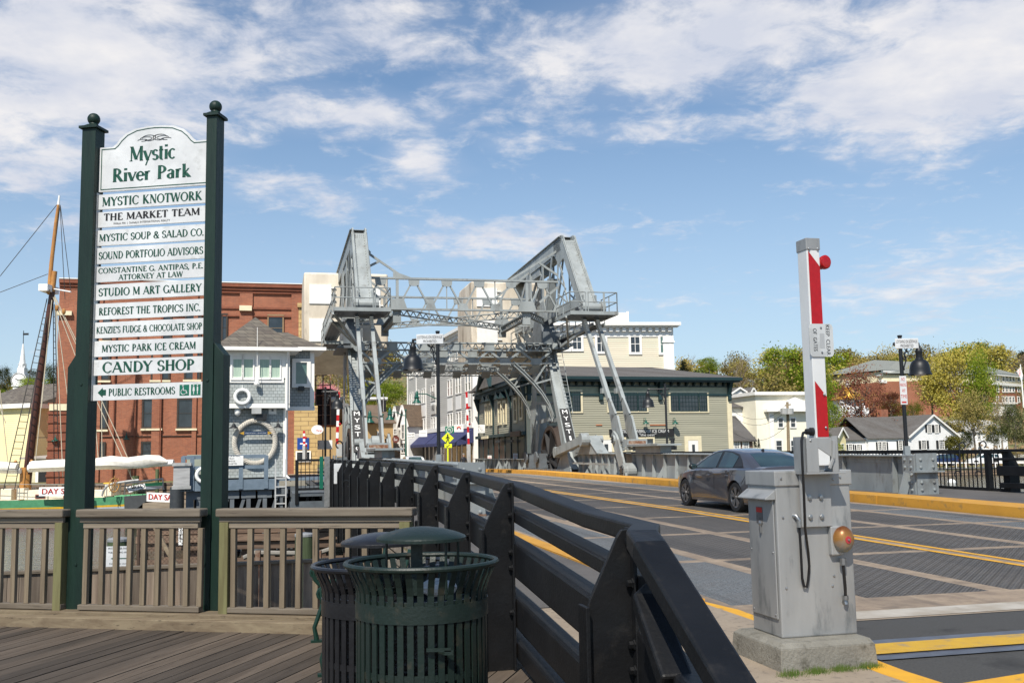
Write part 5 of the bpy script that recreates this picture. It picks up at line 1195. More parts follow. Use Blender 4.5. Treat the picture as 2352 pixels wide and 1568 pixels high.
m = M(); m.box(.48, -.05, .77, .60, -.001, .98); m.lathe((.585, -.03, .90), [(.06, 0), (.06, .02)], 14, (0, -1, 0)); G(m, 'bell_housing', GALV, bevel=.01)
BELL = bpy.data.materials.new('rusty_bell'); BELL.use_nodes = True; t, p = nodes(BELL)
_, _, oz = t.sep(t.add('ShaderNodeTexCoord').outputs['Object']); nn = t.noise(t.add('ShaderNodeTexCoord').outputs['Object'], 16, 5, .7)
k = t.ramp(t.math('ADD', oz, t.math('MULTIPLY', nn, .14)), .88, 1.05)
t.put(p.inputs['Base Color'], t.mix(t.ramp(k, .55, 1), t.mix(t.ramp(k, 0, .5), (.28, .29, .27), (.38, .18, .045)), (.16, .045, .012))); p.inputs['Roughness'].default_value = .35; p.inputs['Metallic'].default_value = .25
m = M(); m.lathe((.59, -.05, .885), [(.093, 0), (.096, .012), (.092, .03), (.078, .055), (.055, .074), (.028, .084), (0, .086)], 30, (0, -1, 0)); bell = G(m, 'bell', BELL, smooth=True)
m = M(); m.lathe((.59, -.136, .885), [(.0, .004), (.026, .003), (.028, -.004)], 20, (0, -1, 0)); G(m, 'bell_label', mat('bell_red', (.55, .05, .06), .5), bell); m = M(); m.lathe((.59, -.14, .885), [(.010, 0), (.008, .01), (0, .012)], 6, (0, -1, 0)); G(m, 'bell_nut', CHROME, bell)

# grass tuft along the edge
m = M(); random.seed(9); ea, eb = onZ(1790, 1562, 0), onZ(2030, 1537, 0)
for i in range(2600):
    k = random.random(); c = ea.lerp(eb, k) + Vector((random.gauss(0, .012), random.gauss(.02, .03 + .015 * math.sin(k * 17) ** 2), 0)); h = random.uniform(.03, .065) * (.6 + .6 * abs(math.sin(k * 13))); a = random.uniform(0, 6.3); w_ = .0022
    d = Vector((math.cos(a), math.sin(a), 0)); m.poly([c - d * w_, c + d * w_, c + Vector((random.gauss(0, .008), random.gauss(0, .008), h))])
GT = mat('kerb_grass', (.08, .16, .02), .7, 0, (.13, .17, .03), 40); setting(m.build('grass_tuft', GT), 'stuff')
# ================================================================ buildings
def lapmat(name, a, b=None, row=.16):
    m = mat(name, a, .7, 0, b or tuple(c * .88 for c in a), .5, 1, 0); t, p = nodes(m)
    z = t.sep(t.add('ShaderNodeTexCoord').outputs['Object'])[2]
    bp = t.add('ShaderNodeBump'); bp.inputs['Strength'].default_value = .8; bp.inputs['Distance'].default_value = .03; bp.invert = True
    t.put(bp.inputs['Height'], t.math('FRACT', t.math('DIVIDE', z, row))); t.put(p.inputs['Normal'], bp.outputs[0]); return m
BRICK = brickmat('red_brick', (.38, .125, .062), (.27, .085, .045), (.30, .19, .13), 1, .22, .075, .008)
BRICK2 = brickmat('corbel_brick', (.30, .09, .042), (.22, .066, .034), (.13, .07, .05), 1, .22, .075, .008)
CREAMB = brickmat('cream_brick', (.60, .44, .20), (.52, .37, .16), (.20, .13, .07), 1, 1.1, .32, .02)
CREAM = mat('cream_trim', (.74, .66, .45), .6, 0, (.66, .58, .40), 3)
WINDARK = mat('window_frame_brown', (.04, .028, .02), .6)
TRIMW = mat('white_trim', (.82, .80, .76), .55, 0, (.76, .74, .70), 2)
TEAL = mat('dark_teal_trim', (.008, .028, .032), .5, 0, (.012, .035, .038), 3)
SAGE = mat('sage_clapboard', (.345, .33, .25), .7, 0, (.295, .285, .215), .8, 1, .1, 9, stretch=(.2, .2, 3))
GREYC = mat('pale_grey_clapboard', (.50, .48, .44), .7, 0, (.44, .42, .385), .8, 1, .1, 9, stretch=(.2, .2, 3))
CREAMC = mat('cream_clapboard', (.66, .60, .47), .7, 0, (.60, .54, .42), .8, 1, .1, 9, stretch=(.2, .2, 3))
SHGREY = brickmat('grey_wall_shingles', (.40, .44, .44), (.34, .38, .385), (.17, .19, .19), 1, .17, .125, .010, .8)
SHROOF = brickmat('brown_roof_shingles', (.155, .14, .115), (.095, .082, .072), (.05, .045, .04), 1, .35, .17, .012, .95)
SHROOF2 = brickmat('grey_roof_shingles', (.125, .12, .115), (.10, .095, .09), (.06, .057, .055), 1, .3, .15, .01, .95)
BUFF = mat('buff_stucco', (.50, .33, .15), .85, 0, (.44, .29, .13), 1.2)
YELLOWC = lapmat('yellow_clapboard', (.78, .68, .38))
WHITEC = lapmat('white_clapboard', (.78, .78, .77))
AWN = mat('navy_awning', (.025, .03, .095), .75, 0, (.03, .037, .11), 3)
CURT = mat('green_curtain', (.40, .50, .40), .6, 0, (.26, .38, .31), 3.0, 1, .2, 6, stretch=(8, 8, .3), spec=.8)

def siding(m, x0, x1, z0, z1, row=.14, lip=.022, y=0.):
    n = max(1, int((z1 - z0) / row)); h = (z1 - z0) / n
    for i in range(n):
        a, b = z0 + i * h, z0 + (i + 1) * h
        m.poly([(x0, y - lip, a), (x1, y - lip, a), (x1, y - .003, b), (x0, y - .003, b)]); m.poly([(x0, y - lip, a), (x0, y - .0, a), (x1, y - .0, a), (x1, y - lip, a)])
def win(par, fac, f, r, fm, pm=None, mull=(0, 1), fw=.09, y=-.05, sill=None, dep=.07, name='window', mw=.03, off=0.):
    """window from a pixel rectangle (x0,y0,x1,y1) in zoom frame f, on the wall plane fac"""
    pm = pm or WIN; yc = (r[1] + r[3]) / 2; xc = (r[0] + r[2]) / 2
    if f is None: u0, z1, u1, z0 = r[0], r[3], r[2], r[1]
    else:
        u0 = fac.uz(*f(r[0], yc))[0]; u1 = fac.uz(*f(r[2], yc))[0]; z1 = fac.uz(*f(xc, r[1]))[1]; z0 = fac.uz(*f(xc, r[3]))[1]
    fr = fac.M4(); m = M(fr); yo = y + off
    m.box(u0 - fw, yo - .0, z0 - fw, u0, yo - dep, z1 + fw); m.box(u1, yo, z0 - fw, u1 + fw, yo - dep, z1 + fw); m.box(u0, yo, z0 - fw, u1, yo - dep, z0); m.box(u0, yo, z1, u1, yo - dep, z1 + fw)
    for i in range(mull[0]): c = u0 + (u1 - u0) * (i + 1) / (mull[0] + 1); m.box(c - mw / 2, yo - .0, z0, c + mw / 2, yo - .035, z1)
    for i in range(mull[1]): c = z0 + (z1 - z0) * (i + 1) / (mull[1] + 1); m.box(u0, yo, c - mw / 2, u1, yo - .037, c + mw / 2)
    w_ = m.build(name, fm, par)
    m = M(fr); m.box(u0, yo + .03, z0, u1, yo - .004, z1); m.build('pane', pm, w_)
    if sill: m = M(fr); m.box(u0 - fw - .06, yo, z0 - fw - .14, u1 + fw + .06, yo - .17, z0 - fw); m.build('sill', sill, w_)
    return w_
def root(name, label, cat, fac, group=None, z=0): return thing(name, label, cat, (fac.A.x, fac.A.y, z), fac.rz, group)
def wallbox(par, fac, x0, x1, z0, z1, dep, mt, name='wall', y=0.):
    m = M(fac.M4()); m.box(x0, y, z0, x1, y + dep, z1); return m.build(name, mt, par)
def gable(m, x0, x1, z0, zr, dep, ov=.3, along='y', th=.12, y0=0.):
    if along == 'y':    # ridge runs away from the viewer
        xc = (x0 + x1) / 2; k = (zr - z0) / (xc - x0)
        for a, b in (((x0 - ov, z0 - ov * k), (xc, zr)), ((xc, zr), (x1 + ov, z0 - ov * k))):
            m.prism([(a[0], y0 - ov, a[1]), (b[0], y0 - ov, b[1]), (b[0], y0 - ov, b[1] + th), (a[0], y0 - ov, a[1] + th)], (0, dep + 2 * ov, 0))
    else:
        yc = y0 + dep / 2; k = (zr - z0) / (dep / 2)
        for a, b in (((y0 - ov, z0 - ov * k), (yc, zr)), ((yc, zr), (y0 + dep + ov, z0 - ov * k))):
            m.prism([(x0 - ov, a[0], a[1]), (x0 - ov, b[0], b[1]), (x0 - ov, b[0], b[1] + th), (x0 - ov, a[0], a[1] + th)], (x1 - x0 + 2 * ov, 0, 0))
def hip(m, x0, x1, y0, y1, z0, zr, ov=.4, rx=None):
    x0 -= ov; x1 += ov; y0 -= ov; y1 += ov; d = rx or min((y1 - y0), (x1 - x0)) / 2
    if (x1 - x0) >= (y1 - y0): a, b = (x0 + d, (y0 + y1) / 2, zr), (x1 - d, (y0 + y1) / 2, zr); A_ = (a, b, b, a)
    else: a, b = ((x0 + x1) / 2, y0 + d, zr), ((x0 + x1) / 2, y1 - d, zr); A_ = (a, a, b, b)
    c = [(x0, y0, z0), (x1, y0, z0), (x1, y1, z0), (x0, y1, z0)]
    m.poly([c[3], c[2], c[1], c[0]])
    for i in range(4):
        j = (i + 1) % 4; q = [c[i], c[j], A_[j], A_[i]]
        if A_[i] == A_[j]: q = q[:3]
        m.poly(q)

# ---- brick mill
fb_ = Fac(V(128, 1050, 70), V(697, 1050, 74.2)); rt = root('brick_building', 'large red brick mill building with cream sills behind the park sign', 'building', fb_)
H_ = fb_.uz(400, 648)[1]; L = fb_.L
wallbox(rt, fb_, 0, L, -3, H_, 22, BRICK)
m = M(fb_.M4()); m.box(-.5, -.02, -3, .9, -.35, fb_.uz(140, 940)[1]); [m.box(-.55, -.02, z_, .95, -.42, z_ + .16) for z_ in [(-2 + i * .62) for i in range(13)]]; m.build('corner_quoins', BRICK2, rt)
m = M(fb_.M4()); m.box(-.45, -.01, fb_.uz(140, 943)[1], .8, -.45, fb_.uz(140, 928)[1]); m.build('stone_band', CREAM, rt)
m = M(fb_.M4())
for a, b in ((130, 180), (208, 232), (350, 368), (442, 452), (548, 578), (668, 697)):
    u0, u1 = fb_.uz(a, 900)[0], fb_.uz(b, 900)[0]; m.box(u0, 0, -3, u1, -.14, H_ - .1)
builds(m, 'pilaster', BRICK, rt)
m = M(fb_.M4())
for z_, d_, h_ in ((H_ - .28, .38, .28), (H_ - .5, .26, .2), (H_ - .72, .16, .18)): m.box(-.1, 0, z_, L + .1, -d_, z_ + h_)
m.box(0, 0, H_ - 1.9, L, -.1, H_ - 1.75)
for z_ in (fb_.uz(400, 725)[1],): m.box(-.15, 0, z_, L, -.12, z_ + .1)
m.build('cornice', BRICK2, rt)
m = M(fb_.M4()); m.box(-.1, .0, H_, L + .1, -.42, H_ + .06); m.build('coping', TRIMW, rt)
m = M(fb_.M4()); a = fb_.uz(*Z4(285, 80)); b = fb_.uz(*Z4(375, 45)); m.box(a[0], -.14, a[1], b[0], -.4, b[1]); a = fb_.uz(140, 725); m.box(-.2, 0, a[1], .8, -.4, a[1] + .3); m.build('corbel', CREAM, rt)
m = M(fb_.M4()); a = fb_.uz(*Z4(712, 290)); b = fb_.uz(*Z4(745, 55)); m.box(a[0], -.01, a[1] - 8, b[0] + .05, -.2, b[1]); m.box(a[0] - .1, -.01, b[1], b[0] + .1, -.35, b[1] + .3); m.build('quoin_strip', CREAMB, rt)
rows = [(696, 765, 845, 1045), (1040, 1157, 842, 1037), (1292, 1408, 842, 1037), (690, 750, 1158, 1282), (1032, 1147, 1153, 1275), (705, 792, 240, 402), (1125, 1230, 237, 400), (700, 785, 515, 690), (1105, 1218, 510, 688), (1345, 1440, 505, 685), (1350, 1445, 232, 396), (1612, 1635, 230, 410), (440, 540, 848, 1048), (300, 400, 560, 700)]
for (a, b, c, d) in rows[:12]: win(rt, fb_, Z2, (a, c, b, d), WINDARK, WIN, (0, 1), .12, -.02, CREAM, .1)
win(rt, fb_, Z4, (496, 115, 596, 290), mat('window_frame_tan', (.28, .18, .09), .6), WIN, (0, 1), .1, -.02, None, .1)
m = M(fb_.M4()); a = fb_.uz(*Z4(660, 1130)); b = fb_.uz(*Z4(802, 765)); m.box(L - .7, -.25, -1, L + 1.0, 3, b[1]); yb_ = m.build('corner_pier', CREAMB, rt)
win(rt, fb_, Z4, (700, 1100, 790, 1160), TRIMW, WIN, (1, 0), .1, -.3, None, .08)
m = M(fb_.M4()); a = fb_.uz(*Z4(702, 1080)); m.box(a[0], -.27, a[1], a[0] + .85, -.32, a[1] + .85); m.build('blue_plate', mat('blue_sign', (.01, .06, .30), .5), rt); m = M(fb_.M4()); m.beam((a[0] + .2, -.33, a[1] + .42), (a[0] + .7, -.33, a[1] + .42), .01, .1); m.build('arrow', WHITE, rt)
LAMPG = mat('green_enamel', (.006, .085, .06), .4, 0, (.005, .07, .05), 4)
def walllamp(par, fac, px, py, s=1., mt=None, name='wall_lamp', f=None):
    q = fac.uz(*(f(px, py) if f else (px, py))); u, z = q; m = M(fac.M4())
    m.path([(u - .0 * s, 0, z + .1 * s), (u, -.12 * s, z + .42 * s), (u, -.36 * s, z + .46 * s), (u, -.42 * s, z + .25 * s)], .02 * s, 6); m.lathe((u, -.42 * s, z), [(.26 * s, 0), (.24 * s, .04 * s), (.1 * s, .14 * s), (.07 * s, .26 * s), (0, .28 * s)], 14)
    return m.build(name, mt or LAMPG, par)
walllamp(rt, fb_, 918, 1130, 1, None, 'wall_lamp', Z2); walllamp(rt, fb_, 408, 1142, 1, None, 'wall_lamp', Z2)
m = M(fb_.M4())
for x_ in (1165, 825, 980): u, z = fb_.uz(*Z2(x_, 900)); m.beam((u, -.16, -2), (u, -.16, H_ - 2), .09, .09, (0, 1, 0))
builds(m, 'downpipe', BRICK2, rt)
m = M(fb_.M4()); a = fb_.uz(*Z2(900, 1107)); m.beam((a[0] - 6, -.06, a[1]), (a[0] + 7, -.06, a[1]), .05, .05); m.build('conduit', WINDARK, rt)

# ---- bridge control house on its platform
fh = Fac(V(464, 1100, 40.2), V(661, 1100, 41.2)); rt = root('control_house', 'small two storey grey shingled bridge control house with hipped roofs', 'building', fh)
U = lambda px, py=1000: fh.uz(px, py)[0]; Zh = lambda py, px=600: fh.uz(px, py)[1]
zb_, zm_, ze_ = Zh(1096), Zh(931), Zh(808); L = fh.L; D_ = 3.6
wallbox(rt, fh, 0, L - .12, zb_, zm_, D_, SHGREY); xu = U(509)
wallbox(rt, fh, xu, L, zm_, ze_, D_ + .2, SHGREY, 'upper_wall', -.35)
m = M(fh.M4()); m.box(L - .2, -.04, zb_, L - .02, .1, zm_); m.box(-.04, -.04, zb_, .12, .1, zm_); m.box(L - .16, -.40, zm_, L + .02, -.2, ze_); m.box(xu, -.40, zm_ - .12, L + .02, -.3, zm_ + .06); m.box(xu, -.39, ze_ - .35, L + .02, -.3, ze_ + .02); m.build('corner_trim', TRIMW, rt)
m = M(fh.M4()); apz = Zh(746, 598); hip(m, xu, L, -.35, D_ - .1, ze_ + .06, apz + .45, .42, (L - xu) / 2 + .42 - .02); m.build('roof', SHROOF, rt)
m = M(fh.M4()); m.box(xu - .45, -.84, ze_ - .02, L + .45, -.76, ze_ + .12); m.box(xu - .4, -.76, ze_ - .02, L + .38, D_, ze_ + .04); m.path([(L - .05, -.72, ze_), (L - .1, -.5, ze_ - .3), (L - .1, -.45, ze_ - .5), (L - .1, -.45, zm_ - .2), (L - .1, -.12, zm_ - .5), (L - .1, -.12, zb_ + .1), (L + .1, -.3, zb_ - .15)], .045, 6); m.build('gutter', TRIMW, rt)
fx = Fac(fh.A - fh.n * 1.15, fh.B - fh.n * 1.15)
xa0, xa1 = fx.uz(655, 900)[0], fx.uz(727, 900)[0]; za0, za1 = fx.uz(700, 937)[1], fx.uz(700, 803)[1]
wallbox(rt, fx, xa0, xa1 - .1, za0, za1, 2.2, SHGREY, 'annex_wall'); m = M(fx.M4()); m.box(xa1 - .28, -.04, za0, xa1 - .1, .1, za1); m.box(xa0, -.04, za0 - .1, xa1 - .08, .1, za0 + .06); m.build('annex_trim', TRIMW, rt)
m = M(fx.M4()); hip(m, xa0 - 1.6, xa1 + .0, 0, 2.2, za1 + .05, fx.uz(650, 756)[1], .35, 1.5); m.build('annex_roof', SHROOF, rt); m = M(fx.M4()); m.box(xa0, -.42, za1 - .06, xa1 + .36, -.34, za1 + .08); m.box(xa0, -.34, za1 - .06, xa1 + .34, 2.4, za1 + .04); m.build('annex_gutter', TRIMW, rt)
fup = Fac(fh.A + fh.n * .35, fh.B + fh.n * .35)
for r_ in ((232, 402, 305, 568), (312, 402, 382, 568), (432, 402, 503, 565), (512, 402, 577, 565)): win(rt, fup, Z4, r_, TRIMW, CURT, (0, 0), .06, -.02, None, .07)
m = M(fup.M4()); a = fup.uz(*Z4(203, 597)); b = fup.uz(*Z4(607, 375)); m.box(a[0], -.0, a[1], b[0], -.05, a[1] + .22); m.box(a[0], 0, b[1] - .22, b[0], -.05, b[1])
for x_ in (203, 395, 590): c = fup.uz(*Z4(x_, 500))[0]; m.box(c, 0, a[1] + .2, c + .2, -.048, b[1] - .2)
m.build('window_surround', TRIMW, rt)
win(rt, fx, Z4, (692, 452, 772, 606), TRIMW, WIN2, (0, 0), .16, -.02, None, .08)
m = M(fx.M4()); a = fx.uz(*Z4(710, 655)); b = fx.uz(*Z4(750, 625)); m.box(a[0], -.2, a[1], b[0], 0, b[1]); m.build('black_fixture', LAMPBLK, rt)
m = M(fh.M4()); a = fh.uz(*Z4(370, 825)); b = fh.uz(*Z4(440, 785)); m.box(a[0], -.4, a[1], b[0], 0, b[1]); m.build('floodlight', GALV, rt); m = M(fh.M4()); m.box(a[0] + .2, -.3, a[1] - .25, a[0] + .6, 0, a[1]); m.build('loudspeaker', LAMPBLK, rt)
m = M(fh.M4()); a = fh.uz(*Z4(495, 825)); b = fh.uz(*Z4(553, 768)); m.box(a[0], -.06, a[1], b[0], 0, b[1]); v_ = m.build('vent', TRIMW, rt); m = M(fh.M4()); m.box(a[0] + .12, -.07, a[1] + .12, b[0] - .12, -.055, b[1] - .12); m.build('vent_grille', STEEL_D, v_)
walllamp(rt, fh, 242, 928, .7, LAMPBLK, 'wall_lamp', Z4); walllamp(rt, fh, 562, 925, .7, LAMPBLK, 'wall_lamp', Z4)
m = M(fh.M4()); a = fh.uz(*Z4(270, 810)); m.ball((a[0], -.2, a[1]), .13, 12, 8, (1, 1, 1.3)); m.box(a[0] - .1, -.2, a[1] + .1, a[0] + .2, 0, a[1] + .25); m.build('camera_dome', TRIMW, rt, smooth=True, sm_ang=40)
m = M(fup.M4()); a = fup.uz(*Z4(410, 580)); b = fup.uz(*Z4(412, 205)); m.path([(a[0], -.35, a[1]), (b[0], -.35, b[1])], .012, 5); m.ball((a[0], -.2, a[1] - .15), .12, 8, 6); m.build('antenna', TRIMW, rt)
# rope wreath, plaque, life rings hang on the house: things of their own
fw_ = Fac(fh.A + fh.n * .14, fh.B + fh.n * .14); c = fw_.uz(*Z4(398, 1018)); top_ = fw_.uz(*Z4(405, 872))[1]; bot_ = fw_.uz(*Z4(385, 1180))[1]; rx_ = (fw_.uz(*Z4(545, 1000))[0] - fw_.uz(*Z4(250, 1000))[0]) / 2
m = M(fw_.M4()); ry = (top_ - bot_) / 2; cz_ = (top_ + bot_) / 2
for st in range(4):
    P_ = []
    for i in range(120):
        a = 2 * math.pi * i / 120; tw = a * 15 + st * math.pi / 2; rr_ = .065 * math.cos(tw); yy = .05 * math.sin(tw * (1 if st % 2 else 1))
        P_.append((c[0] + (rx_ + rr_) * math.sin(a) * (1 - .12 * max(0, math.cos(a)) ** 3), yy, cz_ + (ry + rr_) * math.cos(a)))
    m.path(P_, .047, 6, closed=True)
solo(m, 'rope_wreath', ROPE, 'big braided rope wreath hanging on the control house wall', 'rope wreath', smooth=True)
m = M(fw_.M4()); a = fw_.uz(*Z4(318, 975)); b = fw_.uz(*Z4(488, 948)); zc_ = (a[1] + b[1]) / 2; m.box(a[0], -.12, a[1], b[0], -.09, b[1])
r = thing('plaque', 'dark blue name plaque with pointed gold ends inside the rope wreath', 'sign', tuple(fw_.M4() @ Vector((a[0], -.1, a[1]))), fw_.rz); m.build('board', mat('navy_board', (.02, .045, .10), .5), r)
m = M(fw_.M4())
for s_, e_ in ((-1, a[0]), (1, b[0])): m.prism([(e_, -.12, a[1]), (e_ + s_ * .18, -.12, zc_), (e_, -.12, b[1])], (0, .03, 0))
m.build('gold_end', GOLD, r); m = M(fw_.M4()); letters(m, 'MYSTIC RIVER', (a[0] + .05, -.123, a[1] + .08), (1, 0, 0), (0, 0, 1), b[0] - a[0] - .1, b[1] - a[1] - .16, True); m.build('lettering', WHITE, r)
def ring(fac, f, px, py, rr_, label, off=-.12):
    a = fac.uz(*f(px, py)); m = M(fac.M4()); m.path([(a[0] + rr_ * math.cos(t_), off, a[1] + rr_ * math.sin(t_)) for t_ in [i * math.pi / 12 for i in range(24)]], rr_ * .27, 10, closed=True)
    m.path([(a[0], off, a[1] + rr_), (a[0], 0, a[1] + rr_ * 1.7)], .01, 4); m.path([(a[0] + .02, off, a[1] - rr_ * 1.2), (a[0] + .15, off, a[1] - rr_ * 1.6), (a[0] + .1, off, a[1] - rr_ * 1.2)], .012, 4); return solo(m, 'life_ring', PLASTW, label, 'life ring', 'white life rings', smooth=True)
ring(fup, Z4, 305, 700, .28, 'white life ring on the upper wall of the control house')
# platform
pf = Fac(fh.A + fh.n * .9 - fh.u * .9, fh.B + fh.n * .9 + fh.u * .1); rt = thing('service_platform', 'blue grey railed platform on a dark steel truss under the control house', 'platform', tuple(pf.A), pf.rz)
Up = lambda px, py=1100: pf.uz(px, py)[0]; Zp = lambda py, px=560: pf.uz(px, py)[1]
xl, xr = Up(415), Up(635); zt_p = Zp(1100); m = M(pf.M4()); m.box(xl, -.06, zt_p - .42, xr, .0, zt_p - .02); m.box(xl, -.02, zt_p - .1, xr + 2.3, 5, zt_p - .02); m.box(xr, -.06, zt_p - .42, xr + .1, 4, zt_p - .04); m.build('deck', SLATE, rt)
m = M(pf.M4())
for z_ in (Zp(1048), Zp(1072)): m.box(Up(418), -.06, z_ - .07, Up(610), -.02, z_ + .07)
m.build('handrail', SLATE, rt)
for px in (415, 436, 548, 606):
    m = M(pf.M4()); u_ = Up(px); m.box(u_, -.1, zt_p - .38, u_ + .16, -.055, Zp(1046)); m.build('rail_post', SLATE, rt)
m = M(pf.M4()); z0_, z1_ = zt_p - .95, zt_p - .45
m.box(xl + .2, .1, z1_, xr + 2.2, .4, z1_ + .12); m.box(xl + .2, .15, -2.6, xl + .5, .5, z1_)
n = 8
for i in range(n + 1):
    x_ = xl + .6 + (xr + 2.0 - xl - .6) * i / n; m.box(x_, .12, -2.0, x_ + .16, .4, z1_)
    if i < n: x2 = xl + .6 + (xr + 2.0 - xl - .6) * (i + 1) / n; m.beam((x_ + .1, .2, -1.5), (x2, .2, z1_), .12, .12); m.prism([(x_ - .2, .1, z1_ - .3), (x_ + .35, .1, z1_ - .3), (x_ + .35, .1, z1_), (x_ - .2, .1, z1_)], (0, .03, 0))
m.box(xl + .2, .1, -2.1, xr + 2.2, .4, -1.9); m.build('truss', STEEL_D, rt)
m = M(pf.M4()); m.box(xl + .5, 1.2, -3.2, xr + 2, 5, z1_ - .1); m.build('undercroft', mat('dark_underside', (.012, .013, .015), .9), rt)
m = M(pf.M4()); a = pf.uz(*zm(0, 850, 2.4125)(1254, 1465)); b = pf.uz(*zm(0, 850, 2.4125)(1375, 1318)); m.box(a[0], -.3, a[1], b[0], .6, b[1]); bxm = m.build('locker', mat('weathered_plywood', (.42, .42, .42), .8, 0, (.28, .28, .28), 3, 1, .1, 12, stretch=(.4, 1, 2)), rt)
m = M(pf.M4()); m.box(a[0] - .05, -.36, b[1], b[0] + .05, .65, b[1] + .12); m.box(a[0] - .05, -.36, a[1] - .12, b[0] + .05, .6, a[1]); m.build('locker_lid', GALV, bxm)
m = M(pf.M4()); m.box(Up(428), .5, zt_p, Up(505), 1.6, Zp(1042)); m.build('green_tank', mat('sage_sheet', (.30, .33, .27), .6), rt)
m = M(pf.M4()); a = pf.uz(500, 1069); m.box(Up(505), -.16, Zp(1068), Up(558), -.13, Zp(1046)); s_ = m.build('notice', OFFW, rt); m = M(pf.M4()); x_ = Up(529)
for i, tx in enumerate(('DIVING OR BATHING', 'FROM', 'BRIDGE', 'PROHIBITED')):
    w_ = (.62, .18, .26, .4)[i]; zz_ = Zp(1068) + .34 - i * .095 * 1.05; letters(m, tx, (Up(531.5) - w_ / 2, -.135 - .0, zz_), (1, 0, 0), (0, 0, 1), w_, .06)
m.v = [v + pf.n * .03 for v in m.v]; m.build('notice_lettering', BLKLET, s_)
ring(pf, Z2, 1475, 1385, .27, 'white life ring hung on the platform rail beside the right sign post', -.15)
m = M(pf.M4()); u0, u1 = Up(632), Up(656); 
for u_ in (u0, u1): m.beam((u_, -.15, -2.2), (u_, -.12, Zp(1055)), .05, .07)
for i in range(9): z_ = Zp(1100) - i * .33; m.beam((u0, -.14, z_), (u1, -.14, z_), .05, .05)
solo(m, 'ladder', mat('aluminium_ladder', (.62, .62, .60), .4, .3), 'white metal ladder going down from the control house platform', 'ladder')
# ---- green ice cream building
g1 = Fac(V(1212, 1060, 72), V(1684, 1060, 77.5)); g2 = Fac(V(1101, 1060, 91), V(1212, 1060, 72)); rt = root('green_building', 'two storey sage green clapboard shop building with dark teal eaves and grey hipped roof', 'building', g1)
L = g1.L; L2 = g2.L; ze = g1.uz(1290, 868)[1] ; zg = -.2
m = M(g1.M4()); m.poly([(0, 0, zg), (L, 0, zg), (L, 14, zg), (0, 14, zg)])
A3 = [(0, 0), (L, 0), (L, 14)]
inv1 = g1.M4().inverted(); far = inv1 @ Vector((g2.A.x, g2.A.y, 0)); back = (L, 16, 0)
m = M(g1.M4()); m.prism([(0.03, .03, zg), (L - .03, .03, zg), (L - .03, 16, zg), (far.x + .03, far.y, zg)], (0, 0, ze - zg)); m.build('core', SAGE, rt)
m = M(g1.M4()); siding(m, 0, L, zg, ze - 1.25, .165, .035); m.build('wall', SAGE, rt)
m = M(g2.M4()); siding(m, 0, L2, 3.1, ze - .9, .165, .03); m.build('street_wall', SAGE, rt)
m = M(g1.M4()); m.box(L - .35, -.06, zg, L + .05, .1, ze - 1.25); m.box(-.05, -.06, zg, .45, .1, ze - 1.25); builds(m, 'corner_board', CREAM, rt)
m = M(g1.M4()); m.box(-.1, -.04, ze - 1.2, L + .1, .0, ze - .5); m.build('frieze', mat('frieze_sage', (.36, .37, .26), .7), rt)
m = M(g1.M4()); m.box(-.7, -.75, ze - .12, L + .7, 0, ze + .1); m.box(-.55, -.6, ze - .26, L + .55, 0, ze - .12); m.box(-.1, -.10, ze - 1.28, L + .1, 0, ze - 1.14); m.box(-.1, -.12, ze - .62, L + .1, 0, ze - .52)
n = 26
for i in range(n + 1): x_ = L * i / n; m.prism([(x_ - .07, -.02, ze - .26), (x_ - .07, -.5, ze - .26), (x_ - .07, -.35, ze - .38), (x_ - .07, -.12, ze - .58), (x_ - .07, -.02, ze - .62)], (.14, 0, 0))
for x_ in (.15, L * .345, L * .635, L - .15): m.prism([(x_ - .13, -.02, ze - .2), (x_ - .13, -.55, ze - .26), (x_ - .13, -.4, ze - .6), (x_ - .13, -.2, ze - 1.2), (x_ - .13, -.25, ze - 1.6), (x_ - .13, -.02, ze - 1.7)], (.26, 0, 0))
m.build('eaves', TEAL, rt)
m = M(g1.M4()); zr = g1.uz(1500, 842)[1] + .55; m.poly([(-.7, -.75, ze + .1), (L + .7, -.75, ze + .1), (L * .80, 6.5, zr), (L * .30 - 2, 6.5, zr)]); m.poly([(L + .7, -.75, ze + .1), (L + .7, 16.5, ze + .1), (L * .80, 6.5, zr)]); m.poly([(far.x - .8, far.y + .5, ze + .1), (-.7, -.75, ze + .1), (L * .30 - 2, 6.5, zr), (L * .3 - 4, 12, zr)]); m.poly([(L + .7, 16.5, ze + .1), (far.x - .8, far.y + .5, ze + .1), (L * .3 - 4, 12, zr), (L * .80, 6.5, zr)]); m.build('roof', SHROOF2, rt)
for r_ in ((97, 790, 172, 945), (190, 792, 250, 943), (505, 797, 572, 942), (580, 797, 740, 942), (755, 797, 816, 942), (1035, 798, 1095, 944), (1106, 798, 1262, 944), (1277, 798, 1335, 944)):
    w_ = r_[2] - r_[0]; win(rt, g1, Z9, r_, TEAL, WIN2 if r_[0] == 97 else WIN, (5 if w_ > 100 else 2 if r_[0] > 100 else 4, 3 if r_[0] != 97 else 5), .05, -.07, None, .05, mw=.018)
for r_ in ((85, 778, 262, 952), (500, 792, 822, 948), (1028, 793, 1340, 951)):
    a = g1.uz(*Z9(r_[0], r_[3])); b = g1.uz(*Z9(r_[2], r_[1])); m = M(g1.M4())
    m.box(a[0] - .12, -.04, a[1] - .12, b[0] + .12, -.09, a[1] + .03); m.box(a[0] - .12, -.04, b[1] - .03, b[0] + .12, -.09, b[1] + .12); m.box(a[0] - .12, -.04, a[1], a[0] + .03, -.09, b[1]); m.box(b[0] - .03, -.04, a[1], b[0] + .12, -.09, b[1]); m.build('window_surround', CREAM, rt)
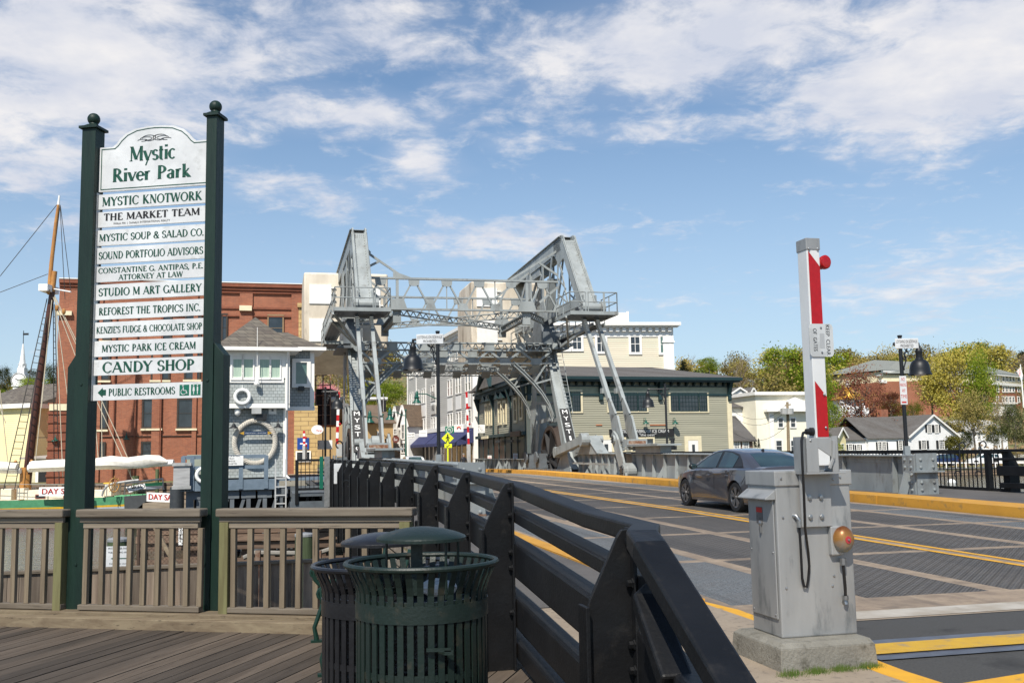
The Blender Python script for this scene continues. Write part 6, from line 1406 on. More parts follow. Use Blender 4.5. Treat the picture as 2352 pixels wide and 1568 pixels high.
for r_, nm in (((430, 1195, 523, 1300), 'door'), ((1182, 1200, 1262, 1300), 'door')):
    a = g1.uz(*Z9(r_[0], r_[3])); b = g1.uz(*Z9(r_[2], r_[1])); m = M(g1.M4()); m.box(a[0], -.05, zg, b[0], -.10, b[1]); d_ = m.build('door', TRIMW, rt)
    m = M(g1.M4()); m.box(a[0] + .3, -.09, b[1] - 1.5, b[0] - .3, -.11, b[1] - .3); m.build('door_glass', WIN, d_); m = M(g1.M4()); m.box(a[0] - .3, -.03, zg, a[0] - .02, -.09, b[1] + .35); m.box(b[0] + .02, -.03, zg, b[0] + .3, -.09, b[1] + .35); m.box(a[0] - .02, -.03, b[1] + .02, b[0] + .02, -.09, b[1] + .35); m.build('door_surround', CREAM, rt)
for r_ in ((552, 1187, 635, 1290), (700, 1187, 810, 1290), (822, 1185, 880, 1290)): win(rt, g1, Z9, r_, CREAM, WIN, (0, 1), .12, -.05, None, .06)
for px in (540, 800, 1050): walllamp(rt, g1, px, 1060, 1.0, LAMPG, 'wall_lamp', Z9)
m = M(g1.M4()); 
for x0_, x1_ in ((392, 443), (853, 988)): a = g1.uz(*Z9(x0_, 1073)); b = g1.uz(*Z9(x1_, 1062)); m.box(a[0], -.03, a[1], b[0], -.07, b[1])
m.build('copper_strip', mat('copper_strip', (.45, .16, .07), .5), rt)
m = M(g1.M4()); a = g1.uz(*Z9(505, 1172)); b = g1.uz(*Z9(1055, 1098)); m.box(a[0], -.04, a[1], b[0], -.12, b[1]); s_ = m.build('shop_sign', BLKLET, rt)
m = M(g1.M4()); h_ = b[1] - a[1]; w_ = b[0] - a[0]; letters(m, 'MYSTIC DRAWBRIDGE ICE CREAM', (a[0] + .5, -.125, a[1] + h_ * .5), (1, 0, 0), (0, 0, 1), w_ - .95, h_ * .40); letters(m, '"the best"', (a[0] + w_ * .45, -.125, a[1] + h_ * .1), (1, 0, .0), (.18, 0, 1), w_ * .26, h_ * .3); m.build('sign_lettering', WHITE, s_)
# street front of the green building: frieze, windows, shop windows
m = M(g2.M4()); m.box(0, -.55, ze - .2, L2 + .3, 0, ze); m.box(0, -.3, ze - .55, L2, 0, ze - .2); m.box(0, -.12, ze - .95, L2, 0, ze - .85)
for i in range(46): m.box(L2 * i / 46, -.4, ze - .5, L2 * i / 46 + .16, -.3, ze - .22)
for x_ in (.1, L2 * .36, L2 * .72, L2 - .3): m.box(x_, -.12, zg, x_ + .3, -.0, ze - .5); m.prism([(x_, -.12, ze - .5), (x_, -.5, ze - .5), (x_, -.15, ze - 1.6)], (.28, 0, 0))
for i in range(9): x_ = L2 * i / 8.3; m.box(x_, -.1, zg, x_ + .22, -.02, 2.85)
m.box(0, -.35, 2.85, L2, 0, 3.1); m.build('street_eaves', TEAL, rt)
m = M(g2.M4()); xg = L2 * .36
m.prism([(xg - 2.6, -.5, ze), (xg + 2.6, -.5, ze), (xg, -.5, ze + 2.3)], (0, 3, 0)); m.build('gable', SAGE, rt); m = M(g2.M4()); m.beam((xg - 3.0, -.75, ze - .05), (xg, -.75, ze + 2.6), .4, .22); m.beam((xg + 3.0, -.75, ze - .05), (xg, -.75, ze + 2.6), .4, .22); m.build('gable_trim', TEAL, rt)
for px in (240, 288, 396, 455, 582, 648):
    w_ = 10 if px < 300 else 13; y0_ = {240: 655, 288: 648, 396: 625, 455: 618, 582: 585, 648: 560}[px]; y1_ = {240: 862, 288: 860, 396: 850, 455: 845, 582: 825, 648: 790}[px]
    win(rt, g2, Z8, (px - w_, y0_, px + w_, y1_), CREAM, WIN, (0, 1), .2, -.03, None, .08); a = g2.uz(*Z8(px, y0_)); m = M(g2.M4()); m.prism([(a[0] - .9, -.05, a[1] + .35), (a[0] + .9, -.05, a[1] + .35), (a[0], -.05, a[1] + .95)], (0, -.35, 0)); m.build('window_hood', TEAL, rt)
REDIN = mat('shop_interior_red', (.07, .015, .01), .4, 0, (.015, .01, .008), 1, spec=.25); SHOPD = mat('shop_interior_dark', (.012, .013, .016), .4, 0, (.03, .03, .035), 2, spec=.25)
for i in range(8):
    x_ = L2 * i / 8.3 + .26; m = M(g2.M4()); m.box(x_, -.03, .35, x_ + L2 / 8.3 - .32, -.06, 2.75); m.build('shop_window', REDIN if i in (1, 3, 4) else SHOPD, rt)
for nm, (a0, b0, a1, b1), mt, tx, tm in (('fascia', (225, 1045, 303, 1005), CREAM, '', BLKLET), ('fascia', (575, 1020, 690, 945), mat('brown_board', (.10, .05, .025), .6), '', GOLD), ('window_text', (395, 1090, 447, 1055), BLKLET, 'All Natural', WHITE), ('window_text', (540, 1085, 605, 1050), BLKLET, 'Small Batch', WHITE)):
    a = g2.uz(*Z8(a0, b0)); b = g2.uz(*Z8(a1, b1)); m = M(g2.M4()); m.box(a[0], -.36, min(a[1], b[1]), b[0], -.42, max(a[1], b[1])); f_ = m.build(nm, mt, rt)
    if tx: m = M(g2.M4()); letters(m, tx, (a[0] + .1, -.425, min(a[1], b[1]) + .1), (1, 0, 0), (0, 0, 1), b[0] - a[0] - .2, abs(b[1] - a[1]) - .2); m.build('lettering', tm, f_)

# ---- grey and cream four storey building
s1 = Fac(V(937, 1060, 126), V(1091, 1060, 93)); s2 = Fac(V(1091, 1060, 93), V(1554, 1060, 95.5)); rt = root('apartment_building', 'tall pale four storey clapboard building with bracketed cornice and navy shop awnings', 'building', s2)
Ht = s2.uz(1300, 742)[1]; La, Lb = s1.L, s2.L; inv2 = s2.M4().inverted(); fl = inv2 @ Vector((s1.A.x, s1.A.y, 0))
m = M(s2.M4()); m.prism([(.04, .04, -.3), (Lb - .04, .04, -.3), (Lb - .04, 30, -.3), (fl.x + .04, fl.y, -.3)], (0, 0, Ht - .1 + .3)); m.build('core', CREAMC, rt)
m = M(s1.M4()); siding(m, 0, La, 4.2, Ht - 1.2, .2, .035); m.build('street_wall', GREYC, rt); m = M(s2.M4()); siding(m, 0, Lb, 3, Ht - 1.2, .2, .035); m.build('front_wall', CREAMC, rt)
m = M(s2.M4()); m.box(-.6, -.8, Ht - .3, Lb + .7, 0, Ht); m.box(-.4, -.55, Ht - .45, Lb + .5, 0, Ht - .3); m.box(-.1, -.1, Ht - 1.35, Lb + .1, 0, Ht - .45); m.box(Lb - .95, -.12, 0, Lb + .1, 0, Ht - 1.3); m.box(-.1, -.12, 0, .8, 0, Ht - 1.3); m.box(Lb - 1.05, -.22, Ht - 1.9, Lb + .2, 0, Ht - 1.75)
for i in range(30): x_ = Lb * (i + .5) / 30; m.box(x_ - .17, -.42, Ht - .85, x_ + .17, -.05, Ht - .5)
m.build('cornice', TRIMW, rt)
m = M(s1.M4()); m.box(-.3, -.8, Ht - .3, La, 0, Ht); m.box(-.2, -.5, Ht - .5, La, 0, Ht - .3); m.box(-.1, -.1, Ht - 1.3, La, 0, Ht - .5)
for i in range(60): x_ = La * (i + .5) / 60; m.box(x_ - .12, -.4, Ht - .85, x_ + .12, -.05, Ht - .5)
m.box(0, -.25, 3.95, La, 0, 4.4)
for x_ in (0, La * .17, La * .34, La * .5, La - .5): m.box(x_, -.08, 4.2, x_ + .35, 0, Ht - 1.2)
for i in range(16): x_ = La * i / 15.2; m.box(x_, -.1, -.2, x_ + .35, 0, 3.9)
m.build('street_cornice', TRIMW, rt)
m = M(s2.M4()); a = s2.uz(*Z9(390, 175))[0]; b = s2.uz(*Z9(676, 175))[0]; m.box(a, .5, Ht, b, .6, Ht + .08); m.box(a, .5, Ht + 1.0, b, .6, Ht + 1.1)
for i in range(60): x_ = a + (b - a) * i / 59; m.box(x_ - .03, .53, Ht, x_ + .03, .57, Ht + 1.05)
m.box(b - .1, .45, Ht, b + .1, .65, Ht + 1.2); m.build('roof_railing', TRIMW, rt)
for r_ in ((95, 295, 163, 420), (195, 293, 265, 419), (403, 298, 470, 440), (690, 304, 764, 446), (944, 309, 1017, 449)): win(rt, s2, Z9, r_, TRIMW, WIN2 if r_[0] > 900 else WIN, (1, 1), .22, -.04, None, .09, mw=.05)
cols = [1120, 1190, 1262, 1375, 1576, 1676, 1790]; zf_ = lambda y_: s1.uz(*Z7(1580, y_))[1]
rows_ = [(zf_(530), zf_(350)), (zf_(900), zf_(750))]; dz_ = zf_(350) - zf_(750); rows_.append((rows_[0][0] + dz_, rows_[0][1] + dz_ * .95))
for cx_ in cols:
    u_ = s1.uz(*Z7(cx_, 800))[0]
    for z0_, z1_ in rows_:
        if z1_ > Ht - 1.3: z1_ = Ht - 1.5
        for o_ in (-.62, .62): win(rt, s1, None, (u_ + o_ - .42, z0_, u_ + o_ + .42, z1_), TRIMW, WIN, (0, 1), .1, -.03, None, .07, mw=.06)
    m = M(s1.M4()); m.box(u_ - 1.15, -.05, rows_[1][1] + .3, u_ + 1.15, -.09, rows_[0][0] - .3); m.build('panel', TRIMW, rt)
for i in range(5):
    e = (985, 1060, 1205, 1460, 1590, 1870)[i:i + 2]; u0, u1 = s1.uz(*Z7(e[0] + 8, 1100))[0], s1.uz(*Z7(e[1] - 8, 1100))[0]; u0 = max(u0, -1); m = M(s1.M4())
    m.prism([(u0, -.05, 4.0), (u0, -1.7, 2.65), (u0, -1.7, 2.35), (u0, -.05, 2.6)], (u1 - u0, 0, 0)); m.build('awning', AWN, rt)
for i in range(15): x_ = La * i / 15.2 + .4; m = M(s1.M4()); m.box(x_, -.04, .3, x_ + La / 15.2 - .5, -.06, 3.3); m.build('shop_window', WIN, rt)
m = M(s1.M4()); a = s1.uz(*Z7(1355, 760)); b = s1.uz(*Z7(1415, 640)); m.box(a[0], -.1, a[1], b[0], -.2, b[1]); s_ = m.build('wall_sign', GREYC, rt); m = M(s1.M4()); letters(m, 'CENTRAL', (a[0] + .3, -.21, a[1] + 1.6), (1, 0, 0), (0, 0, 1), b[0] - a[0] - .5, .9, True); letters(m, 'HALL', (a[0] + .9, -.21, a[1] + .4), (1, 0, 0), (0, 0, 1), (b[0] - a[0]) * .5, .7, True); m.build('sign_lettering', BLKLET, s_)

# ---- simple houses from a picture plane
def house(name, label, px0, px1, d0, d1, yb, ye, yr, wm_, rm, roof='gx', dep=9, f=None, wins=(), wf=None, cat='house', ov=.3, mull=(1, 1), group=None, pm=None, fw=.12, shut=None, chim=None, dz=0):
    """px0..px1 wall ends, d0,d1 their depths, yb/ye/yr picture heights of base, eave, ridge"""
    g = (lambda x, y: (x, y)) if f is None else f
    X0, X1 = g(px0, yb), g(px1, yb); fc = Fac(V(X0[0], X0[1], d0), V(X1[0], X1[1], d1)); rt_ = root(name, label, cat, fc, group); xm_ = (px0 + px1) / 2
    zb = fc.uz(*g(xm_, yb))[1] - 1.5; ze2 = fc.uz(*g(xm_, ye))[1]; zr2 = fc.uz(*g(xm_, yr))[1]; Lx = fc.L
    wallbox(rt_, fc, 0, Lx, zb, ze2, dep, wm_)
    m = M(fc.M4())
    if roof == 'gx': zr3 = zr2 + (zr2 - EYE) * (dep / 2) / ((d0 + d1) / 2); gable(m, 0, Lx, ze2, zr3, dep, ov, 'x'); 
    elif roof == 'gy':
        gable(m, 0, Lx, ze2, zr2, dep, ov, 'y'); w2 = M(fc.M4()); w2.prism([(0, 0, ze2), (Lx, 0, ze2), (Lx / 2, 0, zr2)], (0, dep, 0)); w2.build('gable_wall', wm_, rt_)
        w2 = M(fc.M4()); k = (zr2 - ze2) / (Lx / 2)
        for sg_ in (-1, 1): w2.beam((Lx / 2 + sg_ * (Lx / 2 + ov), -ov - .03, ze2 - ov * k), (Lx / 2, -ov - .03, zr2), .06, .28)
        w2.build('rake_board', wf or TRIMW, rt_)
    elif roof == 'hip': hip(m, 0, Lx, 0, dep, ze2, zr2 + (zr2 - EYE) * (dep / 2) / ((d0 + d1) / 2), ov)
    else: m.box(-.25, -.4, ze2, Lx + .25, dep + .2, ze2 + .35)
    m.build('roof', rm, rt_)
    for r_ in wins:
        w_ = win(rt_, fc, g, r_, wf or TRIMW, pm, mull, fw, -.02, None, .08, mw=.05)
        if shut:
            a = fc.uz(*g(r_[0], r_[3])); b = fc.uz(*g(r_[2], r_[1])); m = M(fc.M4()); ww = (b[0] - a[0]) * .45
            m.box(a[0] - fw - ww, -.02, a[1], a[0] - fw, -.07, b[1]); m.box(b[0] + fw, -.02, a[1], b[0] + fw + ww, -.07, b[1]); m.build('shutter', shut, w_)
    if chim:
        a = fc.uz(*g(chim[0], chim[1])); b = fc.uz(*g(chim[2], chim[3])); m = M(fc.M4()); m.box(a[0], dep * .4, b[1] - 1.5, b[0], dep * .4 + .8, a[1] + .4); m.build('chimney', BRICK, rt_)
    return rt_, fc
SHUT = mat('black_shutter', (.02, .022, .024), .6)
BROOF = brickmat('brown_roof', (.17, .125, .09), (.13, .095, .07), (.08, .06, .045), 1, .35, .17, .012, .95)
house('house', 'buff stucco building with brown roof under the traffic signal', 495, 900, 112, 114, 1260, 850, 655, BUFF, BROOF, 'gx', 9, Z7, [(722, 965, 768, 1065), (515, 955, 540, 1040)], cat='building')
house('house', 'plain tan two storey building seen through the left bridge tower', 165, 480, 128, 130, 1200, 835, 832, BUFF, SHROOF2, 'flat', 9, Z7, [(205, 945, 232, 1080), (255, 940, 280, 1060), (305, 935, 328, 1075)], cat='building')
house('house', 'grey gabled shop house between the buff building and the tall pale one', 898, 985, 120, 119, 1260, 860, 665, GREYC, SHROOF2, 'gy', 9, Z7, [(915, 930, 945, 985), (955, 1100, 975, 1180)])
house('house', 'narrow house with brown gable and white windows beside the tall pale building', 985, 1080, 116, 115, 1260, 830, 650, WHITEC, BROOF, 'gy', 9, Z7, [(1005, 880, 1035, 1040), (1000, 1095, 1045, 1200)])
house('house', 'small weathered shingle house with steep grey roof beside the green building', 337, 482, 96, 97, 935, 845, 690, brickmat('cedar_shingles', (.24, .16, .11), (.17, .11, .08), (.08, .05, .04), 1, .3, .2, .01), SHROOF2, 'gx', 6, ZR, [(350, 862, 383, 905), (412, 862, 443, 905)], mull=(2, 3))
house('house', 'white clapboard house with long grey roof behind the shingle house', 330, 520, 108, 110, 935, 625, 572, WHITEC, SHROOF2, 'gx', 8, ZR, [(475, 702, 510, 775)], mull=(1, 0))
c1, cf = house('church_hall', 'cream flat roofed hall with a white pediment over its front', 515, 955, 106, 108, 960, 540, 540, mat('cream_stucco', (.84, .79, .64), .8, 0, (.78, .73, .58), 1), TRIMW, 'flat', 12, ZR, [(655, 700, 685, 760), (740, 700, 770, 760), (640, 855, 678, 930), (742, 855, 780, 930)], cat='building', mull=(0, 1))
m = M(cf.M4()); a = cf.uz(*ZR(565, 640)); b = cf.uz(*ZR(955, 640)); p_ = cf.uz(*ZR(762, 557)); m.prism([(a[0], -.05, a[1]), (b[0], -.05, a[1]), ((a[0] + b[0]) / 2, -.05, p_[1])], (0, -.5, 0)); m.box(a[0] - .2, -.05, a[1] - .25, b[0] + .2, -.8, a[1]); m.box(a[0] + .3, -.05, 0, a[0] + .8, -.3, a[1] - .2); m.build('pediment', TRIMW, c1)
for i, (x0_, x1_, yb_, ye_, yr_) in enumerate(((330, 452, 600, 530, 490), (455, 505, 570, 535, 492))):
    house('house', ('white gabled house on the hill left of the cream hall', 'small grey gabled house on the hill behind the cream hall')[i], x0_, x1_, 170, 171, yb_, ye_, yr_, WHITEC if i == 0 else GREYC, SHROOF2, 'gy', 9, ZR, [(x0_ + 25, ye_ + 12, x0_ + 38, ye_ + 34), (x0_ + (85 if i == 0 else 28), ye_ + 10, x0_ + (97 if i == 0 else 38), ye_ + 32)])
house('house', 'white gabled house with black shutters across the river on the right', 1040, 1590, 152, 158, 1330, 1150, 915, WHITEC, SHROOF2, 'gy', 13, ZT, [(1175, 1198, 1222, 1290), (1372, 1195, 1422, 1290), (1242, 1022, 1278, 1105), (1325, 1022, 1358, 1105)], shut=SHUT, mull=(2, 3), chim=(1040, 860, 1120, 945), dz=0)
house('house', 'long low white wing with black shutters joined to the gabled house', 585, 1040, 150, 152, 1330, 1165, 940, WHITEC, SHROOF2, 'gx', 10, ZT, [(690, 1215, 720, 1300), (742, 1215, 772, 1300), (922, 1200, 952, 1300), (985, 1200, 1002, 1300)], shut=SHUT, mull=(1, 3))
house('house', 'low white wing with shuttered windows behind the purple leaved tree', 335, 590, 150, 151, 1330, 1190, 1050, WHITEC, SHROOF2, 'gx', 9, ZT, [(360, 1240, 392, 1300), (450, 1245, 480, 1300)], shut=SHUT, mull=(1, 2))
house('house', 'pale yellow gabled house end left of the purple leaved tree', 240, 335, 146, 148, 1330, 1150, 1060, YELLOWC, SHROOF2, 'gy', 9, ZT, [(275, 1240, 300, 1290)])
house('house', 'pale roofed house among the trees at the far right', 1700, 2140, 185, 188, 1230, 1100, 975, WHITEC, mat('pale_roof', (.36, .35, .33), .8), 'gx', 9, ZT, [(1800, 1120, 1830, 1180), (1900, 1120, 1930, 1180)])
# brick institution on the hill
def inst(label, px0, px1, d0, d1, rows, roofy, top_y, mid_y, base_y, wx):
    X0, X1 = ZT(px0, base_y), ZT(px1, base_y); fc = Fac(V(*X0, d0), V(*X1, d1)); rt_ = root('institution_building', label, 'building', fc, 'wings of the brick building on the hill'); xm_ = (px0 + px1) / 2; zz = lambda y: fc.uz(*ZT(xm_, y))[1]
    wallbox(rt_, fc, 0, fc.L, zz(base_y) - 12, zz(mid_y), 18, BRICK); wallbox(rt_, fc, 0, fc.L, zz(mid_y), zz(top_y), 18, CREAM, 'top_wall', .05)
    m = M(fc.M4()); m.box(-.3, -.4, zz(mid_y) - .3, fc.L + .3, 0, zz(mid_y) + .4); m.box(-.4, -.7, zz(top_y) - .2, fc.L + .4, 0, zz(top_y) + .3); m.build('band', TRIMW, rt_)
    m = M(fc.M4()); hip(m, 0, fc.L, 0, 18, zz(top_y) + .3, zz(roofy) + 2.5, .8, 9); m.build('roof', mat('slate_roof', (.20, .21, .19), .8), rt_)
    for (y0_, y1_) in rows:
        for x_ in wx: win(rt_, fc, ZT, (x_, y0_, x_ + 20, y1_), TRIMW, WIN, (0, 1), .3, -.02, None, .1, mw=.1)
inst('brick wing on the hill with cream top floor, right of the big yellowing trees', 1985, 2300, 250, 262, [(600, 648), (715, 765), (485, 530)], 412, 475, 575, 810, [2015, 2080, 2118, 2156, 2192, 2250])
inst('middle brick wing on the hill, behind the yellowing trees', 755, 1990, 240, 262, [(590, 640), (708, 758), (475, 520)], 390, 450, 560, 790, [800, 870, 930, 1005, 1068, 1140, 1210, 1290, 1380, 1480, 1600, 1720, 1830, 1910])
inst('angled brick wing on the hill behind the purple leaved tree', 240, 755, 262, 240, [(600, 645), (712, 760), (490, 535)], 432, 500, 570, 790, [290, 350, 410, 470, 560, 640, 700])
house('house', 'white flat roofed pavilion below the brick wing at far right', 1975, 2235, 235, 238, 850, 790, 780, TRIMW, TRIMW, 'flat', 6, ZT, [], cat='building')
# ---- left side: steeple, warehouse, shed
st = Fac(V(*Z2(30, 800), 190), V(*Z2(128, 800), 190)); rt = root('church_steeple', 'white church steeple with clock, belfry and tall spire at far left', 'steeple', st); uz = lambda x, y: st.uz(*Z2(x, y))
SW = mat('steeple_white', (.75, .75, .75), .7)
def lvl(x0, x1, y0, y1, dep=None, name='stage'):
    a = uz(x0, y0); b = uz(x1, y1); m = M(st.M4()); dd = b[0] - a[0]; c = 4; m.box(a[0], c - dd / 2, a[1], b[0], c + dd / 2, b[1]); m.build(name, SW, rt); return a, b
lvl(32, 126, 900, 738); lvl(30, 130, 738, 728, name='cornice'); lvl(43, 120, 728, 652); lvl(40, 122, 655, 645, name='cornice'); lvl(60, 113, 645, 598); lvl(64, 110, 572, 568, name='cornice')
m = M(st.M4())
for i in range(8): a = uz(87, 598); b = uz(87, 572); r_ = (uz(110, 580)[0] - uz(64, 580)[0]) / 2; m.tube((a[0] + r_ * .85 * math.cos(i * .785 + .39), 4 + r_ * .85 * math.sin(i * .785 + .39), a[1]), (a[0] + r_ * .85 * math.cos(i * .785 + .39), 4 + r_ * .85 * math.sin(i * .785 + .39), b[1]), .22, n=6)
builds(m, 'belfry_column', SW, rt)
a = uz(88, 568); b = uz(98, 420); m = M(st.M4()); m.lathe(((uz(88, 568)[0]), 4, a[1]), [(r_ * 1.0, 0), (r_ * .85, .6), (.12, b[1] - a[1]), (0, b[1] - a[1])], 8); m.build('spire', SW, rt); m = M(st.M4()); m.tube((a[0], 4, b[1]), (a[0], 4, b[1] + 2.6), .07, n=5); m.box(a[0] - .1, 3.97, b[1] + 1.7, a[0] + 1.0, 4.03, b[1] + 2.1); m.build('weather_vane', LAMPBLK, rt)
a = uz(80, 692); m = M(st.M4()); dd = (uz(120, 700)[0] - uz(43, 700)[0]) / 2; m.lathe((a[0], 4 - dd - .02, a[1]), [(1.5, 0), (1.5, .08), (1.3, .1), (0, .1)], 24, (0, -1, 0)); ck = m.build('clock', SW, rt); m = M(st.M4()); m.path([(a[0] + 1.35 * math.cos(t_), 4 - dd - .14, a[1] + 1.35 * math.sin(t_)) for t_ in [i * .3 for i in range(21)]], .06, 4, closed=True); m.beam((a[0], 4 - dd - .14, a[1]), (a[0] + .8, 4 - dd - .14, a[1] + .1), .05, .12); m.beam((a[0], 4 - dd - .14, a[1]), (a[0] - .6, 4 - dd - .14, a[1] + .3), .05, .12); m.build('clock_hands', LAMPBLK, ck)
house('house', 'white gabled church nave below the steeple', 18, 200, 186, 187, 880, 808, 768, mat('nave_white', (.7, .7, .72), .7), SHROOF2, 'gy', 14, Z2)
r_, fw2 = house('warehouse', 'tall pale yellow warehouse with weathered shingle roof at far left', -700, 325, 82, 79, 1240, 300, 300, YELLOWC, TRIMW, 'flat', 14, ZB, cat='building')
m = M(fw2.M4()); a = fw2.uz(*ZB(-700, 300)); b = fw2.uz(*ZB(300, 300)); t_ = fw2.uz(*ZB(0, 120)); m.prism([(a[0], 1, a[1]), (a[0], 9, t_[1] + 1.5), (a[0], 16, a[1])], (b[0] - a[0] - .8, 0, 0)); m.build('upper_roof', SHROOF, r_)
r_, fs2 = house('shed', 'low shed with weathered grey metal roof between warehouse and mill', 280, 640, 76, 75, 1200, 860, 830, mat('shed_cream', (.60, .55, .38), .8), mat('metal_roof', (.40, .37, .34), .7, 0, (.26, .23, .21), .6), 'gx', 7, ZB, [], cat='shed')
m = M(fs2.M4()); a = fs2.uz(*ZB(445, 1180)); b = fs2.uz(*ZB(590, 880)); m.box(a[0], -.04, a[1], b[0], -.08, b[1]); m.build('doorway', mat('dark_opening', (.012, .013, .015), .9), r_); m = M(fs2.M4()); c_ = fs2.uz(*ZB(430, 1180))[0]; m.box(c_ - .1, -.05, a[1], c_ + .15, -.14, b[1]); m.build('door_post', TRIMW, r_)
# gold-topped steeple under scaffold, right
gs = V(*ZT(370, 990), 175); r = thing('church_tower', 'white church tower with golden cupola among the trees on the right', 'tower', (gs.x, gs.y, gs.z - 4)); zt2 = lambda y: V(*ZT(370, y), 175).z - gs.z + 4
m = M(); m.box(-2.6, -2.6, -4, 2.6, 2.6, zt2(840)); m.box(-2.1, -2.1, zt2(840), 2.1, 2.1, zt2(745)); m.build('tower', SW, r, local=True); m = M(); m.lathe((0, 0, 0), [(3.1, zt2(740)), (3.1, zt2(735)), (2.2, zt2(715)), (2.0, zt2(670)), (1.2, zt2(650)), (.7, zt2(630)), (.8, zt2(605)), (.3, zt2(598))], 16); m.build('cupola', GOLD, r, local=True, smooth=True); m = M(); m.lathe((0, 0, 0), [(.35, zt2(600)), (.35, zt2(570)), (.06, zt2(520)), (0, zt2(520))], 8); m.build('spire', SW, r, local=True)
# ================================================================ trees and shrubs
def leafmat(name, a, b, c=None):
    m = bpy.data.materials.new(name); m.use_nodes = True; t, p = nodes(m)
    isl = t.add('ShaderNodeNewGeometry').outputs['Random Per Island']; oi = t.add('ShaderNodeObjectInfo').outputs['Random']
    col = t.mix(isl, a, b); col = t.mix(1, col, t.mix(oi, (.78, .80, .8), (1.25, 1.15, 1.0)), 'MULTIPLY')
    if c: col = t.mix(t.math('GREATER_THAN', isl, .82), col, c)
    t.put(p.inputs['Base Color'], col); p.inputs['Roughness'].default_value = .7; p.inputs['Specular IOR Level'].default_value = .2
    tr = t.add('ShaderNodeBsdfTranslucent'); t.put(tr.inputs[0], col); mx = t.add('ShaderNodeMixShader'); mx.inputs[0].default_value = .35
    t.l.new(p.outputs[0], mx.inputs[1]); t.l.new(tr.outputs[0], mx.inputs[2]); t.l.new(mx.outputs[0], t.n['Material Output'].inputs[0]); return m
BARK = mat('grey_bark', (.20, .17, .14), .9, 0, (.12, .10, .08), 4, 1, .3, 12)
KIND = {'yellow': ((.38, .32, .06), (.27, .27, .06), (.46, .40, .12)), 'green': ((.13, .20, .015), (.20, .26, .02), (.28, .32, .03)), 'olive': ((.31, .25, .075), (.22, .21, .065), (.40, .31, .11)), 'bare': ((.31, .22, .13), (.23, .175, .12), (.36, .27, .12)),
        'purple': ((.16, .055, .04), (.24, .08, .05), (.26, .15, .05)), 'dark': ((.06, .075, .025), (.085, .10, .03), None), 'pink': ((.62, .24, .32), (.72, .36, .42), (.45, .18, .22)), 'fir': ((.018, .032, .02), (.03, .045, .025), None), 'shrub': ((.10, .10, .02), (.06, .07, .015), (.16, .14, .03))}
LM = {k: leafmat(k + '_leaves', *v) for k, v in KIND.items()}
TWIG = mat('pale_twigs', (.26, .21, .16), .9)
def branches(m, rnd, n=9, top=.95, r0=.022, spread=.42, depth=2, n2=4):
    tips = []
    def grow(p, d, L, r, k):
        q = p + d * L; m.path([p, p.lerp(q, .5) + Vector((rnd.gauss(0, .03), rnd.gauss(0, .03), 0)) * L, q], [r, r * .75, r * .5], 4, False); tips.append(q)
        if k: 
            for _ in range(n2): e = (d + Vector((rnd.gauss(0, .55), rnd.gauss(0, .55), rnd.uniform(0, .5)))).normalized(); grow(p.lerp(q, rnd.uniform(.45, 1)), e, L * rnd.uniform(.45, .7), r * .5, k - 1)
    m.path([(0, 0, -.05), (.01, .0, .15), (rnd.gauss(0, .01), rnd.gauss(0, .01), .35), (rnd.gauss(0, .02), 0, .6)], [r0 * 1.5, r0, r0 * .8, r0 * .5], 7, False)
    for i in range(n):
        a = i * 2.4 + rnd.random(); z = .2 + .38 * i / n; d = Vector((math.cos(a) * spread * 1.6, math.sin(a) * spread * 1.6, rnd.uniform(.7, 1.3))).normalized()
        grow(Vector((0, 0, z)), d, rnd.uniform(.22, .36), r0 * .45, depth)
    return tips
def crown(m, rnd, n, z0=.25, ls=.02, rx=.42, clumps=26, shape='round', fill=1.):
    cl = []
    for i in range(clumps):
        a = rnd.uniform(0, 6.283); u = rnd.random(); z = z0 + (1 - z0) * (.06 + .86 * u)
        if shape == 'round': w_ = math.sqrt(max(.02, 1 - ((z - (z0 + (1 - z0) * .45)) / ((1 - z0) * .56)) ** 2))
        elif shape == 'cone': w_ = 1.02 * (1 - (z - z0) / (1 - z0)) + .06
        else: w_ = 1.0
        r = rx * w_ * (rnd.random() ** .45) * rnd.uniform(.75, 1.1); cl.append((Vector((r * math.cos(a), r * math.sin(a), z)), rnd.uniform(.05, .115) * (1.0 if shape == 'round' else .7)))
    for i in range(n):
        c, s = cl[rnd.randrange(len(cl))]
        p = c + Vector((rnd.gauss(0, s), rnd.gauss(0, s), rnd.gauss(0, s * .7)))
        if p.z < z0 * .8: continue
        u = Vector((rnd.gauss(0, 1), rnd.gauss(0, 1), rnd.gauss(0, 1))).normalized(); v = u.orthogonal().normalized(); k = ls * rnd.uniform(.6, 1.3)
        m.poly([p - u * k, p + v * k * .7, p + u * k, p - v * k * .7])
PROTO = {}
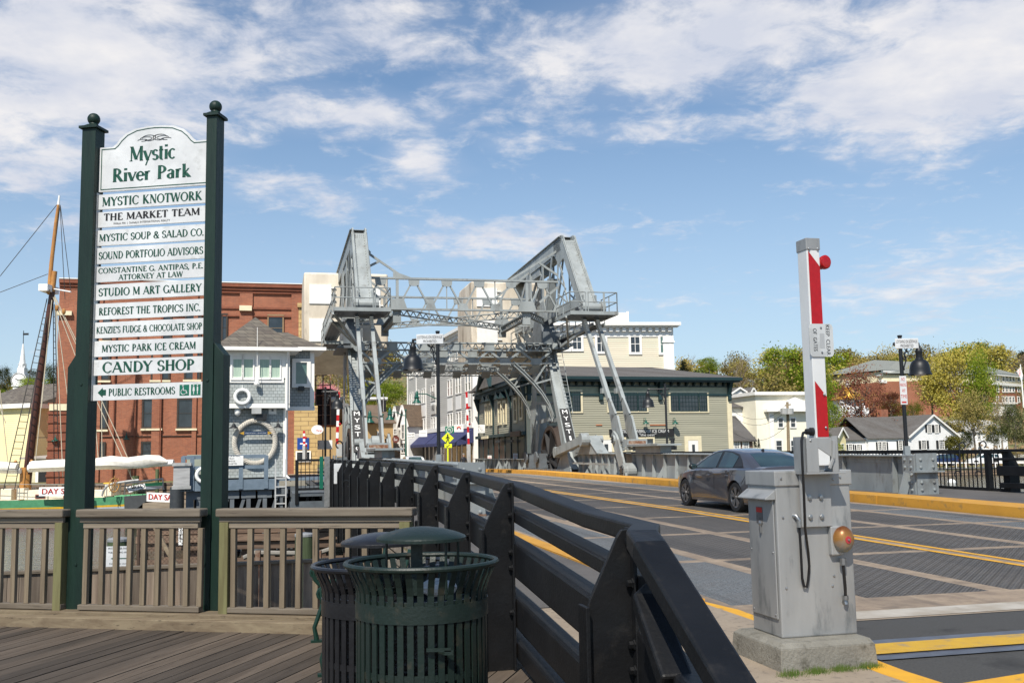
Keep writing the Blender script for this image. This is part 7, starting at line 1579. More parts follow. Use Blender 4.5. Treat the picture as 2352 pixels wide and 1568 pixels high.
def proto(kind, var, dense):
    key = (kind, var, dense)
    if key in PROTO: return PROTO[key]
    rnd = random.Random(hash((len(kind), kind[0] < 'g', var)) % 1000 + var * 7 + ord(kind[0])); mt = M(); mc = M()
    if kind in ('fir', 'shrub'):
        mt.path([(0, 0, -.05), (0, 0, .9)], [.03, .004], 6); crown(mc, rnd, 4600 if kind == 'shrub' else 3200, .03 if kind == 'shrub' else .06, .030 if kind == 'shrub' else .018, .30 if kind == 'fir' else .42, 90, 'cone' if kind == 'fir' else 'round')
    else:
        branches(mt, rnd, 8, depth=2 if dense else 2, r0=.02, n2=4 if kind in ('bare', 'purple') else 3)
        n = {'bare': 1300, 'purple': 3400, 'yellow': 3900, 'green': 3400, 'olive': 2600, 'dark': 3600, 'pink': 3000}[kind]
        crown(mc, rnd, int(n * (2.2 if dense else 1.15)), .22, {'bare': .012, 'purple': .017}.get(kind, .017) * (.8 if dense else 1.35), .43, 46 if dense else 26)
    res = []
    for m, mm, nm in ((mt, TWIG if kind == 'bare' else BARK, 'trunk'), (mc, LM[kind], 'crown')):
        me = bpy.data.meshes.new(nm); me.from_pydata([tuple(v) for v in m.v], [], m.f); me.materials.append(mm); res.append(me)
    both = bpy.data.meshes.new('tree'); k = len(mt.v); both.from_pydata([tuple(v) for v in mt.v + mc.v], [], mt.f + [tuple(i + k for i in f) for f in mc.f])
    both.materials.append(TWIG if kind == 'bare' else BARK); both.materials.append(LM[kind]); both.polygons.foreach_set('material_index', [0] * len(mt.f) + [1] * len(mc.f)); res.append(both)
    PROTO[key] = res; return res
TN_ = {'fir': 'fir_tree', 'shrub': 'shrub', 'pink': 'blossom_tree', 'bare': 'bare_tree'}
def tree(px, ytop, ybase, d, wpx, kind, label, var=0, f=None, group=None, zb=None, dense=True):
    g = f or (lambda x, y: (x, y)); a = V(*g(px, ybase), d); b = V(*g(px, ytop), d); z0 = a.z if zb is None else zb; h = b.z - z0
    w_ = (V(*g(px + wpx / 2, ybase), d) - V(*g(px - wpx / 2, ybase), d)).length
    r = bpy.data.objects.new(TN_.get(kind, 'tree'), None); COL.objects.link(r); r.location = (a.x, a.y, z0); r.rotation_euler = (0, 0, var * 1.9 + px * .013); sxy = w_ / (.84 if kind != 'fir' else .6); r.scale = (sxy, sxy, h); tag(r, label, 'tree' if kind != 'shrub' else 'shrub', group)
    me = proto(kind, var, dense)
    for nm, q in (('trunk', me[0]), ('crown', me[1])): o = bpy.data.objects.new(nm, q); COL.objects.link(o); o.parent = r
    return r
# named trees of the middle distance
tree(1600, 160, 1150, 205, 700, 'yellow', 'biggest yellow green tree rising behind the white gabled house', 0, ZT)
tree(1300, 175, 1000, 215, 430, 'olive', 'half bare pale tree between the brick wings, right of the lamp', 1, ZT)
tree(1905, 200, 1150, 198, 330, 'green', 'bright green tree at the right flank of the biggest yellow tree', 1, ZT)
tree(1780, 640, 1320, 160, 420, 'olive', 'thin olive tree with forked trunk at the roadside right of the conical shrub', 2, ZT)
tree(2080, 700, 1280, 170, 300, 'bare', 'leafless young tree standing behind the white parked car', 2, ZT)
tree(520, 390, 1290, 160, 560, 'purple', 'purple leaved tree in front of the low white wing', 0, ZT)
tree(690, 1010, 1330, 158, 560, 'purple', 'low spreading purple leaved tree over the roof of the white wing', 1, ZT)
tree(300, 860, 1320, 157, 200, 'purple', 'small reddish tree beside the pale yellow gable', 2, ZT)
tree(840, 660, 1010, 185, 330, 'purple', 'dark purple tree behind the chimney house', 3, ZT)
tree(150, 770, 1300, 150, 300, 'green', 'bright green tree just right of the raised gate arm', 0, ZT)
tree(90, 300, 1100, 190, 240, 'green', 'tall light green tree directly behind the gate arm', 2, ZT)
tree(860, 770, 1080, 190, 300, 'green', 'bright green tree behind the house chimney', 3, ZT)
tree(1090, 770, 1010, 195, 190, 'green', 'small bright green tree right of the brick chimney', 1, ZT)
tree(1550, 1140, 1420, 147, 200, 'shrub', 'rounded olive shrub behind the right scroll hook', 0, ZT)
tree(130, 1120, 1320, 130, 120, 'dark', 'dark green bush at the foot of the cream hall', 0, ZT)
tree(230, 1230, 1330, 132, 130, 'green', 'low bright hedge bush right of the cream hall', 3, ZT)
tree(2230, 800, 1330, 150, 330, 'dark', 'dark evergreen tree at the far right edge', 1, ZT)
tree(1990, 1010, 1320, 165, 160, 'dark', 'dark evergreen tree behind the picket fence', 2, ZT)
tree(1690, 1090, 1330, 160, 130, 'dark', 'dark evergreen bush right of the gabled house', 3, ZT)
tree(2250, 1290, 1420, 140, 260, 'olive', 'low yellowing bush beside the white picket fence', 3, ZT)
tree(495, 822, 910, 99, 30, 'fir', 'left one of two narrow arborvitaes by the cream hall', 0, ZR)
tree(522, 836, 910, 99, 24, 'fir', 'right and shorter one of two narrow arborvitaes by the cream hall', 1, ZR)
tree(1148, 512, 640, 200, 100, 'fir', 'dark spiky fir on the hill beside the cream upper storey', 1, Z9)
tree(1365, 490, 640, 195, 190, 'green', 'fresh green tree on the hill right of the fir', 0, Z9)
tree(1640, 480, 860, 185, 260, 'bare', 'pale leafless tree with a white trunk above the green building eaves', 0, Z9)
tree(780, 365, 700, 150, 520, 'green', 'broad bright green tree behind the buff stucco building', 1, Z7)
tree(530, 400, 700, 148, 160, 'green', 'smaller bright green tree left of the broad one behind the bridge leg', 0, Z7)
tree(130, 400, 760, 140, 330, 'pink', 'pink blossoming tree left of the bridge leg', 0, Z7)
tree(250, 560, 860, 142, 340, 'olive', 'olive shrubby tree below the pink blossom', 1, Z7)
tree(250, 120, 520, 175, 340, 'bare', 'leafless brown tree above the pink blossom', 1, Z7)
tree(60, 130, 480, 180, 200, 'bare', 'second leafless brown tree left of the bridge leg, under the counterweight', 2, Z7)
tree(235, 680, 890, 150, 240, 'green', 'round light green tree right of the steeple', 2, Z2)
tree(390, 590, 890, 160, 170, 'dark', 'darker green tree at the left edge of the brick mill', 0, Z2)
tree(190, 628, 760, 215, 220, 'dark', 'dark green tree on the hill behind the steeple', 1, Z2)
tree(10, 600, 880, 210, 120, 'dark', 'dark green tree left of the steeple', 2, Z2)
tree(360, 900, 1000, 130, 160, 'yellow', 'low orange yellow bush beyond the grey shed roof', 1, Z2)
tree(15, 770, 900, 150, 70, 'green', 'light green bush in front of the church nave', 3, Z2)
# wooded hillsides: individual copies
random.seed(21)
HL = {'olive': 'olive brown tree in the wooded hillside', 'yellow': 'yellowing spring tree in the wooded hillside', 'bare': 'leafless brown tree in the wooded hillside', 'green': 'fresh green tree in the wooded hillside', 'dark': 'dark evergreen in the wooded hillside'}
cnt = 0
for ri, y in enumerate((196, 222, 252, 288, 330, 385)):
    sp = 8.5 + ri * 1.3; x = -.53 * y - 5
    while x < .56 * y and cnt < 296:
        x += sp * random.uniform(.7, 1.35) * (.50 if x > .15 * y else 1); ang = x / y; X = x
        px_ = 1176 + 2287 * ang
        if 1900 < px_ < 2400 and 205 < y < 275: continue
        if 90 < px_ < 690 or (930 < px_ < 1570 and y < 300) or (y < 200 and px_ > 1690): continue
        kind = random.choices(['olive', 'yellow', 'bare', 'green', 'dark'], (6, 5, 4, 3, 1) if px_ > 1500 else (5, 1, 7, 2, 2))[0]
        yy = y + random.uniform(-9, 9); z = slope_h(X, yy); h = random.uniform(8.5, 14.5) * (.8 if kind == 'bare' else 1); w_ = h * random.uniform(.75, 1.05) / .84
        o = bpy.data.objects.new('tree', proto(kind, cnt % 4, False)[2]); COL.objects.link(o); o.location = (X, yy, z - .4); o.scale = (w_, w_, h); o.rotation_euler = (0, 0, random.uniform(0, 6.28)); tag(o, HL[kind], 'tree', 'hillside ' + kind + ' trees'); cnt += 1
# low undergrowth on the slopes
m = M(); random.seed(4)
for i in range(26000):
    y = random.uniform(150, 330); x = random.uniform(-.54, .56) * y; px_ = 1176 + 2287 * x / y
    if 90 < px_ < 690: continue
    p = Vector((x, y, slope_h(x, y) + abs(random.gauss(0, .9)) * (.4 + noise.noise(Vector((x * .12, y * .12, 2))) + .6))); u = Vector((random.gauss(0, 1), random.gauss(0, 1), random.gauss(0, 1))).normalized(); v = u.orthogonal().normalized(); k = random.uniform(.18, .5)
    m.poly([p - u * k, p + v * k, p + u * k, p - v * k])
setting(m.build('undergrowth', LM['bare']), 'stuff')
# ================================================================ cars
PAINT = mat('grey_car_paint', (.105, .098, .105), .28, .45, (.10, .094, .10), 2, coat=1)
TYRE = mat('tyre_rubber', (.016, .016, .017), .8); RIM = mat('alloy_rim', (.30, .30, .31), .3, .8); RIMD = mat('dark_rim', (.03, .03, .033), .4, .3)
CGL = glassmat('car_glass', (.02, .035, .038), .03, (.05, .09, .09)); BTRIM = mat('black_trim', (.012, .012, .013), .35); TAILR = mat('tail_lamp', (.30, .01, .01), .15, coat=1)
def lerpP(P, x):
    if x <= P[0][0]: return P[0][1]
    for (a, b), (c, d) in zip(P, P[1:]):
        if x <= c: k = (x - a) / (c - a); return b + (d - b) * k
    return P[-1][1]
def car(name, label, loc, rz, paint, S, group=None):
    r = thing(name, label, 'car', loc, rz, group); xr, xf, wb, W, WR = S['xr'], S['xf'], S['wb'], S['w'] / 2, S.get('wr', .335)
    AR = WR + .045; st = sorted(set([round(xr + (xf - xr) * i / 40, 3) for i in range(41)] + [round(a + AR * math.cos(k * math.pi / 10), 3) for a in (0, wb) for k in range(11)]))
    zsil = S.get('sill', .19)
    def zlow(x):
        z = zsil + (.10 if x < xr + .25 or x > xf - .25 else 0)
        for a in (0, wb):
            if abs(x - a) < AR: z = max(z, WR - .0 + math.sqrt(max(0, AR * AR - (x - a) ** 2)))
        return z
    def hw(x, z):
        e = lerpP([(xr, .76), (xr + .12, .90), (xr + .5, .975), (xr + 1.0, 1.0), (xf - 1.2, 1.0), (xf - .5, .95), (xf - .15, .84), (xf, .66)], x)
        b = W * e * (1 - .16 * max(0, (z - .62)) ** 1.5 - .30 * max(0, .45 - z) ** 1.6)
        if S.get('crease') and .35 < x < 2.35:
            zl = .70 + (2.35 - x) * .085; zl2 = .68 - (2.35 - x) * .20
            b += .016 * math.exp(-((z - zl - .02) / .03) ** 2) - (.018 if zl2 < z < zl else 0)
        for a in (0, wb):
            dd = math.hypot(x - a, z - WR); 
            if dd < AR + .16: b += .022 * max(0, 1 - (dd - AR) / .16)
        return b
    sh = lambda x: lerpP(S['sh'], x); tp = lambda x: lerpP(S['top'], x); K = 12
    m = M(); rings = []
    for x in st:
        z0, z1 = zlow(x), sh(x); R_ = []
        R_.append((x, 0, z0 if z0 < .3 else .3 + 0)); R_.append((x, hw(x, z0) - (.12 if z0 > .35 else .05), z0))
        for i in range(K): z = z0 + (z1 - z0) * i / (K - 1); R_.append((x, hw(x, z), z))
        w1 = hw(x, z1); t_ = tp(x); R_ += [(x, w1 - .05, z1 + (t_ - z1) * .45), (x, w1 * .72, z1 + (t_ - z1) * .85), (x, 0, t_)]
        full = R_ + [(a, -b, c) for a, b, c in reversed(R_[1:-1])]; rings.append(m.P(full)); n = len(full)
    for a, b in zip(rings, rings[1:]):
        for j in range(n): k = (j + 1) % n; m.face(a + j, a + k, b + k, b + j)
    m.face(*[rings[0] + j for j in range(n - 1, -1, -1)]); m.face(*[rings[-1] + j for j in range(n)])
    m.build('body', paint, r, local=True, smooth=True, sm_ang=32)
    GH = S['gh']; g0, g1_ = GH[0][0], GH[-1][0]; zb = S['belt']; tum = S.get('tum', .42); yb = S['gw'] / 2
    gst = [g0 + (g1_ - g0) * i / 36 for i in range(37)]; zc = lambda x: lerpP(GH, x)
    def gy(z): return yb - (z - zb) * tum
    def gsurf(x, y):
        z = zc(x); ye = gy(max(zb, z - .05)) - .03; k = min(1, abs(y) / max(.1, ye)); return z - .055 * k ** 3.0
    m = M(); rings = []
    for x in gst:
        z = zc(x); ze_ = max(zb - .04, z - .07); ye = gy(max(zb, ze_)); zbm = min(zb - .04, ze_)
        R_ = [(x, yb - .0, zbm), (x, ye, ze_), (x, ye - .04, max(zbm, z - .035)), (x, ye * .66, z - .012), (x, 0, z)]; full = [(x, 0, zbm - .02)] + R_ + [(a, -b, c) for a, b, c in reversed(R_[:-1])]; rings.append(m.P(full)); n = len(full)
    for a, b in zip(rings, rings[1:]):
        for j in range(n): k = (j + 1) % n; m.face(a + j, a + k, b + k, b + j)
    m.face(*[rings[0] + j for j in range(n - 1, -1, -1)]); m.face(*[rings[-1] + j for j in range(n)])
    cab = m.build('cabin', paint, r, local=True, smooth=True, sm_ang=40)
    for sy in (1, -1):
        for nm, P_, mt_, o in S['glass']:
            m = M(); pts = [(x, sy * (gy(z) + o), z) for x, z in P_]; m.poly(pts if sy < 0 else pts[::-1]); m.build(nm, mt_, cab if nm != 'side_window' else r, local=True)
    for nm, xa, xb, ya, ybw in (('rear_window', S['rw'][0], S['rw'][1], S['rw'][2], S['rw'][3]), ('windscreen', S['ws'][0], S['ws'][1], S['ws'][2], S['ws'][3])):
        m = M(); N_ = 10
        for i in range(N_):
            for j in range(N_):
                q = []
                for a, b in ((i, j), (i + 1, j), (i + 1, j + 1), (i, j + 1)):
                    x = xa + (xb - xa) * a / N_; hwid = ya + (ybw - ya) * a / N_; y = hwid * (2 * b / N_ - 1); q.append((x, y, gsurf(x, y) + .010))
                m.poly(q)
        m.build(nm, CGL, r, local=True, smooth=True)
    for a in (0, wb):
        for sy in (1, -1):
            y0 = sy * (W - .0); m = M(); ax = (0, -sy, 0)
            m.lathe((a, y0, WR), [(WR * .68, .01), (WR * .70, 0), (WR * .93, .0), (WR, .03), (WR, .19), (WR * .9, .22), (0, .22)], 36, ax); wh = m.build('wheel', TYRE, r, local=True, smooth=True, sm_ang=40)
            m = M(); m.lathe((a, y0, WR), [(WR * .70, .004), (WR * .66, .012), (WR * .64, .05)], 30, ax)
            for i in range(5):
                t0 = i * 1.2566 + .3
                for s_, e_ in ((-.18, .10), (.26, -.02)):
                    c0, s0, c1, s1_ = math.cos(t0 + s_), math.sin(t0 + s_), math.cos(t0 + e_), math.sin(t0 + e_)
                    m.beam((a + WR * .12 * c1, y0 - sy * .02, WR + WR * .12 * s1_), (a + WR * .67 * c0, y0 - sy * .008, WR + WR * .67 * s0), .035, .018, (0, 1, 0), w2=.06)
            m.lathe((a, y0 - sy * .012, WR), [(0, -.006), (.035, -.004), (.04, .01)], 12, ax); m.build('rim', RIM, wh, local=True)
            m = M(); m.lathe((a, y0, WR), [(WR * .66, .05), (0, .07)], 24, ax); m.build('hub_well', RIMD, wh, local=True)
    for sy in (1, -1):
        mx = S['mir']; m = M(); m.ball((mx[0], sy * (W + .07), mx[1]), .1, 14, 8, (.7, 1.05, .72)); mi = m.build('mirror', BTRIM if S.get('crease') else paint, r, local=True, smooth=True); m = M(); m.lathe((mx[0] - .058, sy * (W + .07), mx[1]), [(.062, 0), (.06, .006), (0, .008)], 14, (-1, 0, 0)); m.build('mirror_glass', CGL, mi, local=True)
    for P_ in S['lines']:
        m = M()
        for sy in (1, -1): m.path([(x, sy * (hw(x, z) + .001), z) for x, z in P_], .004, 4)
        m.build('door_gap', BTRIM, r, local=True)
    for sy in (1, -1):
        for hx in S['handles']: m = M(); m.path([(hx - .09, sy * (hw(hx, .80) + .012), .80), (hx, sy * (hw(hx, .8) + .03), .803), (hx + .09, sy * (hw(hx, .8) + .012), .80)], .016, 6); m.build('door_handle', paint, r, local=True, smooth=True)
    m = M()
    for sy in (1, -1): m.prism([(xr + .02, sy * W * .45, .80), (xr - .0, sy * W * .78, .80), (xr + .22, sy * (W * .93), .84), (xr + .22, sy * (W * .93), .90), (xr + .02, sy * W * .78, .91), (xr + .0, sy * W * .45, .90)], (-.02, 0, 0))
    m.box(xr - .015, -W * .5, .86, xr + .02, W * .5, .90); m.build('tail_lamp', TAILR, r, local=True)
    m = M(); m.box(xr - .02, -W * .6, .3, xr + .05, W * .6, .42); m.build('rear_bumper_trim', BTRIM, r, local=True)
    if S.get('fin'): m = M(); m.prism([(S['fin'], -.012, zc(S['fin']) - .01), (S['fin'] + .16, -.012, zc(S['fin'] + .16) - .01), (S['fin'] + .03, -.012, zc(S['fin']) + .06)], (0, .024, 0)); m.build('antenna', BTRIM, r, local=True)
    return r
SEDAN = dict(xr=-1.03, xf=3.64, wb=2.72, w=1.83, wr=.335, crease=True, sh=[(-1.03, .80), (-.9, .92), (0, .94), (1.2, .90), (2.3, .88), (3.1, .78), (3.5, .66), (3.64, .55)], top=[(-1.03, .86), (-.95, 1.02), (-.6, 1.03), (0, 1.02), (2.3, 1.0), (2.9, .92), (3.4, .76), (3.64, .60)], belt=.93, gw=1.62, tum=.46,
    gh=[(-.78, .97), (-.45, 1.10), (-.1, 1.235), (.25, 1.335), (.6, 1.39), (1.0, 1.415), (1.35, 1.41), (1.7, 1.35), (2.05, 1.22), (2.4, 1.06), (2.62, .94)],
    glass=[('glass_surround', [(2.42, .945), (1.55, .955), (-.16, 1.0), (-.0, 1.16), (.22, 1.285), (.6, 1.345), (1.05, 1.365), (1.45, 1.335), (1.85, 1.21)], BTRIM, .004), ('side_window', [(2.26, .965), (1.17, .975), (1.10, 1.335), (1.42, 1.315), (1.82, 1.19)], CGL, .010), ('side_window', [(1.04, .978), (.30, .99), (.20, 1.235), (.6, 1.32), (.98, 1.34)], CGL, .010)],
    rw=(-.72, .12, .60, .44), ws=(1.5, 2.52, .50, .64), mir=(2.05, .99), lines=[[(1.10, .24), (1.10, .6), (1.08, .90)], [(2.22, .24), (2.2, .6), (2.12, .88)], [(.42, .40), (.30, .62), (.12, .92)], [(-.30, .62), (-.45, .80), (-.62, .93)]], handles=(1.32, .42), fin=.28)
pc = B(20.8, 10.98, zdk(20.8)); car('car', 'grey four door sedan driving away on the bridge, partly behind the gate cabinet', tuple(pc), HEAD + math.pi / 2 + .012, PAINT, SEDAN).rotation_euler[1] = -.006
SUV = dict(xr=-.95, xf=3.75, wb=2.8, w=1.9, wr=.37, sill=.3, sh=[(-.95, .95), (-.8, 1.05), (1.2, 1.02), (2.5, 1.0), (3.3, .94), (3.75, .72)], top=[(-.95, 1.0), (0, 1.1), (2.4, 1.1), (3.2, 1.03), (3.75, .80)], belt=1.05, gw=1.74, tum=.30,
    gh=[(-.93, 1.10), (-.85, 1.3), (-.6, 1.6), (-.2, 1.69), (1.0, 1.72), (1.7, 1.66), (2.1, 1.45), (2.7, 1.05)], glass=[('side_window', [(2.35, 1.1), (1.2, 1.1), (1.2, 1.58), (1.65, 1.56)], CGL, .01), ('side_window', [(1.12, 1.1), (.2, 1.12), (.2, 1.6), (1.12, 1.6)], CGL, .01), ('side_window', [(.1, 1.13), (-.6, 1.18), (-.35, 1.56), (.1, 1.6)], CGL, .01)],
    rw=(-.9, -.5, .6, .5), ws=(1.75, 2.55, .58, .7), mir=(2.2, 1.1), lines=[[(1.15, .34), (1.15, 1.0)]], handles=(1.35, .35))
LR = dict(SUV); LR['gh'] = [(-.95, 1.10), (-.93, 1.55), (-.85, 1.80), (.4, 1.84), (.6, 1.76), (1.7, 1.74), (2.0, 1.55), (2.45, 1.05)]; LR['rw'] = (-.94, -.87, .6, .5)
NAVY = mat('navy_paint', (.008, .018, .075), .25, .3, coat=1); WPAINT = mat('white_car_paint', (.75, .76, .77), .3, coat=1)
def shorecar(fn, px0, px1, py, d, S, mt, lb):
    a, b = V(*fn(px0, py), d), V(*fn(px1, py), d); c = (a + b) / 2; rz = math.pi - .05; L = S['xf'] + S['xr']; base = Vector((c.x + L / 2, c.y, 0)); gz = V(*fn(px0, py), d).z; base.z = gz; o = car('car', lb, tuple(base), rz, mt, S); return o
shorecar(ZT, 1225, 1570, 1485, 146, SUV, NAVY, 'dark blue wagon parked across the river beneath the white gabled house')
shorecar(ZT, 1690, 2060, 1478, 146, LR, WPAINT, 'white boxy off-roader parked across the river at the far right')
a = V(*Z7(1145, 1300), 84); car('car', 'white car on the far street, its roof just above the left girder', tuple(B(stz(a).y, stz(a).x, -.25)), HEAD + math.pi / 2, WPAINT, SUV)
# bank rail, picket fence and pavement details across the river
m = M()
for px in range(1230, 2400, 110): c = V(*ZT(px, 1450), 139); m.box(c.x - .06, c.y - .06, c.z - 1.0, c.x + .06, c.y + .06, c.z + .05)
a, b = V(*ZT(1100, 1449), 139), V(*ZT(2420, 1449), 139); m.tube(a, b, .09, n=6); solo(m, 'bank_rail', TRIMW, 'low white pipe rail along the far bank in front of the parked cars', 'railing')
m = M(); a, b = V(*ZT(2055, 1430), 150), V(*ZT(2420, 1430), 150)
for i in range(70): c = a.lerp(b, i / 69); m.box(c.x - .05, c.y, c.z - .3, c.x + .05, c.y + .04, c.z + (1.0 if i % 2 else .95))
m.beam(a + Vector((0, 0, .7)), b + Vector((0, 0, .7)), .05, .1); solo(m, 'picket_fence', TRIMW, 'white picket fence behind the white off-roader at the far right', 'fence')
q = onZ(2186, 1110, WATER); m = M(); m.ball((q.x, q.y, WATER + .12), .42, 18, 12, (1, 1, .85)); by = solo(m, 'mooring_buoy', PLASTW, 'round white mooring buoy floating beyond the right railing', 'buoy', smooth=True)
# ================================================================ schooner moored at the mill
BD = 61.0
CREAMP = mat('boat_cream', (.72, .66, .52), .5); HULLW = mat('hull_pale', (.50, .54, .58), .5, 0, (.40, .44, .48), 1.5); HGREEN = mat('hull_green', (.10, .33, .17), .45); HYEL = mat('hull_yellow', (.72, .42, .02), .5); HRED = mat('hull_red', (.35, .05, .03), .6); TRANS = mat('transom_grey', (.075, .08, .085), .6)
VARN = mat('varnished_spar', (.085, .028, .016), .35, 0, (.05, .018, .012), 2); VARNO = mat('orange_spar', (.42, .20, .05), .4, 0, (.34, .15, .04), 3); SAILC = mat('furled_sail', (.82, .79, .72), .8, 0, (.70, .67, .60), 4, 1, .5, 6); RIGD = mat('dark_rigging', (.05, .045, .04), .8); RIGL = mat('manila_line', (.50, .44, .33), .8); PLYS = mat('boat_wood', (.45, .24, .07), .5)
xs_t = V(276, 1160, BD).x; sb = thing('schooner', 'white schooner with green and yellow stripes moored in front of the brick mill', 'boat', (xs_t - 10, BD, WATER)); SZ = V(200, 1146, BD).z
stn = [(-26, .02, 1.1), (-23, .9, .7), (-19, 1.9, .35), (-14, 2.5, .12), (-8, 2.6, 0), (-3, 2.3, .04), (0, 1.85, .12)]
def hullpt(x, f):   # f 0..1 waterline to sheer
    w_ = lerpP([(a, b) for a, b, c in stn], x); s_ = lerpP([(a, c) for a, b, c in stn], x); z = WATER - .3 + (SZ + s_ - WATER + .3) * f; return Vector((xs_t + x, BD + 2.4 - w_ * (.72 + .28 * f ** .6), z)), Vector((xs_t + x, BD + 2.4 + w_ * (.72 + .28 * f ** .6), z))
lev = [(0, .22, HRED, 'boot_stripe'), (.22, .70, HULLW, 'hull'), (.70, .76, HYEL, 'yellow_stripe'), (.76, 1.0, HGREEN, 'green_strake')]
X_ = [-26 + i for i in range(27)]
for f0_, f1_, mt, nm in lev:
    m = M()
    for a, b in zip(X_, X_[1:]):
        n_ = 3
        for k in range(n_):
            g0_, g1x = f0_ + (f1_ - f0_) * k / n_, f0_ + (f1_ - f0_) * (k + 1) / n_
            for sd_ in (0, 1): q = [hullpt(a, g0_)[sd_], hullpt(b, g0_)[sd_], hullpt(b, g1x)[sd_], hullpt(a, g1x)[sd_]]; m.poly(q if sd_ == 0 else q[::-1])
    m.build(nm, mt, sb)
m = M(); A0, A1 = hullpt(0, 1), hullpt(0, .35); rk = Vector((1.9, 0, .1)); m.poly([A1[0] , A1[1], A0[1] + rk, A0[0] + rk]); m.poly([hullpt(0, 0)[0], hullpt(0, 0)[1], A1[1], A1[0]]); m.poly([A1[0], A0[0] + rk, A0[0]]); m.poly([A1[1], A0[1], A0[1] + rk]); tr_o = m.build('transom', TRANS, sb)
m = M(); c = (A1[0] + A0[1] + rk) / 2; uu = (A0[1] - A0[0]).normalized(); vv_ = ((A0[0] + rk) - A1[0]).normalized(); nn_ = uu.cross(vv_).normalized(); nn_ = nn_ if nn_.x > 0 else -nn_
c = (A1[0] + A1[1] + A0[0] + A0[1] + rk * 2) / 4 + nn_ * .03; letters(m, 'ARGIA', c - uu * 1.15 - vv_ * .2, uu, vv_, 2.3, .42, True); m.path([c + uu * 1.5 * math.cos(t_) + vv_ * .42 * math.sin(t_) for t_ in [i * .3 for i in range(21)]], .02, 4, closed=True); m.build('name_lettering', BLKLET, tr_o)
m = M()
for a, b in zip(X_, X_[1:]): m.poly([hullpt(a, .93)[0], hullpt(b, .93)[0], hullpt(b, .93)[1], hullpt(a, .93)[1]])
m.build('deck', CREAMP, sb)
def bx2(nm, mt, f, x0, y0, x1, y1, d=BD + 1.2, dep=1.6, par=None): a = V(*f(x0, y1), d); b = V(*f(x1, y0), d); m = M(); m.box(a.x, d, a.z, b.x, d + dep, b.z); return m.build(nm, mt, par or sb, bevel=.03)
cbn = bx2('cabin', CREAMP, ZB, 275, 1215, 760, 1335); bx2('cabin', CREAMP, ZA, 60, 620, 330, 750); bx2('helm_box', CREAMP, ZA, 330, 530, 440, 720); bx2('helm_lid', HYEL, ZA, 310, 505, 440, 530); bx2('hatch', CREAMP, ZB, 185, 1200, 275, 1330); bx2('locker', CREAMP, ZB, 0, 1205, 130, 1340)
for x0, x1 in ((400, 520), (720, 765)): w_ = bx2('port_frame', mat('port_red', (.20, .05, .03), .5), ZB, x0, 1268, x1, 1322, BD + 1.17, .05); bx2('port_glass', WIN, ZB, x0 + 12, 1280, x1 - 12, 1312, BD + 1.15, .03, w_)
m = M(); c = V(*ZA(482, 545), BD); m.path([c + Vector((.30 * math.cos(t_) * .7, .3 * math.cos(t_) * .7, .42 * math.sin(t_))) for t_ in [i * .393 for i in range(16)]], .035, 6, closed=True)
for i in range(8): a_ = i * .785; m.tube(c, c + Vector((.4 * .7 * math.cos(a_), .4 * .7 * math.cos(a_), .56 * math.sin(a_))), .022, n=5)
m.build('steering_wheel', PLYS, sb)
def P(f, x, y, d): return V(*f(x, y), d)
def masts(nm, pts, rs, mt, d=BD + 2): m = M(); m.path([P(f, x, y, d) for f, x, y in pts], rs, 10); return m.build(nm, mt, sb, smooth=True)
masts('mast', [(ZB, 285, 1330), (ZB, 345, 780), (ZB, 445, 0), (Z2, 378, 60)], [.28, .27, .22, .18], VARN); masts('mast_foot', [(ZB, 280, 1335), (ZB, 300, 960)], [.36, .36], VARNO)
masts('topmast', [(Z1, 358, 1470), (Z1, 372, 1300), (Z1, 405, 1000), (Z1, 422, 880)], [.14, .13, .11, .09], VARNO); masts('mast_cap', [(Z1, 422, 880), (Z1, 429, 812)], [.09, .05], WHITE); masts('masthead', [(Z2, 378, 60), (Z1, 395, 1360)], [.17, .17], VARNO)
m = M(); a = P(Z2, 320, 45, BD + 2); b = P(Z2, 385, 40, BD + 2); m.box(a.x, a.y - .8, a.z - .2, b.x, a.y + .8, b.z + .2); m.tube(P(Z2, 385, 40, BD + 2), P(Z2, 512, 62, BD + 1), .05, n=5); m.build('crosstrees', PLASTW, sb)
for nm, pts, r_ in (('boom', [(ZB, 330, 970), (ZA, 175, 240), (ZA, 800, 215), (ZA, 1415, 195)], [.26, .27, .26, .2]), ('boom', [(ZB, -150, 985), (ZB, 235, 1000)], [.2, .2]), ('gaff', [(ZA, 150, 185), (ZA, 430, 172)], [.14, .12])): masts(nm, pts, r_, PLASTW, BD + 1.5)
m = M(); pts = [(ZB, 350, 945), (ZB, 600, 935), (ZA, 180, 205), (ZA, 420, 195), (ZA, 700, 200), (ZA, 1000, 170), (ZA, 1180, 160), (ZA, 1320, 175)]; m.path([P(f, x, y, BD + 1.3) for f, x, y in pts], [.3, .34, .34, .42, .36, .42, .3, .1], 9)
for v in m.v: v.z += .07 * noise.noise(v * 1.7); v.y += .1 * noise.noise(v * 1.3)
m.build('furled_sail', SAILC, sb, smooth=True)
m = M(); m.path([P(f, x, y, BD + 1.3) for f, x, y in ((ZB, -300, 960), (ZB, 0, 955), (ZB, 200, 965))], [.34, .34, .28], 9); m.build('furled_sail', SAILC, sb, smooth=True)
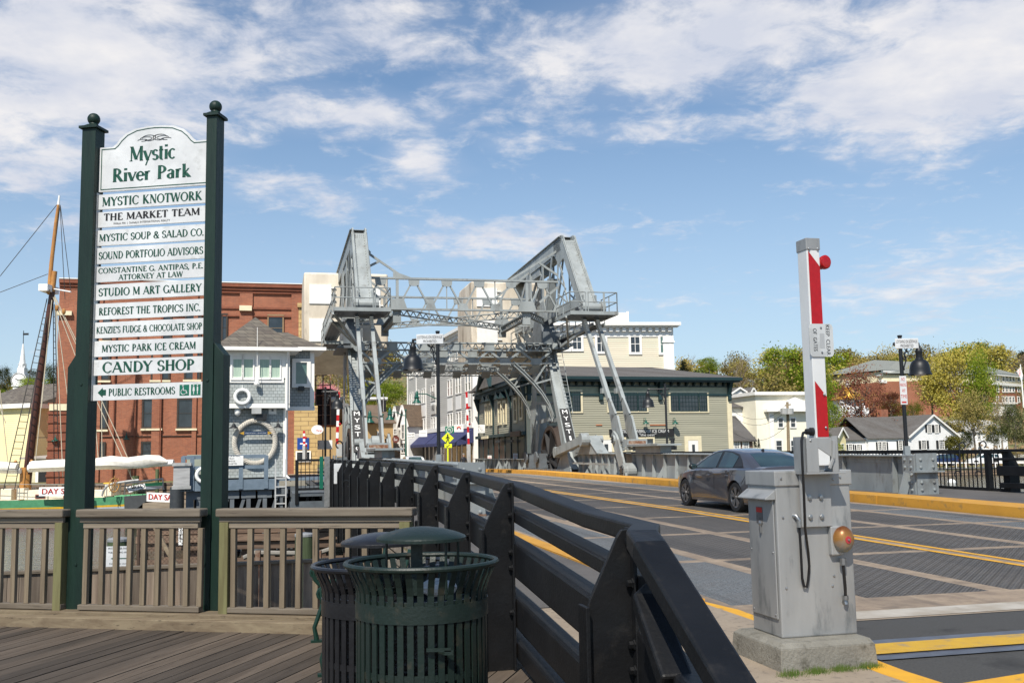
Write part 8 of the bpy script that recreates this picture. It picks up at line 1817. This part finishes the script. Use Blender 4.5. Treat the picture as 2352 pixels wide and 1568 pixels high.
for segs in (((Z2, 340, 110), (Z2, 25, 1490), (Z2, 365, 120), (Z2, 105, 1490)), ((Z2, 385, 150), (Z2, 392, 1450), (Z2, 396, 150), (Z2, 428, 1450))):
    m = M(); (f0x, x0, y0), (f1x, x1, y1), (f2x, x2, y2), (f3x, x3, y3) = segs; d0_, d1_ = BD + 2, (BD + .2 if x1 < 200 else BD + 3.8)
    a0, a1, b0, b1 = P(f0x, x0, y0, d0_), P(f1x, x1, y1, d1_), P(f2x, x2, y2, d0_), P(f3x, x3, y3, d1_); m.tube(a0, a1, .03, n=4); m.tube(b0, b1, .03, n=4)
    for i in range(2, 29): k = i / 29; m.tube(a0.lerp(a1, k), b0.lerp(b1, k), .028, n=4)
    m.build('ratlines', RIGD, sb)
m = M()
for a, b in (((Z1, 410, 880), (Z1, 0, 1395)), ((Z1, 345, 1380), (Z1, 0, 1512)), ((Z1, 436, 880), (Z1, 512, 1500)), ((Z1, 432, 900), (Z1, 352, 1560)), ((Z1, 434, 890), (Z1, 470, 1560))): m.tube(P(*a, BD + 2), P(*b, BD + 2.5), .022, n=4)
builds(m, 'stay', RIGD, sb); m = M()
for a, b in (((Z2, 395, 90), (Z2, 575, 460)), ((Z2, 395, 100), (Z2, 500, 900)), ((Z2, 400, 100), (Z2, 455, 1400)), ((Z2, 400, 110), (Z2, 935, 1285)), ((Z2, 700, 850), (Z2, 960, 1420)), ((Z2, 375, 120), (Z2, 250, 1350)), ((Z2, 360, 260), (Z2, 300, 900)), ((Z2, 690, 1000), (Z2, 712, 1280)), ((Z2, 735, 860), (Z2, 738, 1275)), ((Z2, 0, 770), (Z2, 60, 1340)), ((Z2, 0, 900), (Z2, 40, 1010)), ((Z2, 935, 1290), (Z2, 945, 1400)), ((Z2, 385, 100), (Z2, 545, 520))): m.tube(P(*a, BD + 1.6), P(*b, BD + 1.6), .028, n=4)
builds(m, 'line', RIGL, sb); m = M()
for x, y in ((412, 178), (462, 203), (228, 1295), (112, 1300), (925, 1280), (350, 60)): m.ball(P(Z2, x, y, BD + 1.5), .17, 8, 6, (.7, .7, 1.2))
builds(m, 'block', VARNO, sb)
m = M()
for i in range(13):
    a = hullpt(-1 - i * 1.7, 1)[0]; m.tube(a, a + Vector((0, 0, .75)), .025, n=5)
m.tube(hullpt(-21, 1)[0] + Vector((0, 0, .75)), hullpt(-1, 1)[0] + Vector((0, 0, .75)), .02, n=4); m.build('lifeline', GALV, sb)
def banner(f, x0, y0, x1, y1, tx, lb, d, tw, sl=0):
    fc = Fac(V(*f(x0, y1), d), V(*f(x1, y1), d)); a = fc.uz(*f(x0, y1)); b = fc.uz(*f(x1, y0)); r = thing('banner', lb, 'banner', tuple(fc.M4() @ Vector((0, 0, a[1]))), fc.rz); m = M(fc.M4()); w_, h_ = b[0] - a[0], b[1] - a[1]
    m.prism([(a[0], 0, a[1]), (b[0], 0, a[1] + sl), (b[0], 0, b[1] + sl), (a[0], 0, b[1])], (0, .02, 0)); m.build('cloth', PLASTW, r); m = M(fc.M4()); letters(m, tx, (a[0] + w_ * .06, -.012, a[1] + h_ * .2), (1, 0, sl / w_), (0, 0, 1), w_ * tw, h_ * .62)
    n = len(m.v); m.v = m.v + [v + Vector((.03, 0, 0)) for v in m.v]; m.f = m.f + [tuple(i + n for i in q) for q in m.f]; m.mi = m.mi * 2; m.build('lettering', REDLET, r); return r
banner(ZB, 445, 1178, 1010, 1290, 'DAY SAIL', 'white DAY SAIL banner on the schooner rail, left of the green post', BD - .4, .70)
banner(ZA, 990, 648, 1520, 800, 'DAY SAIL', 'lower DAY SAIL banner on the dock right of the schooner stern', 58, .84, -.12)
# davits and dinghy
m = M(); d = BD + .2; m.path([P(ZA, x, y, d) for x, y in ((290, 720), (310, 640), (360, 570), (460, 520), (700, 485), (870, 465))], .07, 8); m.path([P(ZA, x, y, d + 2.5) for x, y in ((640, 700), (660, 520), (900, 490), (1245, 448), (1255, 620))], .07, 8); builds(m, 'davit', GALV, sb, smooth=True)
dg = thing('dinghy', 'small white and green dinghy hung from the schooner davits', 'boat', tuple(P(ZA, 960, 620, BD + 1))); q = lambda x, y, dd=0: P(ZA, x, y, BD + .6 + dd)
m = M(); m.prism([q(665, 575), q(715, 662), q(978, 600), q(960, 518)], (0, .06, 0)); tr2 = m.build('transom', PLASTW, dg); m = M(); m.poly([q(962, 517), q(1240, 500, 1.2), q(1240, 552, 1.2), q(970, 566)]); m.poly([q(720, 560, 1.6), q(1240, 500, 1.2), q(962, 517)]); m.build('side', mat('dinghy_green', (.02, .16, .08), .4), dg); m = M(); m.poly([q(970, 566), q(1240, 552, 1.2), q(1225, 598, 1.2), q(978, 610)]); m.poly([q(978, 610), q(1225, 598, 1.2), q(1000, 640, .6), q(718, 662, .4)]); m.build('bottom', HULLW, dg)
m = M(); c = q(828, 572) + Vector((0, -.03, 0)); m.path([c + Vector((.52 * math.cos(t_), 0, .22 * math.sin(t_) + .04 * math.cos(t_))) for t_ in [i * .3 for i in range(21)]], .015, 4, closed=True); letters(m, 'ARGIA', c + Vector((-.36, -.01, -.13)), Vector((1, 0, .08)), (0, 0, 1), .72, .2, True); m.build('name_lettering', BLKLET, tr2)
# dock, piles, fender timbers
def pile(px, ytop, d, r, label, mt=None, cap=True):
    a = V(px, ytop, d); o = thing('pile', label, 'pile', (a.x, a.y, -3.5)); m = M(); m.tube((a.x, a.y, -3.5), (a.x, a.y, a.z), r * 1.05, r, 18); m.build('shaft', mt or PILEM, o, smooth=True)
    if cap: m = M(); m.lathe((a.x, a.y, a.z), [(r * 1.04, -.03), (r * 1.04, .01), (r * .9, .03), (0, .05)], 18); m.build('cap', GALV, o)
    return a
PILEM = woodmat('green_pile', (.13, .17, .085), (.06, .08, .04), 2, .7)
k4 = lambda x, y: (x * .3255, (1400 + y / 2.352) * .76563)
a = pile(*k4(832, 512), 17.5, .17, 'green stained pile carrying a white fishing notice'); pile(*k4(2148, 478), 19.5, .18, 'green stained pile seen through the right railing bay')
fcn = Fac(V(*k4(750, 600), 17.3), V(*k4(905, 600), 17.3)); r = thing('fishing_notice', 'white public fishing notice fixed to a green pile behind the railing', 'sign', (a.x, a.y - .2, -.6)); u0, z1 = fcn.uz(*k4(752, 560)); u1, z0 = fcn.uz(*k4(905, 720)); m = M(fcn.M4()); m.box(u0, 0, z0, u1 + .04, -.01, z1); m.build('plate', OFFW, r); W_ = u1 - u0; H2 = z1 - z0
m = M(fcn.M4())
for tx, yy, ww, hh in (('MYSTIC RIVER PARK', .86, .92, .09), ('PUBLIC FISHING AREA', .70, .9, .075), ('Fishing from dock', .2, .8, .08), ('permitted in this area', .07, .95, .075)): letters(m, tx, (u0 + W_ * (1 - ww) / 2 + .02, -.013, z0 + H2 * yy), (1, 0, 0), (0, 0, 1), W_ * ww, H2 * hh)
m.build('lettering', BLKLET, r); m = M(fcn.M4()); zc_ = z0 + H2 * .47; m.box(u0 + W_ * .3, -.013, zc_ - .008, u1 - .03, -.011, zc_ + .008); m.poly([(u0 + W_ * .2, -.012, zc_), (u0 + W_ * .36, -.012, zc_ - .025), (u0 + W_ * .36, -.012, zc_ + .025)]); m.build('arrow', GREENLET, r)
fm_ = Fac(V(*k4(965, 560), 38.2), V(*k4(2330, 560), 38.6)); m = M(fm_.M4()); u0 = fm_.uz(*k4(965, 450))[0]; u1 = fm_.uz(*k4(2420, 450))[0]; zt_ = fm_.uz(*k4(1500, 362))[1]; zb_ = -2.5; n = 6; hh = (zt_ - zb_) / n
for i in range(n):
    if i != 1: m.box(u0 + (0 if i else -.05), -.12 * (i % 2), zb_ + i * hh + .02, u1, .2, zb_ + (i + 1) * hh - .02)
for i in range(9): x_ = u0 + (u1 - u0) * i / 8; m.box(x_, .2, -3.4, x_ + .3, .5, zt_)
solo(m, 'fender_wall', TIMBER, 'stacked brown fender timbers in the water below the control house', 'timber wall')
m = M(fm_.M4()); a = fm_.uz(*k4(1268, 548)); b = fm_.uz(*k4(1300, 355)); m.box(a[0], -.16, a[1], b[0], -.2, b[1]); r = thing('depth_gauge', 'white numbered water depth board on the fender timbers', 'gauge', tuple(fm_.M4() @ Vector((a[0], -.2, a[1])))); m.build('board', PLASTW, r)
m = M(fm_.M4()); w_ = b[0] - a[0]
for i, ch in enumerate('234'): z_ = fm_.uz(*k4(1284, 432 + i * 49))[1]; letters(m, ch, (a[0] + w_ * .22, -.205, z_), (1, 0, 0), (0, 0, 1), w_ * .55, .38)
m.build('numerals', BLKLET, r)
# chain link panel and floating boom on the landing
fl_ = Fac(V(*k4(975, 600), 14), V(*k4(1420, 600), 14)); m = M(fl_.M4()); a = fl_.uz(*k4(975, 700)); b = fl_.uz(*k4(1420, 350)); s_ = .06; i = 0
x = a[0] - (b[1] - a[1])
while x < b[0]:
    for sg_ in (1, -1):
        xx0, xx1 = (x, x + (b[1] - a[1])) if sg_ > 0 else (x + (b[1] - a[1]), x); lo, hi = a[0], b[0]; p0, p1 = Vector((xx0, 0, a[1])), Vector((xx1, 0, b[1])); dx = p1.x - p0.x
        k0 = (lo - p0.x) / dx; k1 = (hi - p0.x) / dx; k0, k1 = max(0, min(k0, k1)), min(1, max(k0, k1))
        if k1 > k0: m.beam(p0.lerp(p1, k0), p0.lerp(p1, k1), .004, .004)
    x += s_
m.beam((a[0], 0, a[1]), (a[0], 0, b[1]), .03, .03); m.beam((b[0], 0, a[1]), (b[0], 0, b[1]), .03, .03); solo(m, 'chain_link_fence', mat('rusty_wire', (.10, .06, .04), .8), 'rusty chain link panel behind the middle railing bay', 'fence')
m = M(); m.path([V(*k4(1062, 365), 13.2), V(*k4(1150, 540), 12.8), V(*k4(1245, 700), 12.4)], .03, 7); solo(m, 'pole', WOODBROWN, 'leaning wooden pole behind the middle railing bay', 'pole')
m = M(); m.path([V(*k4(x, y), 21) for x, y in ((1720, 640), (1800, 605), (2080, 608), (2240, 610), (2330, 580))], .05, 7); solo(m, 'floating_boom', mat('boom_grey', (.33, .30, .25), .8), 'thin grey floating pipe on the water behind the right railing bay', 'pipe')
for px, lb in ((1817, 'rusty stake by the grey floating pipe, on the left'), (2248, 'rusty stake by the grey floating pipe, next to the green pile')): m = M(); c = V(*k4(px, 590), 20.8); m.box(c.x - .05, c.y, -3, c.x + .05, c.y + .08, c.z); solo(m, 'stake', RUST, lb, 'stake')
m = M(); a, b = V(*ZA(930, 830), 60), V(*ZA(1500, 900), 56); m.box(a.x, a.y, a.z - .35, b.x + 3, a.y + 4, a.z); solo(m, 'dock', WOODGREY, 'grey timber dock behind the schooner stern', 'dock')
for px, d, lb in ((1472, 57, 'dark pile at the left end of the control house platform'), (820, 66, 'pale pile behind the schooner helm'), (1160, 66, 'thin dock post behind the hanging dinghy')): yy = {1472: 575, 820: 400, 1160: 295}[px]; a = V(*ZA(px, yy), d); m = M(); m.tube((a.x, a.y, -3.4), (a.x, a.y, a.z), .4 if px == 1472 else .22 if px != 1160 else .12, n=10); solo(m, 'pile', DARKIRON if px == 1472 else PILEM, lb, 'pile', smooth=True)
# ================================================================ street furniture across the bridge
def plate(f, x0, y0, x1, y1, d, mt, tag_, lb, texts=(), dia=False, post=None, name='shop_sign', cat='sign', tm=None, serif=False, disc=False, arm=None):
    fc = Fac(V(*f(x0, y1), d), V(*f(x1, y1), d)); a = fc.uz(*f(x0, y1)); b = fc.uz(*f(x1, y0)); w_, h_ = b[0] - a[0], b[1] - a[1]; cx_, cz_ = a[0] + w_ / 2, a[1] + h_ / 2
    r = thing(name, lb, cat, tuple(fc.M4() @ Vector((cx_, 0, a[1] if not post else 0))), fc.rz); m = M(fc.M4())
    if dia: m.prism([(cx_, 0, a[1]), (b[0], 0, cz_), (cx_, 0, b[1]), (a[0], 0, cz_)], (0, .03, 0))
    elif disc: m.prism([(cx_ + w_ / 2 * math.cos(t_), 0, cz_ + h_ / 2 * math.sin(t_)) for t_ in [i * math.pi / 12 for i in range(24)]], (0, .08, 0))
    else: m.box(a[0], 0, a[1], b[0], .05, b[1])
    p_ = m.build('plate', mt, r); 
    for k, (tx, fx, fy, fw_, fh_) in enumerate(texts): m = M(fc.M4()); letters(m, tx, (a[0] + w_ * fx, -.01, a[1] + h_ * fy), (1, 0, 0), (0, 0, 1), w_ * fw_, h_ * fh_, serif); m.build('lettering', tm or BLKLET, p_)
    if post: q_ = fc.uz(*f(*post)); m = M(fc.M4()); m.box(cx_ - .05, .03, q_[1], cx_ + .05, .1, a[1] + h_ * .3); m.build('post', arm or GALV, r)
    return r, fc, (a, b), p_
plate(Z7, 1065, 968, 1152, 1040, 100, OFFW, '', 'white shop sign reading north swell at the left end of the navy awnings', [('north', .06, .56, .88, .30), ('swell', .06, .1, .88, .30)])
plate(Z7, 1205, 938, 1298, 1018, 98, OFFW, '', 'white shop sign with thin grey writing above the navy awnings', [('Riverlane', .15, .5, .7, .16)], tm=STEEL)
_, fc, (a, b), p_ = plate(Z7, 1512, 893, 1615, 980, 92, SIGNGREEN, '', 'green shop sign with a white monogram above the crossing sign'); m = M(fc.M4()); c = ((a[0] + b[0]) / 2, (a[1] + b[1]) / 2); m.path([(c[0] + .28 * math.cos(t_), -.02, c[1] + .28 * math.sin(t_)) for t_ in [i * .42 for i in range(15)]], .03, 4, closed=True); letters(m, 'RJ', (c[0] - .12, -.02, c[1] - .14), (1, 0, 0), (0, 0, 1), .24, .28, False); m.build('monogram', WHITE, p_)
_, fc, (a, b), p_ = plate(Z7, 1618, 873, 1725, 962, 92, OFFW, '', 'white shop sign with a small rainbow arch beside the green monogram sign', [('FAHERTY', .12, .66, .76, .16)], tm=BUFF); m = M(fc.M4()); c = ((a[0] + b[0]) / 2, a[1] + .28); m.path([(c[0] + .16 * math.cos(t_), -.02, c[1] + .16 * math.sin(t_)) for t_ in [i * math.pi / 8 for i in range(9)]], .05, 5); m.build('arch', REDLET, p_)
plate(Z8, 125, 874, 248, 972, 88, OFFW, '', 'white tea shop sign on the corner of the green building', [('The', .05, .8, .2, .12), ('Spice', .06, .58, .44, .16), ('& Tea', .06, .34, .46, .16), ('Exchange', .06, .08, .86, .18)])
_, fc, (a, b), p_ = plate(Z7, 888, 1005, 972, 1090, 110, mat('maroon_sign', (.13, .03, .02), .5), '', 'round maroon hanging sign near the grey gabled shop house', [('The', .2, .62, .2, .14), ('Emir', .25, .3, .5, .3)], disc=True, tm=WHITE)
_, fc, (a, b), p_ = plate(Z8, 362, 890, 480, 1045, 82, BLKLET, '', 'black arched ice cream sign with a pink cone on the green building', [('ICE CREAM', .06, .04, .88, .13), ('MYSTIC DRAWBRIDGE', .14, .88, .72, .07)], tm=WHITE); cx_ = (a[0] + b[0]) / 2; zz_ = (a[1] + b[1]) / 2
m = M(fc.M4()); m.prism([(cx_ + .30 * math.cos(t_), -.02, zz_ + .12 + .32 * math.sin(t_)) for t_ in [i * math.pi / 12 for i in range(13)]] + [(cx_ - .30, -.02, zz_ - .36), (cx_ + .30, -.02, zz_ - .36)], (0, .01, 0)); m.build('sign_field', CREAM, p_); m = M(fc.M4()); m.ball((cx_, -.03, zz_ + .20), .17, 16, 8, (1.1, .1, .85)); m.build('scoop', mat('pink_scoop', (.75, .30, .25), .6), p_); m = M(fc.M4()); m.prism([(cx_ - .10, -.05, zz_ + .1), (cx_ + .10, -.05, zz_ + .1), (cx_, -.05, zz_ - .33)], (0, .01, 0)); m.build('cone', BUFF, p_); m = M(fc.M4()); m.box(cx_ - .3, -.07, zz_ - .06, cx_ + .3, -.06, zz_ + .03); m.build('ribbon', REDLET, p_)
for x0, x1, y0, y1, lb in ((247, 293, 1237, 1308, 'left small red and white no parking sign before the green shopfront'), (546, 600, 1212, 1298, 'right red and white no parking sign before the green shopfront')):
    plate(Z8, x0, y0, x1, y1, 74 if x0 > 300 else 82, OFFW, '', lb, [('NO', .3, .74, .4, .16), ('PARKING', .12, .52, .76, .16), ('ANY', .25, .3, .5, .14), ('TIME', .22, .1, .56, .14)], name='parking_sign', tm=REDLET, post=((x0 + x1) / 2, 1345))
r, fc, (a, b), p_ = plate(Z7, 1468, 963, 1612, 1107, 80, SIGNYEL, '', 'fluorescent yellow pedestrian crossing sign with arrow plate', dia=True, name='crossing_sign', post=(1560, 1330), arm=SIGNYEL); cx_, cz_ = (a[0] + b[0]) / 2, (a[1] + b[1]) / 2
m = M(fc.M4()); y_ = -.02; m.ball((cx_ + .0, y_, cz_ + .27), .06, 8, 6); m.path([(cx_ + .0, y_, cz_ + .18), (cx_ + .02, y_, cz_ - .02)], .06, 6); m.path([(cx_, y_, cz_ + .15), (cx_ - .14, y_, cz_ + .02), (cx_ - .13, y_, cz_ - .04)], .025, 5); m.path([(cx_, y_, cz_ + .15), (cx_ + .13, y_, cz_ + .05), (cx_ + .16, y_, cz_ - .02)], .025, 5); m.path([(cx_ + .02, y_, cz_ - .02), (cx_ - .04, y_, cz_ - .16), (cx_ - .12, y_, cz_ - .3)], .035, 5); m.path([(cx_ + .02, y_, cz_ - .02), (cx_ + .08, y_, cz_ - .16), (cx_ + .1, y_, cz_ - .32)], .035, 5); m.build('walking_figure', BLKLET, p_)
m = M(fc.M4()); a2 = fc.uz(*Z7(1503, 1148)); b2 = fc.uz(*Z7(1590, 1100)); m.box(a2[0], 0, a2[1], b2[0], .03, b2[1]); ar = m.build('arrow_plate', SIGNYEL, r); m = M(fc.M4()); c = ((a2[0] + b2[0]) / 2, (a2[1] + b2[1]) / 2); m.beam((c[0] + .12, -.015, c[1] + .08), (c[0] - .08, -.015, c[1] - .06), .01, .04); m.poly([(c[0] - .14, -.015, c[1] - .1), (c[0] - .02, -.015, c[1] - .1), (c[0] - .14, -.015, c[1] + .02)]); m.build('arrow', BLKLET, ar)
def fargate(f, x0, y0, x1, y1, cab, d, lb, lean=0):
    a, b = V(*f(x0, y0), d), V(*f(x1, y1), d); r = thing('barrier_gate', lb, 'barrier gate', (b.x, b.y, b.z - 1.5), 0, 'raised red and white barrier gates across the bridge'); n = 9
    for k, mt in ((0, REDTAPE), (1, WHITE)):
        m = M()
        for i in range(k, n, 2): m.beam(a.lerp(b, i / n), a.lerp(b, (i + 1) / n), .16, .10, (0, 1, 0))
        m.build('arm_red' if k == 0 else 'arm_white', mt, r)
    c0, c1 = V(*f(cab[0], cab[3]), d), V(*f(cab[2], cab[1]), d); m = M(); m.box(c0.x, d - .2, c0.z, c1.x, d + .5, c1.z); m.build('cabinet', GALV, r); m = M(); m.ball(a.lerp(b, .3) + Vector((.14, -.05, 0)), .09, 8, 6); m.ball(a.lerp(b, .62) + Vector((.14, -.05, 0)), .09, 8, 6); m.build('red_lamp', REDL, r)
fargate(Z7, 1762, 490, 1787, 1105, (1768, 1105, 1810, 1400), 79, 'raised barrier arm at the far end of the bridge, beside the walking person')
fargate(Z4, 1004, 665, 992, 1040, (990, 1040, 1035, 1130), 62, 'raised barrier arm left of the left bridge tower'); fargate(Z4, 753, 945, 755, 1118, (745, 1050, 765, 1150), 72, 'small raised barrier arm in front of the yellow brick corner')
# green gooseneck lamps of the far street
def lampG(lx, ly, pts, pbase, d, lb):
    base = V(*Z7(pbase[0], pbase[1]), d); r = thing('street_lamp', lb, 'street lamp', (base.x, base.y, base.z), 0, 'green gooseneck street lamps'); q = [V(*Z7(x, y), d) for x, y in pts]
    m = M(); m.tube(base, Vector((base.x, base.y, q[-1].z + .5)), .1, .06, 10); m.ball((base.x, base.y, q[-1].z + .55), .12, 8, 6); m.build('pole', LAMPG, r, smooth=True); m = M(); m.path(q, .045, 6); m.build('arm', LAMPG, r, smooth=True)
    c = V(*Z7(lx, ly), d); s_ = d * .0059; m = M(); m.lathe(c, [(.82 * s_, 0), (.78 * s_, .12 * s_), (.42 * s_, .45 * s_), (.36 * s_, .8 * s_), (.5 * s_, .95 * s_), (.3 * s_, 1.15 * s_), (.28 * s_, 1.7 * s_), (.15 * s_, 1.95 * s_), (0, 2.1 * s_)], 14); m.build('shade', LAMPG, r, smooth=True, sm_ang=40)
lampG(1178, 622, [(1178, 520), (1185, 513), (1290, 515), (1340, 540), (1400, 568), (1440, 568)], (1437, 1320), 84, 'green gooseneck lamp in front of the pale four storey facade'); lampG(862, 818, [(862, 738), (870, 730), (950, 732), (1000, 765), (1055, 770)], (1050, 1262), 100, 'green gooseneck lamp on the left pavement, nearer the round maroon sign'); lampG(625, 852, [(625, 785), (640, 778), (700, 782), (740, 812), (783, 815)], (780, 1245), 112, 'green gooseneck lamp farthest down the street by the buff building')
m = M(); d = 88; a, b = V(*Z7(560, 573), d), V(*Z7(835, 573), d); m.tube(a, b, .17, n=8); r = thing('traffic_signal', 'black traffic signal seen from behind on a grey arm over the street', 'traffic light', tuple(b)); m.build('arm', GALV, r); m = M(); c0, c1 = V(*Z7(742, 727), d), V(*Z7(818, 558), d); m.box(c0.x, d - .1, c0.z, c1.x, d - .05, c1.z); m.box(c0.x + .3, d - .35, c0.z + .3, c1.x - .3, d - .1, c1.z - .3); m.build('backplate', BLKLET, r); m = M(); m.tube(V(*Z7(785, 510), d - .4), V(*Z7(785, 720), d - .4), .04, n=6); m.build('hanger', GALV, r)
m = M(); d = 70; a, b = V(*Z7(175, 580), d), V(*Z7(330, 575), d); m.tube(a, b, .17, n=8); r = thing('traffic_signal', 'black traffic signal hanging left of the left bridge tower', 'traffic light', tuple(b)); m.build('arm', GALV, r); m = M(); c0, c1 = V(*Z7(312, 740), d), V(*Z7(335, 590), d); m.box(c0.x, d - .5, c0.z, c1.x, d + .1, c1.z); m.build('housing', BLKLET, r)
# netted scaffold, banner and oval shop sign left of the tower
r = thing('scaffold', 'dark netted scaffold with orange rails left of the bridge tower', 'scaffold', tuple(V(*Z4(890, 1000), 86))); a, b = V(*Z4(838, 905), 86), V(*Z4(945, 640), 86); m = M(); m.box(a.x, 86, a.z, b.x, 89, b.z); m.build('netting', mat('dark_net', (.05, .03, .025), .95, 0, (.02, .017, .015), 1.2, 1, .8, 3), r); m = M(); t_ = V(*Z4(890, 545), 86).z
for x_ in (a.x, (a.x + b.x) / 2, b.x): m.tube((x_, 85.9, a.z - 6), (x_, 85.9, t_), .06, n=5)
for i in range(6): z_ = a.z + (t_ - a.z) * i / 5; m.tube((a.x, 85.9, z_), (b.x, 85.9, z_), .05, n=5)
m.build('tubes', RUST, r)
m = M(); ORG = mat('orange_rail', (.60, .14, .02), .6); a, b = V(*Z4(870, 905), 84), V(*Z4(985, 915), 84); m.box(a.x, 84, b.z, b.x, 85, a.z); m.build('orange_shelf', ORG, r)
plate(Z4, 805, 1012, 957, 1080, 78, OFFW, '', 'white banner hung across the walkway left of the bridge tower', [('TROVE', .08, .4, .28, .25)], name='banner', cat='banner'); plate(Z4, 805, 903, 893, 970, 70, OFFW, '', 'oval white hanging sign beside the yellow brick corner', [('Mango', .4, .22, .5, .3)], disc=True, tm=REDLET)
# utility pole, flagpole
r = thing('utility_pole', 'wooden utility pole with transformers before the cream hall', 'utility pole', tuple(V(*ZR(728, 930), 95))); m = M(); m.tube(V(*ZR(728, 935), 95), V(*ZR(718, 588), 95), .16, .12, 8); m.beam(V(*ZR(702, 612), 95), V(*ZR(742, 605), 95), .1, .12); m.build('shaft', WOODBROWN, r); m = M()
for x_ in (697, 735): m.tube(V(*ZR(x_, 672), 94.6), V(*ZR(x_, 632), 94.6), .36, n=10)
builds(m, 'transformer', GALV, r)
m = M()
for y_ in (600, 640, 745): p0, p1 = V(*ZR(718, y_), 95), V(*ZR(330, y_ + 40), 95); m.path([p0.lerp(p1, i / 8) - Vector((0, 0, 1.2 * (1 - (2 * i / 8 - 1) ** 2))) for i in range(9)], .02, 4)
builds(m, 'wire', BLKLET, r)
r = thing('flagpole', 'white flagpole with a small flag on the hill at the far right', 'flagpole', tuple(V(*ZT(2322, 830), 225))); m = M(); m.tube(V(*ZT(2322, 830), 225), V(*ZT(2281, 345), 225), .2, .1, 6); m.build('pole', PLASTW, r); m = M(); p0 = V(*ZT(2286, 375), 225); m.poly([p0, p0 + Vector((-1.0, 0, -.9)), p0 + Vector((-.2, 0, -2.6)), p0 + Vector((.4, 0, -2.0))]); m.build('flag', mat('faded_flag', (.6, .25, .25), .8, 0, (.7, .68, .68), 1.2, lo=.45, hi=.5), r)
r = thing('traffic_post', 'black pipe stand on the right sidewalk in front of the green building', 'post', tuple(V(*Z9(1050, 1275), 44))); m = M(); m.tube(V(*Z9(1050, 1280), 44), V(*Z9(1048, 1190), 44), .09, n=8); m.beam(V(*Z9(1020, 1190), 44), V(*Z9(1068, 1190), 44), .08, .1); m.tube(V(*Z9(1074, 1280), 44), V(*Z9(1074, 1245), 44), .06, n=8); m.build('pipe', LAMPBLK, r)
# walking person near the far gate: one continuous skinned body
def person(loc, h, lb, rz=0):
    r = thing('person', lb, 'person', loc, rz); s_ = h / 1.75
    V_ = [((0, 0, .95), .15), ((0, 0, 1.2), .155), ((0, 0, 1.42), .13), ((0, 0, 1.52), .055), ((0, -.01, 1.60), .075), ((0, -.01, 1.70), .085), ((-.09, 0, .88), .10), ((-.10, -.1, .5), .07), ((-.10, .06, .08), .045), ((-.10, -.06, .03), .04), ((.09, 0, .88), .10), ((.10, .1, .5), .07), ((.10, .24, .12), .045), ((.10, .16, .04), .04),
          ((-.2, 0, 1.40), .065), ((-.26, .08, 1.12), .05), ((-.24, -.06, .9), .04), ((-.24, -.1, .82), .035), ((.2, 0, 1.40), .065), ((.26, -.06, 1.12), .05), ((.24, -.2, .95), .04), ((.24, -.26, .9), .035)]
    E_ = [(0, 1), (1, 2), (2, 3), (3, 4), (4, 5), (0, 6), (6, 7), (7, 8), (8, 9), (0, 10), (10, 11), (11, 12), (12, 13), (2, 14), (14, 15), (15, 16), (16, 17), (2, 18), (18, 19), (19, 20), (20, 21)]
    me = bpy.data.meshes.new('body'); me.from_pydata([tuple(c * s_ for c in v) for v, _ in V_], E_, []); o = bpy.data.objects.new('body', me); COL.objects.link(o); o.parent = r
    sk = o.modifiers.new('skin', 'SKIN'); 
    for i, (_, q_) in enumerate(V_): me.skin_vertices[0].data[i].radius = (q_ * s_, q_ * s_)
    me.skin_vertices[0].data[0].use_root = True; o.modifiers.new('sub', 'SUBSURF').levels = 1; o.modifiers[-1].render_levels = 1
    PM = bpy.data.materials.new('dark_jacket_and_skin'); PM.use_nodes = True; t, p = nodes(PM); z = t.sep(t.add('ShaderNodeTexCoord').outputs['Object'])[2]; c = t.mix(t.math('GREATER_THAN', z, .88 * s_), (.10, .06, .05), (.02, .022, .028)); c = t.mix(t.math('GREATER_THAN', z, 1.54 * s_), c, (.45, .27, .19)); t.put(p.inputs['Base Color'], c); me.materials.append(PM)
    m = M(); m.ball((0, .012, 1.735 * s_), .10 * s_, 12, 8, (1, 1.05, .75)); m.build('hair', mat('grey_hair', (.25, .24, .22), .9), r, local=True, smooth=True)
    return r
try:
    me_t = bpy.data.meshes.new('t')
    c = V(*Z7(1728, 1225), 78); gz = c.z - 1.72; person((c.x, c.y, gz), 1.75, 'walking person in a dark jacket beside the far barrier gate', .5)
except Exception as ex: print('person', ex)
